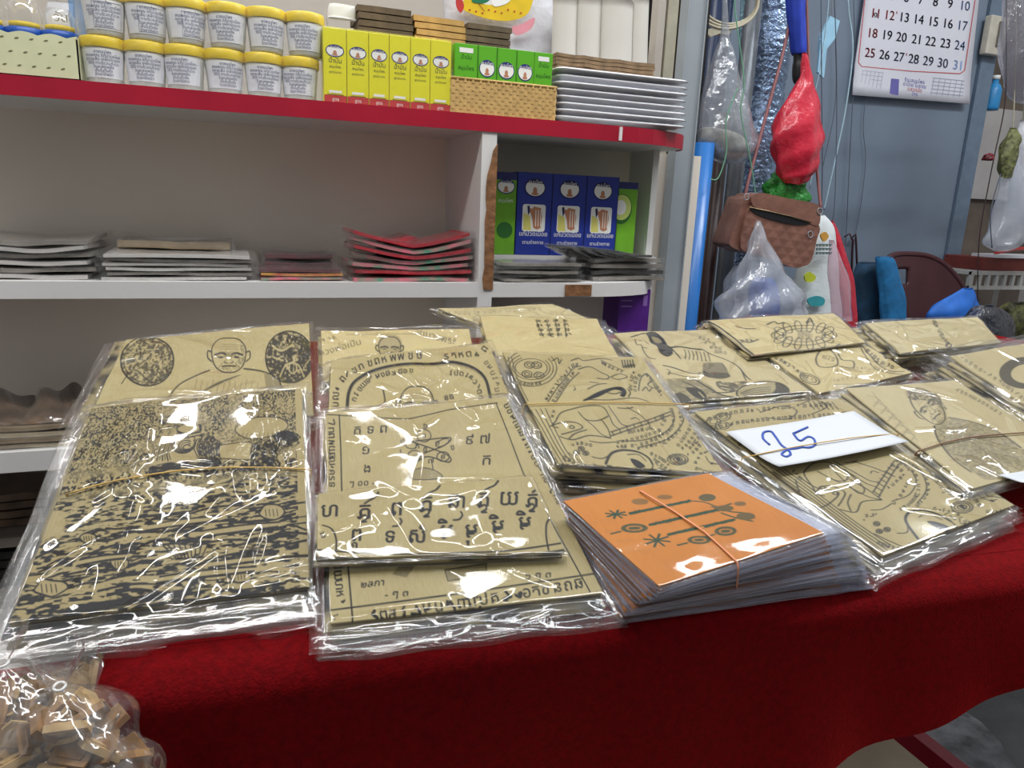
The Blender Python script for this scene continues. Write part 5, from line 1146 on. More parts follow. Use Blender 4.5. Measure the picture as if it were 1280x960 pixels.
# ------------------------------------------------------------------ middle shelf packets
pm = {}
def colm(name, c, **k): pm[name] = mat(name, c, k.pop('rough', .35), **k); return pm[name]
grey_pk = colm('grey_packet', rgb(146, 140, 132), var=.18, vscale=25, coat=.25); tan_pk = colm('tan_packet', rgb(150, 132, 106), var=.15, vscale=25, coat=.25); wht_pk = colm('white_packet', rgb(206, 202, 198), var=.06, vscale=25, coat=.3)
red_pk = colm('red_packet', rgb(186, 26, 44), var=.25, vscale=40, coat=.4, second=rgb(140, 16, 34)); mix_pk = colm('pink_green_packet', rgb(222, 110, 130), var=.2, vscale=45, coat=.4, second=rgb(70, 150, 120)); yel_pk = colm('gold_packet', rgb(206, 160, 70), var=.2, vscale=60, coat=.3, second=rgb(176, 60, 70)); pur_pk = colm('maroon_packet', rgb(104, 52, 62), var=.25, vscale=30, coat=.3, second=rgb(80, 66, 60)); dgr_pk = colm('dark_grey_packet', rgb(74, 74, 70), var=.3, vscale=40, coat=.4)
def pile(xa, xb, y_top, yc, depth, n, ms, label, group, toplabel, base=None, z=None, sd=0, bend=0, rz=.04, jx=.006, sleeve_on=True, topm=None, seedy=0, tilt=(0, 0)):
    z = zm1 if z is None else z; Y = yc-depth/2; p, q = W(xa, 345, Y), W(xb, 345, Y); ztop = W((xa+xb)/2, y_top, Y).z; th = (ztop-z)/n
    for i in range(n):
        last = i == n-1; m_ = (topm if last and topm else ms[i % len(ms)]); cx = (p.x+q.x)/2+R.uniform(-jx, jx); cy = yc+R.uniform(-.004, .004)
        r = thing('packet', (cx, cy, z+th*i), toplabel if last else label, 'packet', None if last else group); a = R.uniform(-rz, rz); bd = bend*(i/n)
        slab('folded_sheet', (cx, cy, z+th*i+.0002), (q.x-p.x)*.93, depth*.92, th*.62, m_, a, bd, seed=sd+i, parent=r, nx=12, ny=6, wob=th*.35, tilt=tilt)
        if sleeve_on: slab('sleeve', (cx, cy, z+th*i+.0001), (q.x-p.x)*1.01, depth*1.0, th*.80, pfilm2, a, bd, seed=sd+i, parent=r, nx=16, ny=8, wob=th*.6, tilt=tilt)
pile(-45, 118, 302, SH+.115, .20, 6, [wht_pk, grey_pk], 'grey sleeved sheet in the left end pile of the middle shelf', 'sheets at the left end of the middle shelf', 'topmost grey sheet of the pile at the left end of the middle shelf', sd=1, bend=.008, topm=grey_pk)
pile(124, 320, 318, SH+.085, .15, 6, [wht_pk, grey_pk, wht_pk], 'white edged packet in the second pile of the middle shelf', 'packets in the second pile', 'topmost white edged packet of the second pile on the middle shelf', sd=11, topm=wht_pk)
pile(150, 300, 302, SH+.17, .11, 3, [tan_pk], 'tan packet lying at the back behind the white edged pile', 'tan packets behind the second pile', 'topmost tan packet behind the white edged pile', sd=21, bend=.006, topm=tan_pk)
pile(322, 432, 336, SH+.07, .11, 3, [mix_pk, yel_pk, pur_pk], 'pink and gold packet in the low third pile', 'packets in the low third pile', 'topmost maroon packet of the low third pile on the middle shelf', sd=31, topm=pur_pk)
pile(330, 420, 318, SH+.16, .11, 3, [pur_pk], 'maroon packet lying behind the low third pile', 'maroon packets behind the third pile', 'topmost maroon packet behind the low third pile', sd=36, topm=pur_pk, bend=.004)
pile(438, 594, 306, SH+.07, .12, 7, [mix_pk, red_pk, mix_pk], 'red, pink and green packet in the bent pile beside the divider', 'red and green packets beside the divider', 'topmost red and green packet of the bent pile beside the divider', sd=41, bend=.030, topm=red_pk)
pile(470, 560, 292, SH+.155, .10, 4, [red_pk], 'dark red packet behind the bent red and green pile', 'dark red packets at the back', 'topmost dark red packet standing up behind the bent pile', sd=51, bend=-.03, topm=red_pk)

# right compartment: blue and green cartons with packets before them
bmats = [bbox, redp, wht, navy, skin, yel_pk, mat('pale_yellow_print', rgb(226, 220, 120), .5), mat('dark_blue_print', rgb(22, 30, 84), .5)]
def bdeco(b, x0, x1, y, z0, z1):
    h = z1-z0; w = x1-x0; xc = (x0+x1)/2
    logo(b, xc, z1-h*.18, w*.30, h*.115, y, 7, 2, 4); s = w*.33; zc = z1-h*.545
    for sx in (1,): b.prism([Vector((xc+a, y-.0001, zc+c_)) for a, c_ in rrect(-s, s, -h*.165, h*.165, .005)], (0, .0003, 0), 2)
    b.prism([Vector((xc+a, y-.0003, zc+c_)) for a, c_ in ((-s*.9, -h*.15), (-s*.2, -h*.15), (-s*.35, h*.02), (-s*.9, h*.06))], (0, .0003, 0), 6)
    b.prism([Vector((xc+a*s, y-.0004, zc+c_*h)) for a, c_ in ((-.55, .13), (-.2, .11), (.0, .14), (.3, .13), (.6, .12), (.72, .02), (.62, -.12), (.3, -.14), (-.02, -.12), (-.12, -.02), (-.3, .06), (-.55, .10))], (0, .0003, 0), 4)
    b.prism([Vector((xc+a*s, y-.0006, zc+c_*h)) for a, c_ in ((-.62, .14), (-.42, .15), (-.38, .07), (-.5, .03))], (0, .0003, 0), 7)
    for k in range(3): b.prism([Vector((xc+(a+.22*k)*s, y-.0006, zc+c_*h)) for a, c_ in ((.12, .1), (.18, .1), (.2, -.1), (.14, -.1))], (0, .0003, 0), 2)
    wr(b, 'แก้ปวดเมื่อย', xc, z0+h*.235, h*.078, y, 2); wr(b, 'ตามร่างกาย', xc, z0+h*.135, h*.062, y, 2)
    for k in (0, 1): rect(b, (x0, x1-.0008)[k], (x0+.0008, x1)[k], z0, z1, y, 7)
Yc = SH+.10; zc0 = W(690, 319, Yc).z
b = MB(); b.box(xd1, xs_panel, Yc-.004, BK, zm1, zc0-.0005); b.build('riser_board', white_paint, su)
b_x = [645.6, 689.5, 732, 772]; zz1 = W(690, 217, Yc).z
for i in range(3):
    x0, x1 = W(b_x[i], 260, Yc).x, W(b_x[i+1], 260, Yc).x
    carton('balm_carton', x0+.0004, x1-.0004, zc0, zz1, Yc, .05, bmats, f'blue carton with a bare back picture, {("left", "middle", "right")[i]} one of three on the corner shelf', 'carton', 'blue cartons on the corner shelf', bdeco)
pale_g = mat('pale_green_print', rgb(206, 222, 120), .5)
gm2 = [mat('leaf_green_carton', rgb(112, 176, 40), .4, var=.1, vscale=30), redp, wht, navy, skin, mat('deep_green_print', rgb(40, 104, 40), .5), pale_g]
def gd2(kind):
    def f(b, x0, x1, y, z0, z1):
        h = z1-z0; w = x1-x0; xc = (x0+x1)/2
        rect(b, x0, x1, z1-h*.09, z1, y, 3)
        if kind: oval(b, x0+w*.2, z1-h*.36, w*.55, h*.2, y, 5); oval(b, x0+w*.2, z1-h*.34, w*.5, h*.17, y-.0001, 6); oval(b, x0+w*.14, z1-h*.34, w*.3, h*.10, y-.0002, 2)
        else: logo(b, xc, z1-h*.17, w*.42, h*.09, y, 3, 2, 4); oval(b, xc, z0+h*.3, w*.38, h*.1, y, 5); wr(b, 'สมุนไพร', xc, z1-h*.36, h*.06, y, 2)
    return f
for (xa, xb, kd, lb, dy) in ((618, 645, 0, 'green carton beside the divider, left of the blue cartons', 0), (772, 796, 1, 'green carton with a cut fruit picture, right of the blue cartons', .006)):
    x0, x1 = W(xa, 260, Yc+dy).x, W(xb, 260, Yc+dy).x; x0 = max(x0, xd1+.002)
    carton('oil_carton', x0+.0004, x1-.0004, zc0, zz1-.002-dy, Yc+dy, .05, gm2, lb, 'carton', None, gd2(kd))
pile(622, 728, 328, SH+.045, .08, 5, [grey_pk, dgr_pk], 'grey sleeved packet in the low pile before the blue cartons', 'grey packets before the blue cartons', 'topmost grey sleeved packet of the low pile before the blue cartons', sd=61, topm=grey_pk)
pile(734, 832, 322, SH+.075, .075, 4, [grey_pk, dgr_pk], 'grey packet in the lower right pile of the corner shelf', 'grey packets at the right of the corner shelf', 'topmost grey packet of the lower right pile on the corner shelf', sd=71, topm=grey_pk, rz=.15)
pz = W(760, 322, SH+.05).z
for i in range(5):
    p = W(716+i*18, 322, SH+.045); r = thing('packet', (p.x, SH+.05, pz+.001), f'dark grey packet leaning in the fanned row before the blue cartons, {ords[i] if i else "leftmost"} one', 'packet', 'fanned dark packets'); c = (p.x, SH+.055, pz+.004)
    slab('folded_sheet', c, .075, .06, .004, dgr_pk, .5-.12*i, .003, (-.30+.05*i, 0), seed=80+i, parent=r); slab('sleeve', (c[0], c[1], c[2]-.0008), .084, .07, .006, pfilm2, .5-.12*i, .003, (-.30+.05*i, 0), seed=80+i, parent=r, wob=.002)
# under the corner shelf: a purple box and a crumpled white bag
zp = W(790, 362, SH+.05).z
pu = thing('purple_carton', (W(792, 380, SH+.06).x, SH+.09, zl1), 'purple box half hidden under the corner shelf', 'box')
x0, x1 = W(774, 380, SH+.05).x, W(812, 380, SH+.05).x
zl_r = zl1
b = MB(); b.box(x0, x1, SH+.05, SH+.12, zl_r, zp); b.build('body', mat('purple_carton_skin', rgb(92, 40, 140), .4, var=.1), pu)
b = MB(); 
for k in range(3): rect(b, x0+.004, x0+.03, zp-.012-.012*k, zp-.009-.012*k, SH+.0496, 0)
rect(b, x1-.016, x1-.006, zp-.034, zp-.012, SH+.0496, 0); b.build('print', mat('lilac_print', rgb(150, 110, 190), .5), pu)
b = MB(); b.box(xd1, .93, SH+.01, BK, zl_r-.02, zl_r); o = b.build('lower_corner_shelf', white_paint, su)
o = blob('plastic_bag', [(369, 735, 765), (376, 726, 775), (392, 716, 790), (430, 700, 800), (470, 695, 800)], SH+.045, bagf, .5, seed=12, amp=.14, freq=6); o.location.z = zl_r+.001; tag(o, 'crumpled clear bag under the corner shelf beside the purple box', 'bag')
for (xa, xb, yt) in ((622, 700, 384),):
    pile(xa, xb, 400, SH+.09, .12, 4, [grey_pk], 'sleeved packet in the pile under the corner shelf', 'packets under the corner shelf', 'topmost sleeved packet in the pile under the corner shelf', z=zl_r, sd=91)

# lower shelf: dark brown wrapped sheets
drk = colm('dark_brown_packet', rgb(128, 104, 82), var=.3, vscale=18, coat=.5, second=rgb(64, 52, 44)); crm_pk = colm('cream_edge_packet', rgb(190, 176, 150), var=.1, vscale=30, coat=.3)
pile(-70, 132, 535, SH+.09, .16, 4, [crm_pk, tan_pk], 'cream edged sheet at the bottom of the brown pile on the lower shelf', 'sheets under the dark brown packets', 'topmost cream edged sheet under the dark brown packets', z=zl1, sd=101, bend=.004)
zq = W(30, 535, SH+.02).z
for i, (xa, xb, h, rz_) in enumerate(((-60, 35, .035, .1), (20, 100, .045, -.15), (70, 135, .030, .2))):
    p, q = W(xa, 500, SH+.06), W(xb, 500, SH+.06); r = thing('packet', ((p.x+q.x)/2, SH+.09, zq), ('dark brown wrapped cloth at the left edge on the lower shelf', 'middle dark brown wrapped cloth folded to a peak on the lower shelf', 'right dark brown wrapped cloth on the lower shelf')[i], 'packet', 'dark brown wrapped cloths on the lower shelf')
    fn = lambda u, v: Vector((p.x+(q.x-p.x)*u, SH+.03+.13*v, zq+.002+h*(.25+.75*v)*(1-.9*abs(2*u-1)**2.5)*(.75+.25*math.sin(u*9+v*5+i*2))*(1 if v > .02 else .2)))
    b = MB(); b.grid(fn, 20, 14); b.grid(lambda u, v: Vector((p.x+(q.x-p.x)*(1-u), SH+.03+.13*v, zq+.001)), 2, 2); b.build('folded_sheet', drk, r)
    b = MB(); b.grid(lambda u, v: fn(u, v)+Vector((0, -.003, .003+.003*math.sin(u*23+v*11+i))), 24, 18); b.build('sleeve', pfilm2, r)
# dark goods on the bottom shelf
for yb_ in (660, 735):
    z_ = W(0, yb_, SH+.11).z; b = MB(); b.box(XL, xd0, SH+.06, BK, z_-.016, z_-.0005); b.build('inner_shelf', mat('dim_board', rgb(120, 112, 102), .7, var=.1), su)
for i, (xa, xb, y, yb, Y_, m_, lb) in enumerate(((-40, 66, 618, 660, SH+.11, drk, 'dark brown flat bundle in the dark under the lower shelf'), (-10, 80, 690, 735, SH+.11, dgr_pk, 'dark grey bundle on the lowest board at the left'))):
    p, q = W(xa, yb, Y_), W(xb, yb, Y_); z0 = W(0, yb, Y_).z; hgt = W(0, y, Y_).z-z0
    r = thing('bundle', ((p.x+q.x)/2, Y_+.05, z0), lb, 'bundle')
    for k in range(4): slab('folded_sheet', ((p.x+q.x)/2+R.uniform(-.004, .004), Y_+.05, z0+hgt*k/4), q.x-p.x, .1, hgt/4*.8, m_, R.uniform(-.06, .12), .003, seed=110+i*7+k, parent=r, wob=.002)
# ------------------------------------------------------------------ right side: post, rolls, door, hanging things
YP = 1.50
a0, a1 = W(866, 200, YP).x, W(888, 200, YP).x
a0, a1 = W(843, 200, YP).x, W(866, 200, YP).x
b = MB(); b.box(a0, a1, YP, YP+.03, 0, 2.5); b.box(a0, a0+.003, YP-.004, YP, 0, 2.5); b.box(a1-.003, a1, YP-.004, YP, 0, 2.5)
o = b.build('steel_post', steel); tag(o, 'grey painted steel upright at the right end of the shelf', 'post')
for i, (xa, xb, Y, m_) in enumerate(((808, 817, 1.60, wp), (820, 832, 1.60, mat('cream_strip', rgb(186, 180, 160), .6)), (834, 841, 1.60, mat('brown_strip', rgb(84, 70, 58), .7)))):
    x0, x1 = W(xa, 200, Y).x, W(xb, 200, Y).x; b = MB(); b.box(x0, x1, Y, Y+.03, 0, 2.6); o = b.build('trim_%d' % (i+1), m_); struct(o)
b = MB(); b.box(W(795, 200, 1.64).x, W(870, 200, 1.64).x, 1.64, 1.66, 0, 2.6); struct(b.build('trim_4', mat('gap_shade', rgb(40, 38, 38), .9)))  # dark sheet behind the strips, its colour stands in for shade in the gaps
bluep = mat('blue_tube_vinyl', rgb(40, 116, 196), .3, var=.08, vscale=5)
def upright(name, px, y, r, Y, z0, z1, m_, lab, cat):
    p = W(px, y, Y); b = MB(); b.lathe([(r, z0), (r, z1), (r*.85, z1), (r*.85, z1-.01), (0, z1-.01)], (p.x, Y, 0), 28); tag(b.build(name, m_), lab, cat)
upright('vinyl_roll', 868, 300, .026, 1.60, 0, W(868, 178, 1.6).z, bluep, 'tall bright blue roll standing beside the grey post', 'roll')
upright('vinyl_roll', 888, 320, .017, 1.70, 0, W(888, 140, 1.7).z, mat('dark_brown_vinyl', rgb(58, 34, 32), .4, var=.1), 'thin dark brown roll between the blue roll and the grey pole', 'roll')
upright('vinyl_roll', 890, 100, .036, 1.82, 0, 2.3, mat('navy_vinyl', rgb(28, 52, 92), .3, var=.1), 'dark navy roll behind the clear hanging bag', 'roll')
upright('metal_pole', 907, 330, .022, 1.74, 0, 2.3, mat('dull_grey_metal', rgb(118, 124, 132), .35, metal=.3, var=.1), 'dull grey pole between the rolls and the door', 'pole')
foil = mat('silver_foil', rgb(150, 172, 204), .22, metal=.75, var=.2, vscale=14, bump=.7, bscale=70)
def leaning(name, p0, p1, r0, r1, m_, lab, cat, wob=.06):
    b = MB(); P = [p0.lerp(p1, k/24) for k in range(25)]; b.tube(P, [r0+(r1-r0)*k/24*(1)+r0*wob*math.sin(k*1.7) for k in range(25)], 24); tag(b.build(name, m_), lab, cat)
leaning('foil_roll', W(972, -60, 1.86), W(912, 560, 1.80), .062, .050, foil, 'silver bubble foil roll leaning beside the door', 'roll')
leaning('foil_roll', W(935, -60, 1.97), W(925, 420, 1.95), .020, .018, mat('pale_blue_foil', rgb(150, 190, 204), .25, metal=.5, var=.2, vscale=20, bump=.5, bscale=70), 'narrow pale blue foil roll left of the silver one', 'roll')
DY = 2.30
doorm = mat('blue_grey_door_paint', rgb(128, 142, 160), .42, var=.08, vscale=3, bump=.04, bscale=15)
x0, x1, xe = W(900, 260, DY).x, W(1190, 260, DY).x, W(1208, 260, DY).x
b = MB(); b.box(x0-.25, x1, DY, DY+.04, 0, 2.6); d1 = struct(b.build('door_1', doorm))
b = MB(); b.box(x1+.004, xe, DY-.012, DY+.05, 0, 2.6); struct(b.build('trim_5', mat('door_frame_paint', rgb(112, 130, 150), .45, var=.08)))
b = MB(); b.box(x1, x1+.004, DY+.01, DY+.03, 0, 2.6); struct(b.build('trim_6', black_p))
b = MB(); b.box(xe-.1, 3.5, 2.86, 2.92, 0, 2.7); struct(b.build('wall_back', MATS['white_wall_paint']))
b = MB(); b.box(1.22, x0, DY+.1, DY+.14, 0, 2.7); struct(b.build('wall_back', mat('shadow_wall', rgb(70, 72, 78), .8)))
# rail above the picture that carries the hanging things
YR = 1.72; rz_ = W(960, -90, YR).z
b = MB(); b.tube([(1.0, YR, rz_), (2.9, YR, rz_)], .010, 12); tag(b.build('hanging_rail', steel), 'steel rail over the doorway carrying the bags and cords', 'rail')
b = MB(); b.box(2.885, 2.915, YR-.015, YR+.015, 0, rz_+.02); tag(b.build('steel_post', steel), 'far right steel upright carrying the hanging rail', 'post')
def cord(pts, Y, r, m_, lab, cat='cord', name='cord'):
    P = [W(x, y, Y) for x, y in pts]; b = MB(); b.tube([Vector(p) for p in smooth_path(P, 6)], r, 6); return tag(b.build(name, m_), lab, cat)
RT = -92
pale_c = mat('pale_blue_cord', rgb(176, 206, 220), .5); green_c = mat('green_string', rgb(110, 170, 136), .5); grey_c = mat('grey_wire', rgb(96, 104, 118), .5); beige_c = mat('beige_cable', rgb(196, 188, 164), .5)
cord([(1062, RT), (1060, 0), (1066, 60), (1058, 130), (1046, 190), (1036, 235), (1030, 262)], 1.74, .0022, pale_c, 'pale blue cord hanging in front of the door, left of the calendar')
cord([(1034, RT), (1036, -4), (1026, 80), (1018, 124), (1022, 170), (1012, 236)], 1.76, .0016, pale_c, 'thin pale cord behind the red bag')
cord([(1040, RT), (1044, 40), (1044, 130), (1028, 210)], DY-.02, .0016, grey_c, 'thin grey wire on the door left of the pale blue cord')
cord([(1064, RT), (1068, 60), (1062, 200), (1056, 330)], DY-.02, .0018, grey_c, 'dark wire running down the door to the two little hooks')
cord([(1082, 122), (1079, 160), (1082, 200), (1076, 256), (1068, 300), (1064, 340)], DY-.012, .0014, grey_c, 'thin wavy wire hanging from the calendar')
cord([(920, RT), (918, 0), (930, 100), (926, 140), (938, 200), (944, 240), (948, 280)], 1.55, .0015, green_c, 'green string holding up the clear bag in front')
cord([(922, 110), (908, 150), (908, 190), (898, 222), (888, 224)], 1.56, .0014, green_c, 'loose green string end beside the clear bag')
# cable coil
b = MB(); P = []
for k in range(3):
    P.append([W(908+(40-3*k)*math.cos(a)+k*2, 2+(34-3*k)*math.sin(a), 1.66+.01*k) for a in [2*math.pi*t/30 for t in range(30)]])
for p in P: b.tube(p, .0032, 8, closed=True)
b.tube([W(908, -32, 1.665), W(912, RT, YR)], .003, 6); tag(b.build('cable_coil', beige_c), 'beige cable coil hanging at the top over the clear bag', 'cable')
b = MB(); P = [W(x, y, 1.66) for x, y in ((882, 40), (886, 36), (900, 34), (914, 36), (912, 44), (900, 42), (888, 46))]; b.prism(P, (0, .02, 0)); t = b.build('cable_plug', beige_c); tag(t, 'pale plug end below the cable coil', 'plug')
# clear bag
clear_b = film('crinkled_clear_bag', tint=(.93, .95, .97, 1), milk=.36, gloss=.13, rough=.16, mcol=rgb(190, 196, 206), bump=.5, bscale=45)
cbg = thing('plastic_bag', W(905, 203, 1.62), 'grey clear bag with pale stuff at its bottom, hanging below the cable coil', 'bag')
b_secs = [(RT+2, 902, 908), (0, 903, 909), (46, 901, 912), (60, 896, 916), (95, 886, 924), (130, 876, 934), (165, 869, 943), (186, 872, 940), (199, 890, 928), (205, 905, 914)]
blob('film', b_secs, 1.62, clear_b, .6, amp=.09, seed=21, parent=cbg)
blob('filling', [(160, 878, 900), (166, 874, 925), (180, 874, 934), (192, 884, 928), (200, 900, 918)], 1.62, mat('pale_filling', rgb(196, 190, 176), .7, var=.25, vscale=40), .5, amp=.06, seed=22, parent=cbg)
# umbrella
um = thing('umbrella', W(996, 106, 1.66), 'folded blue umbrella hanging upside down by a black handle', 'umbrella')
bl_cloth = mat('blue_umbrella_cloth', rgb(34, 66, 190), .6, var=.12, vscale=30)
blob('canopy', [(RT+4, 988, 998), (-40, 984, 1003), (0, 985, 1004), (40, 988, 1005), (66, 991, 1006), (68, 993, 1004)], 1.66, bl_cloth, 1, amp=.10, freq=8, seed=23, parent=um)
blob('handle', [(66, 993, 1003), (76, 993, 1003), (84, 992, 1004), (98, 992, 1004), (105, 994, 1003), (107, 997, 1000)], 1.66, black_p, 1, amp=.0, seed=24, parent=um)
# face mask
mk = thing('face_mask', W(1036, 96, 1.80), 'pale blue face mask hanging beside the umbrella', 'mask')
pm_ = mat('pale_blue_mask', rgb(160, 206, 232), .8, var=.06, vscale=30)
b = MB(); q = [(1038, 20), (1050, 26), (1044, 48), (1030, 66), (1024, 64), (1026, 44)]; P = [W(x, y, 1.80) for x, y in q]; b.prism(P, (0, .008, 0)); b.prism([W(x, y, 1.795) for x, y in ((1026, 50), (1034, 58), (1030, 98), (1022, 90))], (0, .006, 0)); b.build('fabric', pm_, mk)
b = MB(); b.tube([W(1039, 22, 1.802), W(1042, -20, 1.79), W(1040, RT, YR)], .0012, 6); b.build('ear_loop', wht, mk)
# red bag and the green one under it
redbag = mat('red_plastic_bag', rgb(208, 44, 66), .24, var=.06, vscale=16, bump=.4, bscale=40, coat=.3)
o = blob('plastic_bag', [(66, 1003, 1008), (78, 1002, 1011), (94, 1001, 1014), (106, 996, 1016), (130, 982, 1020), (158, 970, 1023), (180, 967, 1023), (200, 970, 1020), (216, 974, 1014), (224, 977, 1008), (230, 984, 1002)], 1.60, redbag, .6, amp=.12, seed=25, freq=8, twist=.08); tag(o, 'shiny red plastic bag hanging over the brown handbag', 'bag')
gr_b = mat('green_plastic_bag', rgb(52, 152, 60), .3, var=.3, vscale=60, bump=.8, bscale=90)
o = blob('plastic_bag', [(212, 974, 996), (220, 964, 1002), (232, 960, 1007), (246, 958, 1008), (262, 962, 1006), (280, 968, 1002)], 1.635, gr_b, .5, amp=.22, freq=6, seed=26); tag(o, 'crumpled green bag sticking up behind the brown handbag', 'bag')
# handbag
hb = thing('handbag', W(970, 335, 1.62), 'quilted brown leather shoulder bag hanging by its strap', 'handbag')
leather = mat('brown_leather', rgb(140, 98, 84), .3, var=.12, vscale=25, bump=.1, bscale=110, coat=.15)
def leather_quilt():
    m = leather.copy(); m.name = 'quilted_leather'; nt = m.node_tree; bs = nt.nodes['Principled BSDF']; tc = nt.nodes.new('ShaderNodeTexCoord')
    mp = nt.nodes.new('ShaderNodeMapping'); mp.inputs['Rotation'].default_value = (0, math.radians(40), 0); nt.links.new(tc.outputs['Object'], mp.inputs[0])
    w1 = nt.nodes.new('ShaderNodeTexWave'); w1.bands_direction = 'X'; w1.inputs['Scale'].default_value = 12; w2 = nt.nodes.new('ShaderNodeTexWave'); w2.bands_direction = 'Z'; w2.inputs['Scale'].default_value = 12
    nt.links.new(mp.outputs[0], w1.inputs[0]); nt.links.new(mp.outputs[0], w2.inputs[0]); mn = nt.nodes.new('ShaderNodeMath'); mn.operation = 'MINIMUM'
    nt.links.new(w1.outputs['Fac'], mn.inputs[0]); nt.links.new(w2.outputs['Fac'], mn.inputs[1]); bp = nt.nodes.new('ShaderNodeBump'); bp.inputs['Strength'].default_value = .3; bp.inputs['Distance'].default_value = .004
    nt.links.new(mn.outputs[0], bp.inputs['Height']); nt.links.new(bp.outputs[0], bs.inputs['Normal']); return m
quilt = leather_quilt(); YH = 1.58
def pillow(name, outl, Y, th, m_, parent, edge=.010, k=4):
    P = [W(x, y, Y-th*.5) for x, y in smooth_path(outl, k, True)]; b = MB(); b.prism(P, (0, th, 0)); return b.build(name, m_, parent, bevel=edge)
pillow('body', [(936, 262), (950, 256), (1000, 272), (1024, 282), (1021, 300), (1014, 326), (1004, 333), (990, 334), (960, 322), (930, 314), (926, 300), (930, 280)], YH, .075, quilt, hb)
pillow('gusset', [(931, 249), (942, 246), (938, 262), (930, 290), (934, 314), (914, 308), (913, 298), (921, 276)], YH+.005, .07, leather, hb)
pillow('top_panel', [(940, 246), (952, 241), (985, 248), (1018, 254), (1025, 262), (1023, 282), (1004, 276), (970, 268), (944, 260)], YH-.004, .07, leather, hb)
b = MB(); b.prism([W(x, y, YH-.040) for x, y in smooth_path([(938, 260), (960, 265), (986, 271), (1012, 279), (994, 281), (966, 275), (946, 268)], 3, True)], (0, .003, 0)); b.build('zip_opening', black_p, hb)
b = MB(); b.tube([W(x, y, YH-.041) for x, y in ((936, 259), (960, 264), (986, 270), (1014, 278))], .0016, 6); b.build('zip', mat('brass', rgb(150, 130, 100), .3, metal=.9), hb)
b = MB(); b.tube([Vector(p) for p in smooth_path([W(1026, 262, YH), W(1020, 200, 1.62), W(1012, 100, 1.66), W(1008, 0, 1.70), W(1004, RT, YR), W(996, -20, 1.70), W(980, 60, 1.66), W(956, 150, 1.62), (W(934, 232, YH)), W(932, 252, YH)], 6)], .0042, 6); b.build('strap', mat('rose_brown_strap', rgb(140, 84, 84), .5, var=.1), hb)
for (x, y) in ((933, 246), (1025, 264), (1013, 293)):
    b = MB(); b.tube([W(x+3*math.cos(a), y+4*math.sin(a), YH-.040) for a in [2*math.pi*t/14 for t in range(14)]], .0012, 6, closed=True); b.build('ring', steel, hb)
# white bags in front of the door
wbag = film('thin_white_bag', milk=.40, gloss=.10, rough=.2, mcol=rgb(226, 232, 244), bump=.6, bscale=40)
wb = thing('plastic_bag', W(950, 400, 1.53), 'thin white see-through bag tied with the green string, something blue inside', 'bag')
blob('film', [(276, 946, 951), (283, 944, 953), (296, 940, 958), (316, 934, 968), (340, 926, 982), (362, 914, 996), (385, 906, 1002), (410, 908, 1000), (424, 930, 976)], 1.53, wbag, .55, amp=.20, freq=10, seed=27, twist=.03, parent=wb)
blob('filling', [(346, 945, 962), (356, 938, 970), (378, 936, 974), (404, 940, 970)], 1.53, mat('blue_bundle', rgb(56, 96, 190), .6, var=.2, vscale=40), .4, amp=.05, seed=28, parent=wb)
o = blob('plastic_bag', [(332, 918, 930), (345, 910, 936), (365, 906, 940), (400, 903, 942)], 1.60, wbag, .5, amp=.12, seed=29); tag(o, 'small thin white bag at the left behind the tied one', 'bag')
pb2 = blob('plastic_bag', [(268, 1022, 1030), (280, 1012, 1040), (300, 1006, 1044), (330, 998, 1046), (360, 992, 1048), (392, 988, 1050), (420, 990, 1048)], 1.66, mat('white_shop_bag', rgb(222, 228, 230), .3, var=.03, bump=.3, bscale=30), .35, amp=.04, seed=30)
tag(pb2, 'white shop bag printed with green and teal patches, right of the handbag', 'bag')
b = MB(); Yq = 1.618
for pts, mi in (([(1006, 345), (1012, 340), (1020, 346), (1016, 352), (1008, 352)], 0), ([(1010, 374), (1022, 370), (1031, 374), (1028, 382), (1014, 382)], 1), ([(1026, 294), (1032, 290), (1036, 296), (1030, 302)], 2)):
    b.prism([W(x, y, Yq) for x, y in smooth_path(pts, 4, True)], (0, .004, 0), mi)
for k in range(3):
    for j in range(5): b.prism([W(x, y, Yq) for x, y in ((1021+j*4, 305+k*5), (1024+j*4, 305+k*5), (1023+j*4, 308+k*5), (1021+j*4, 308+k*5))], (0, .003, 0), 3)
b.build('print', [mat('lime_print', rgb(206, 216, 60), .5), mat('teal_print', rgb(60, 160, 170), .5), mat('orange_print', rgb(216, 160, 70), .5), mat('grey_green_print', rgb(110, 130, 130), .5)], pb2)
cord([(1026, RT), (1027, 100), (1028, 200), (1027, 262), (1026, 276)], 1.67, .0016, grey_c, 'dark cord holding the white shop bag')
o = blob('plastic_bag', [(276, 1036, 1042), (290, 1036, 1048), (320, 1040, 1058), (350, 1044, 1066), (385, 1048, 1070), (410, 1050, 1070)], 1.68, mat('red_stripe_bag', rgb(200, 40, 62), .3, var=.12, vscale=20, bump=.3), .4, amp=.08, seed=31, freq=4); tag(o, 'red bag edge hanging right of the white shop bag', 'bag')
o = blob('plastic_bag', [(300, 1034, 1042), (330, 1030, 1054), (360, 1030, 1062), (400, 1032, 1064)], 1.645, film('pink_clear_bag', tint=(1, .9, .93, 1), milk=.35, gloss=.12, mcol=rgb(232, 196, 210), bump=.4), .4, amp=.1, seed=32); tag(o, 'pinkish clear bag between the white shop bag and the red one', 'bag')
cord([(1040, RT), (1046, 100), (1044, 240), (1040, 280)], 1.69, .0014, grey_c, 'thin dark cord holding the red and pink bags')
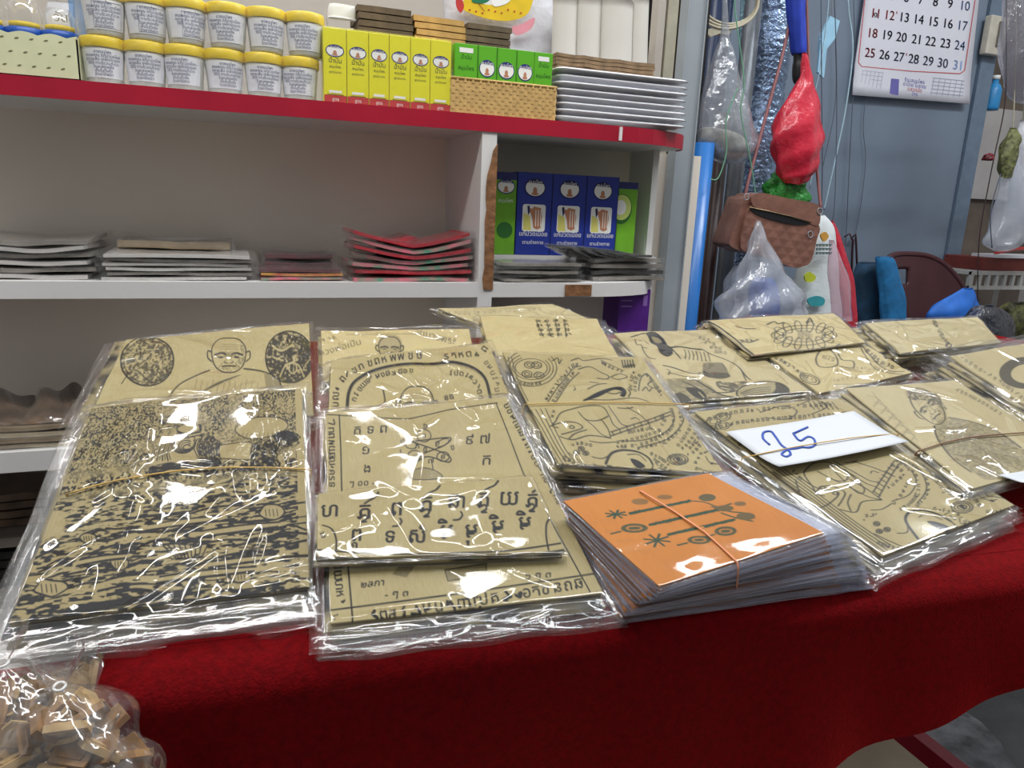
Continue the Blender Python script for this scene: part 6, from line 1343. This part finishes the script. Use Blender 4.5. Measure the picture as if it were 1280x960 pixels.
# two hooks on the door
b = MB()
for dx in (0, 8): b.tube([W(1056+dx, 296+dx/3, DY-.01), W(1062+dx, 292, DY-.03), W(1066+dx/2, 300, DY-.02), W(1064+dx, 350, DY-.02)], .004, 8)
tag(b.build('door_hook', mat('dark_red_metal', rgb(84, 58, 66), .5)), 'small dark double hook on the door above the chair', 'hook')

# ------------------------------------------------------------------ calendar
YC = DY-.02
cal = thing('wall_calendar', W(1140, 128, YC), 'white wall calendar page with black, red and blue numbers on the door', 'calendar')
cq = [(1094, -92), (1232, -74), (1209.5, 130), (1063.5, 119)]
b = MB(); Pc = [W(x, y, YC) for x, y in cq]; b.grid(lambda u, v: ((Pc[0].lerp(Pc[1], u)).lerp(Pc[3].lerp(Pc[2], u), v)) + Vector((0, -.02*max(0, v-.75)**2*8, 0)), 10, 16)
pg = b.build('page', mat('calendar_paper', rgb(226, 226, 236), .55, var=.01), cal); mo = pg.modifiers.new('thick', 'SOLIDIFY'); mo.thickness = .004; mo.offset = 1
b = MB(); lift = lambda y: -.0010-.02*max(0, (y+80)/205-.75)**2*8
cpx = lambda c, r: (840+(735+53*c-9*r)/2.909, (47+7.5*c+72*r)/2.909)
def calw(x, y): p = W(x, y, YC+lift(y)); return p
def calt(st, x, y, size, mi, bold=True):
    d = np.array([53, 7.5])/2.909; d = d/np.hypot(*d); up = np.array([.12, -1]); v, t, w = text_tris(st)
    for off in ((0, 0), (.35, 0)) if bold else ((0, 0),):
        b.add([calw(x+off[0]+(a-w/2)*size*.82*d[0]+c_*size*up[0], y+(a-w/2)*size*.82*d[1]+(c_-.35)*size*up[1]) for a, c_ in v], [tuple(k) for k in t], mi)
for r in range(-3, 3):
    for c in range(7):
        n_ = 11+c+7*r
        if n_ < 1: continue
        x, y = cpx(c, r); calt(str(n_), x, y, 16.5, 1 if (c == 0 or n_ == 12) else 2 if c == 6 else 0)
x, y = cpx(0, 0); calt('๑', x+1, y+1, 12, 0); x, y = cpx(1, 0); calt('\'', x+9, y, 12, 1); x, y = cpx(2, 2); calt('\'', x+9, y, 12, 1)
def cline(pts, w, mi):
    for i in range(len(pts)-1):
        p, q = np.array(pts[i], float), np.array(pts[i+1], float); d = q-p; nn = np.array([-d[1], d[0]])/np.hypot(*d)*w/2
        b.poly([calw(*(p-nn)), calw(*(p+nn)), calw(*(q+nn)), calw(*(q-nn))], mi)
cline([(1082, -10), (1073, 78), (1077, 83), (1140, 89), (1200, 92), (1206, 88), (1219, 0)], 1.0, 1)
for k in range(5): cline([(1077-.8*k, 88+5*k), (1104-.8*k, 91+5*k)], .6, 3); cline([(1166-.6*k, 97+4.6*k), (1206-.6*k, 101+4.6*k)], .6, 3)
for k in range(6): cline([(1079+5*k, 88+.5*k), (1075+5*k, 110+.5*k)], .5, 3); cline([(1168+7*k, 97+.7*k), (1164+7*k, 118+.7*k)], .5, 3)
b.poly([calw(*p) for p in ((1114, 98), (1124, 99), (1123, 119), (1112, 118))], 4)
for k, (tx, mi) in enumerate((('ร้านสมุนไพร', 4), ('ยาไทย โบราณ', 4), ('ตลาดนัด', 1), ('โทร', 4))): calt(tx, 1143, 101+5.5*k, 6.5, mi, False)
b.build('print', [mat('calendar_black', rgb(44, 48, 78), .6), mat('calendar_red', rgb(206, 84, 82), .6), mat('calendar_blue', rgb(140, 168, 216), .6), mat('calendar_grey', rgb(176, 180, 200), .6), mat('calendar_violet', rgb(112, 108, 180), .6)], cal)

# ------------------------------------------------------------------ plastic chair with blue cloths
YK = 1.98
ch = thing('plastic_chair', (W(1140, 400, YK).x, YK-.1, 0), 'dark maroon plastic chair behind the table, blue cloths over its back', 'chair')
maroon = mat('maroon_plastic', rgb(74, 40, 44), .28, var=.08, vscale=10)
ctr = W(1154, 380, YK); zs_top = W(1150, 320, YK).z; wch = (W(1216, 370, YK)-W(1088, 370, YK)).length/2; zseat = .42
b = MB()
def backp(u, v):                # u across -1..1, v up 0..1
    top = zs_top - (zs_top-ctr.z+.03)*abs(u)**3.2*.9
    z = zseat+.02+(top-zseat-.02)*v; return Vector((ctr.x+u*wch*(.92+.08*v), YK+.10*v-.10*u*u, z))
nu_, nv_ = 40, 48; V = []; Fc = []
for j in range(nv_+1):
    for i in range(nu_+1): V.append(backp(-1+2*i/nu_, j/nv_))
for j in range(nv_):
    for i in range(nu_):
        u, v = -1+2*(i+.5)/nu_, (j+.5)/nv_
        hole = (v > .84 and v < .92 and -.55 < u < .0) or (v > .76 and v < .88 and .10 < u < .55 and False) or (v < .60 and v > .12 and abs(u) < .8 and (int((u+1)*8) % 2 == 1))
        if not hole: Fc.append((j*(nu_+1)+i, j*(nu_+1)+i+1, (j+1)*(nu_+1)+i+1, (j+1)*(nu_+1)+i))
b.add(V, Fc, 0, True); o = b.build('backrest', maroon, ch); mo = o.modifiers.new('thick', 'SOLIDIFY'); mo.thickness = .012; mo.offset = 0
b = MB(); b.tube([backp(-1+2*i/30, 1.0) for i in range(31)], .011, 8); b.build('back_rim', maroon, ch)
b = MB(); b.grid(lambda u, v: Vector((ctr.x+(u-.5)*2*wch*.95, YK-.42+.44*v, zseat+.02*(2*u-1)**2+.01*math.cos(v*6))), 12, 12); o = b.build('seat', maroon, ch); mo = o.modifiers.new('thick', 'SOLIDIFY'); mo.thickness = .012; mo.offset = 0
for sx in (-1, 1):
    b = MB(); b.tube([Vector(p) for p in smooth_path([backp(sx*.97, .75), Vector((ctr.x+sx*wch*1.02, YK-.12, zseat+.20)), Vector((ctr.x+sx*wch*1.02, YK-.34, zseat+.19)), Vector((ctr.x+sx*wch, YK-.40, zseat+.02))], 6)], .017, 10); b.build('armrest', maroon, ch)
    for yy in (-.40, .0):
        b = MB(); b.tube([Vector((ctr.x+sx*wch*.9, YK+yy, zseat)), Vector((ctr.x+sx*wch*1.0, YK+yy*1.08, 0.0))], [.022, .015], 10); b.build('leg', maroon, ch)
teal = mat('teal_blue_cloth', rgb(30, 118, 176), .8, var=.2, vscale=20, bump=.2); dteal = mat('dark_teal_cloth', rgb(22, 62, 92), .85, var=.25, vscale=20)
def drape_cloth(secs, Y, m_, lab, ry=.35, seed=0):
    o = blob('draped_cloth', secs, Y, m_, ry, amp=.09, seed=seed, freq=4); tag(o, lab, 'cloth')
drape_cloth([(321, 1096, 1114), (326, 1095, 1118), (345, 1098, 1124), (370, 1100, 1130), (395, 1102, 1132), (420, 1104, 1134)], YK-.10, teal, 'bright blue cloth hung over the left side of the chair back', .3, 41)
drape_cloth([(328, 1076, 1100), (336, 1070, 1104), (356, 1066, 1106), (390, 1064, 1106), (420, 1066, 1104)], YK-.04, dteal, 'dark blue cloth bunched at the left behind the bright blue one', .4, 42)
drape_cloth([(360, 1204, 1215), (372, 1186, 1219), (386, 1164, 1221), (400, 1160, 1222), (420, 1165, 1220)], YK-.12, mat('royal_blue_cloth', rgb(36, 110, 206), .7, var=.15, vscale=20), 'royal blue cloth at the right end of the chair back', .35, 43)

# ------------------------------------------------------------------ clutter right of the door
YT = 2.45
YT = DY-.045
sw = thing('wall_switch', W(1247, 45, YT), 'small cream switch box beside the door frame', 'switch')
b = MB(); x0, x1 = W(1236, 45, YT).x, W(1259, 45, YT).x; z0, z1 = W(1247, 69, YT).z, W(1247, 19, YT).z; b.box(x0, x1, YT, YT+.03, z0, z1); b.build('housing', mat('cream_switch', rgb(206, 200, 186), .5), sw, bevel=.004)
b = MB(); xm = (x0+x1)/2; b.box(xm-.006, xm+.006, YT-.008, YT, z0+.03, z1-.02); b.build('rocker', mat('grey_switch', rgb(120, 116, 110), .5), sw)
b = MB(); YT = 2.45
xa = W(1226, 40, YT+.03).x; b.box(xa, 3.47, YT+.03, YT+.06, W(0, 180, YT).z-.9, 2.6); struct(b.build('trim_7', mat('brown_grey_board', rgb(120, 108, 98), .8, var=.25, vscale=4)))
b = MB(); b.box(W(1216, 150, YT).x, W(1290, 150, YT).x, YT+.012, YT+.028, W(1250, 250, YT).z, W(1250, 135, YT).z); struct(b.build('trim_8', MATS['white_wall_paint']))
bw = thing('blue_bottle', W(1238, 140, 2.3), 'blue bottle behind the right clutter bags', 'bottle')
b = MB(); p = W(1238, 138, 2.3); b.lathe([(0, 0), (.026, 0), (.028, .01), (.028, .075), (.02, .095), (.012, .10), (.012, .115), (0, .115)], p, 24); b.build('body', mat('sky_blue_plastic', rgb(50, 140, 200), .35), bw)
b = MB(); b.lathe([(0, .115), (.014, .115), (.014, .130), (0, .131)], p, 18); b.build('cap', wht, bw)
gclear = film('grey_clear_bag', tint=(.9, .9, .93, 1), milk=.42, gloss=.12, mcol=rgb(176, 174, 184), bump=.5)
def hung(secs, Y, m_, lab, seed, amp=.1, cordx=None):
    o = blob('plastic_bag', secs, Y, m_, .55, amp=amp, seed=seed); tag(o, lab, 'bag'); return o
hung([(RT+2, 1262, 1270), (-20, 1258, 1280), (20, 1256, 1296), (60, 1254, 1306), (100, 1258, 1310), (124, 1266, 1300), (130, 1276, 1290)], 1.9, gclear, 'grey clear bag hanging at the top right corner', 51)
hung([(186, 1262, 1268), (200, 1258, 1272), (228, 1252, 1280), (262, 1246, 1284), (290, 1238, 1280), (306, 1234, 1272), (314, 1244, 1258)], 1.9, wbag, 'whitish bag hanging lowest at the right edge, tied with green', 52)
hung([(150, 1276, 1282), (180, 1270, 1300), (230, 1266, 1316), (270, 1268, 1318), (284, 1280, 1310)], 1.94, white_bag, 'white bag cut off by the right edge of the picture', 53, .08)
o = blob('plant_bundle', [(160, 1264, 1270), (175, 1258, 1274), (190, 1252, 1270), (210, 1250, 1266), (222, 1252, 1262)], 1.88, mat('olive_bundle', rgb(128, 132, 84), .7, var=.35, vscale=60, bump=.6), .6, amp=.18, seed=54); tag(o, 'olive green bundle tied above the whitish bag', 'bundle')
b = MB(); c = W(1236, 196, 1.89)
for k in range(3): b.tube([c+Vector((.022*math.cos(t)*(1+.3*math.sin(3*t+k)), .010*math.sin(2*t+k), .010*math.sin(t+k*1.1))) for t in [2*math.pi*q/24 for q in range(24)]], .0030, 6, closed=True)
tag(b.build('red_ribbon', mat('dark_red_ribbon', rgb(120, 34, 44), .5)), 'dark red ribbon knot on the strings at the right', 'ribbon')
cord([(1258, RT), (1258, 60), (1256, 130), (1244, 190), (1236, 230), (1224, 300), (1222, 380)], 1.90, .002, mat('dark_cord', rgb(60, 40, 44), .6), 'dark string running down past the red ribbon at the right')
cord([(1268, RT), (1270, 40), (1268, 120), (1266, 165), (1265, 190)], 1.89, .002, beige_c, 'pale string holding the olive bundle and whitish bag')
cord([(1284, RT), (1283, 60), (1280, 120), (1279, 152)], 1.94, .002, beige_c, 'pale string at the right edge of the picture')
cord([(1252, 215), (1244, 240), (1238, 270), (1240, 310)], 1.88, .002, grey_c, 'grey string beside the whitish bag')
rk = thing('wire_rack', W(1255, 400, 2.05), 'white slotted rack with a red tray on it at the right edge', 'rack')
b = MB(); p0, p1 = W(1214, 344, 2.05), W(1330, 368, 2.05); z1 = W(1250, 340, 2.05).z; z0 = W(1250, 362, 2.05).z
n_ = 12; L_ = p1.x-p0.x
for i in range(n_):
    xa = p0.x+L_*i/n_; b.box(xa, xa+L_/n_*.35, 2.05, 2.06, z0, z1)
b.box(p0.x, p1.x, 2.049, 2.061, z1-.012, z1); b.box(p0.x, p1.x, 2.049, 2.061, z0, z0+.014); b.box(p0.x, p1.x, 2.06, 2.35, z1-.012, z1)
b.build('slotted_front', mat('white_rack', rgb(190, 190, 186), .45), rk)
for x in (p0.x+.01, p1.x-.02):
    for y in (2.06, 2.32): b = MB(); b.box(x, x+.015, y, y+.015, 0, z1-.012); b.build('leg', MATS['white_rack'], rk)
rt2 = thing('red_tray', W(1250, 338, 2.12), 'brownish red box on the slotted rack', 'box')
b = MB(); q0, q1 = W(1224, 330, 2.12), W(1320, 330, 2.12); zz = z1; b.box(q0.x, q1.x, 2.10, 2.28, zz, zz+.05); b.build('body', mat('brick_red', rgb(120, 48, 40), .6, var=.15), rt2, bevel=.003)
b = MB(); b.box(q0.x+.05, q1.x, 2.09, 2.20, zz+.0505, zz+.062); tag(b.build('folded_paper', lab_w), 'pale flat pack lying on the brownish red box', 'paper')
b = MB(); b.tube([Vector((q0.x+.1, 2.14, zz+.066)), Vector((q0.x+.2, 2.13, zz+.085)), Vector((q1.x, 2.14, zz+.10))], .006, 8); tag(b.build('red_rod', redp), 'red rod lying over the box at the right edge', 'rod')
o = blob('dark_bag', [(382, 1224, 1240), (390, 1214, 1254), (405, 1208, 1262), (430, 1206, 1264), (470, 1208, 1262)], 1.75, film('dark_blue_bag', tint=(.35, .38, .5, 1), milk=.35, gloss=.14, mcol=rgb(40, 48, 70), bump=.5), .5, amp=.12, seed=56); tag(o, 'dark blue shiny bag behind the back right corner of the table', 'bag')
o = blob('leafy_bundle', [(378, 1262, 1280), (390, 1254, 1300), (410, 1250, 1310), (440, 1252, 1310)], 1.85, mat('dark_olive', rgb(84, 84, 40), .7, var=.4, vscale=50, bump=.6), .5, amp=.15, seed=57); tag(o, 'dark olive bundle at the right edge behind the table', 'bundle')

# ------------------------------------------------------------------ below the table on the right
zpk = .56
pk = thing('low_bench', WZ(1000, 960, zpk), 'low bench with a pale wood top below the velvet hem', 'bench')
pine = mat('pale_wood', rgb(226, 210, 182), .6, var=.12, vscale=8)
c0, c1 = WZ(1112, 918, zpk), WZ(1164, 962, zpk); far = WZ(1060, 905, zpk)
b = MB(); xr_ = (c0.x+c1.x)/2; b.box(A0+.14, xr_, .30, c0.y+.06, zpk-.02, zpk); b.build('seat', pine, pk, bevel=.002)
for x in (A0+.16, xr_-.06):
    for y in (.34, c0.y): b = MB(); b.box(x, x+.03, y, y+.03, 0, zpk-.02); b.build('leg', pine, pk)
zr = .42; r0, r1 = WZ(1122, 908, zr), WZ(1200, 962, zr); w_ = (WZ(1160, 912, zr)-WZ(1130, 922, zr)).length
rb_ = thing('red_board', (r0.x, r0.y, 0), 'upright red painted board edge beside the low bench', 'board')
b = MB(); b.box(r1.x-.006, r1.x+.018, .25, r0.y+.12, 0, zr); b.build('body', red_tape, rb_)
zc = .36; g = [WZ(x, y, zc) for x, y in ((1150, 906), (1198, 884), (1226, 902), (1252, 930), (1262, 950), (1290, 980), (1210, 1000))]
b = MB(); b.prism(g[::-1], (0, 0, -.36)); tag(b.build('concrete_block', mat('rough_concrete', rgb(150, 154, 160), .9, var=.3, vscale=30, bump=.8, bscale=50)), 'rough grey concrete block at the lower right corner', 'block')
b = MB(); q = W(1240, 860, 1.0); b.box(1.15, 2.3, 1.15, 1.19, 0, .70); tag(b.build('shade_sheet', mat('shade_black', rgb(22, 22, 22), .7, var=.2)), 'added dark sheet giving the shade under the right end of the table', 'board')  # added sheet, its black colour stands in for the darkness under the table

# ------------------------------------------------------------------ red edged counter and the bags at the lower left
ZC = LW(-.2, .1, 0).z
pc0, pc1 = W(0, 842, .56), W(160, 814, .56)
zc_ = (pc0.z+pc1.z)/2
ct = thing('side_rail', (-.4, .58, 0), 'red edged narrow board left of the table under the woodcut bundle', 'rail')
b = MB(); b.box(-.75, A0-.004, .562, .60, zc_-.03, zc_-.002); b.build('board', white_paint, ct)
b = MB(); b.box(-.75, A0-.004, .558, .562, zc_-.032, zc_); b.build('edging', red_tape, ct)
for x in (-.7, A0-.05): b = MB(); b.box(x, x+.03, .565, .595, 0, zc_-.03); b.build('leg', white_paint, ct)
zb_ = EYE-.60
tr = thing('low_stand', (-.3, .45, 0), 'low dark stand carrying the clear bags at the lower left', 'stand')
b = MB(); b.box(-.8, A0+.10, .20, .55, zb_-.02, zb_); b.build('top', drk, tr)
for x in (-.75, A0+.04):
    for y in (.23, .51): b = MB(); b.box(x, x+.03, y, y+.03, 0, zb_-.02); b.build('leg', drk, tr)
chipm = [mat('tan_wood_chip', rgb(182, 150, 98), .7, var=.2, vscale=80), mat('brown_wood_chip', rgb(142, 106, 64), .7, var=.2, vscale=80)]
chips = []
for k in range(4):
    rs = np.random.RandomState(60+k); b = MB(); w, l, h = rs.uniform(.008, .013), rs.uniform(.011, .018), rs.uniform(.002, .005)
    out_ = [(-w, -l), (w*.9, -l*1.02), (w, l*.7), (w*.3, l), (-w, l*.85)]; b.prism([Vector((x*.9, y*.9, 0)) for x, y in out_], (0, 0, h)); b.prism([Vector((x*.55, y*.6, h)) for x, y in out_], (0, 0, .0012)); chips.append(b.build('wooden_tablet', chipm[k % 2], org=(0, 0, 0)))
bags_ = [((14, 912), .50, .046, .052, 'clear bag of small tan wooden tablets at the left edge, nearest the picture corner', 7, 'left edge bag'), ((118, 868), .55, .030, .042, 'tall clear bag of wooden tablets with a twisted top beside the velvet corner', 8, 'bag with the twisted top'),
         ((84, 940), .47, .044, .050, 'big clear bag of brown wooden tablets at the bottom, left of the velvet fold', 9, 'big bottom bag'), ((160, 945), .515, .025, .036, 'small clear bag of wooden tablets tucked against the velvet fold', 10, 'bag by the velvet fold'),
         ((62, 874), .565, .036, .036, 'clear bag of wooden tablets behind, under the red edge', 11, 'bag under the red edge'), ((130, 985), .46, .036, .036, 'clear bag of wooden tablets at the very bottom left', 12, 'very bottom left bag')]
prof_ = [(0, 0), (.7, .02), (.98, .3), (1, .7), (.86, 1.1), (.52, 1.4), (.10, 1.6), (.07, 1.68), (.22, 1.9), (.34, 2.15)]
for bi, ((px_, py_), Y, r_, h_, lb, sd, nm) in enumerate(bags_):
    c = W(px_, py_, Y); rs = np.random.RandomState(sd); z0 = c.z-h_*.72
    bg_ = thing('plastic_bag', (c.x, Y, z0), lb, 'bag', None); b = MB(); ph = rs.uniform(0, 6, 3)
    pr = [(r*r_, z*h_) for r, z in smooth_path(prof_, 4)]
    b.lathe(pr, (c.x, Y, z0), 40, wob=lambda i, a: 1+.10*math.sin(4*a+ph[0]+i*.35)+.07*math.sin(9*a+ph[1]-i*.2)+(.03+.10*max(0, i-24)/12)*math.sin(17*a+i*.4+ph[2]), cap=(False, False)); b.build('film', bagf, bg_)
    b = MB(); b.tube([(c.x+r_*.075*math.cos(a), Y+r_*.075*math.sin(a), z0+h_*1.67+.0008*math.sin(a)) for a in [2*math.pi*t/14 for t in range(14)]], .0009, 6, closed=True); b.build('tie', mat('white_tie', rgb(226, 226, 226), .5), bg_)
    for k in range(40):
        a, q = rs.uniform(0, 6.28), math.sqrt(rs.uniform(0, 1)); zz = rs.uniform(.1, 1.22); lim = float(np.interp(zz, [.1, .5, .8, 1.22], [.66, .76, .72, .42]))
        o = chips[k % 4]
        if bi or k >= 4: o = chips[k % 4].copy(); COL.objects.link(o)
        o.location = (c.x+r_*lim*q*math.cos(a), Y+r_*lim*q*math.sin(a), z0+h_*zz); o.rotation_euler = (rs.uniform(-1.1, 1.1), rs.uniform(-1.1, 1.1), rs.uniform(0, 6.28))
        tag(o, ('tan' if k % 2 == 0 else 'brown')+' wooden tablet inside the '+nm, 'tablet', ('tan' if k % 2 == 0 else 'brown')+' tablets in the '+nm)
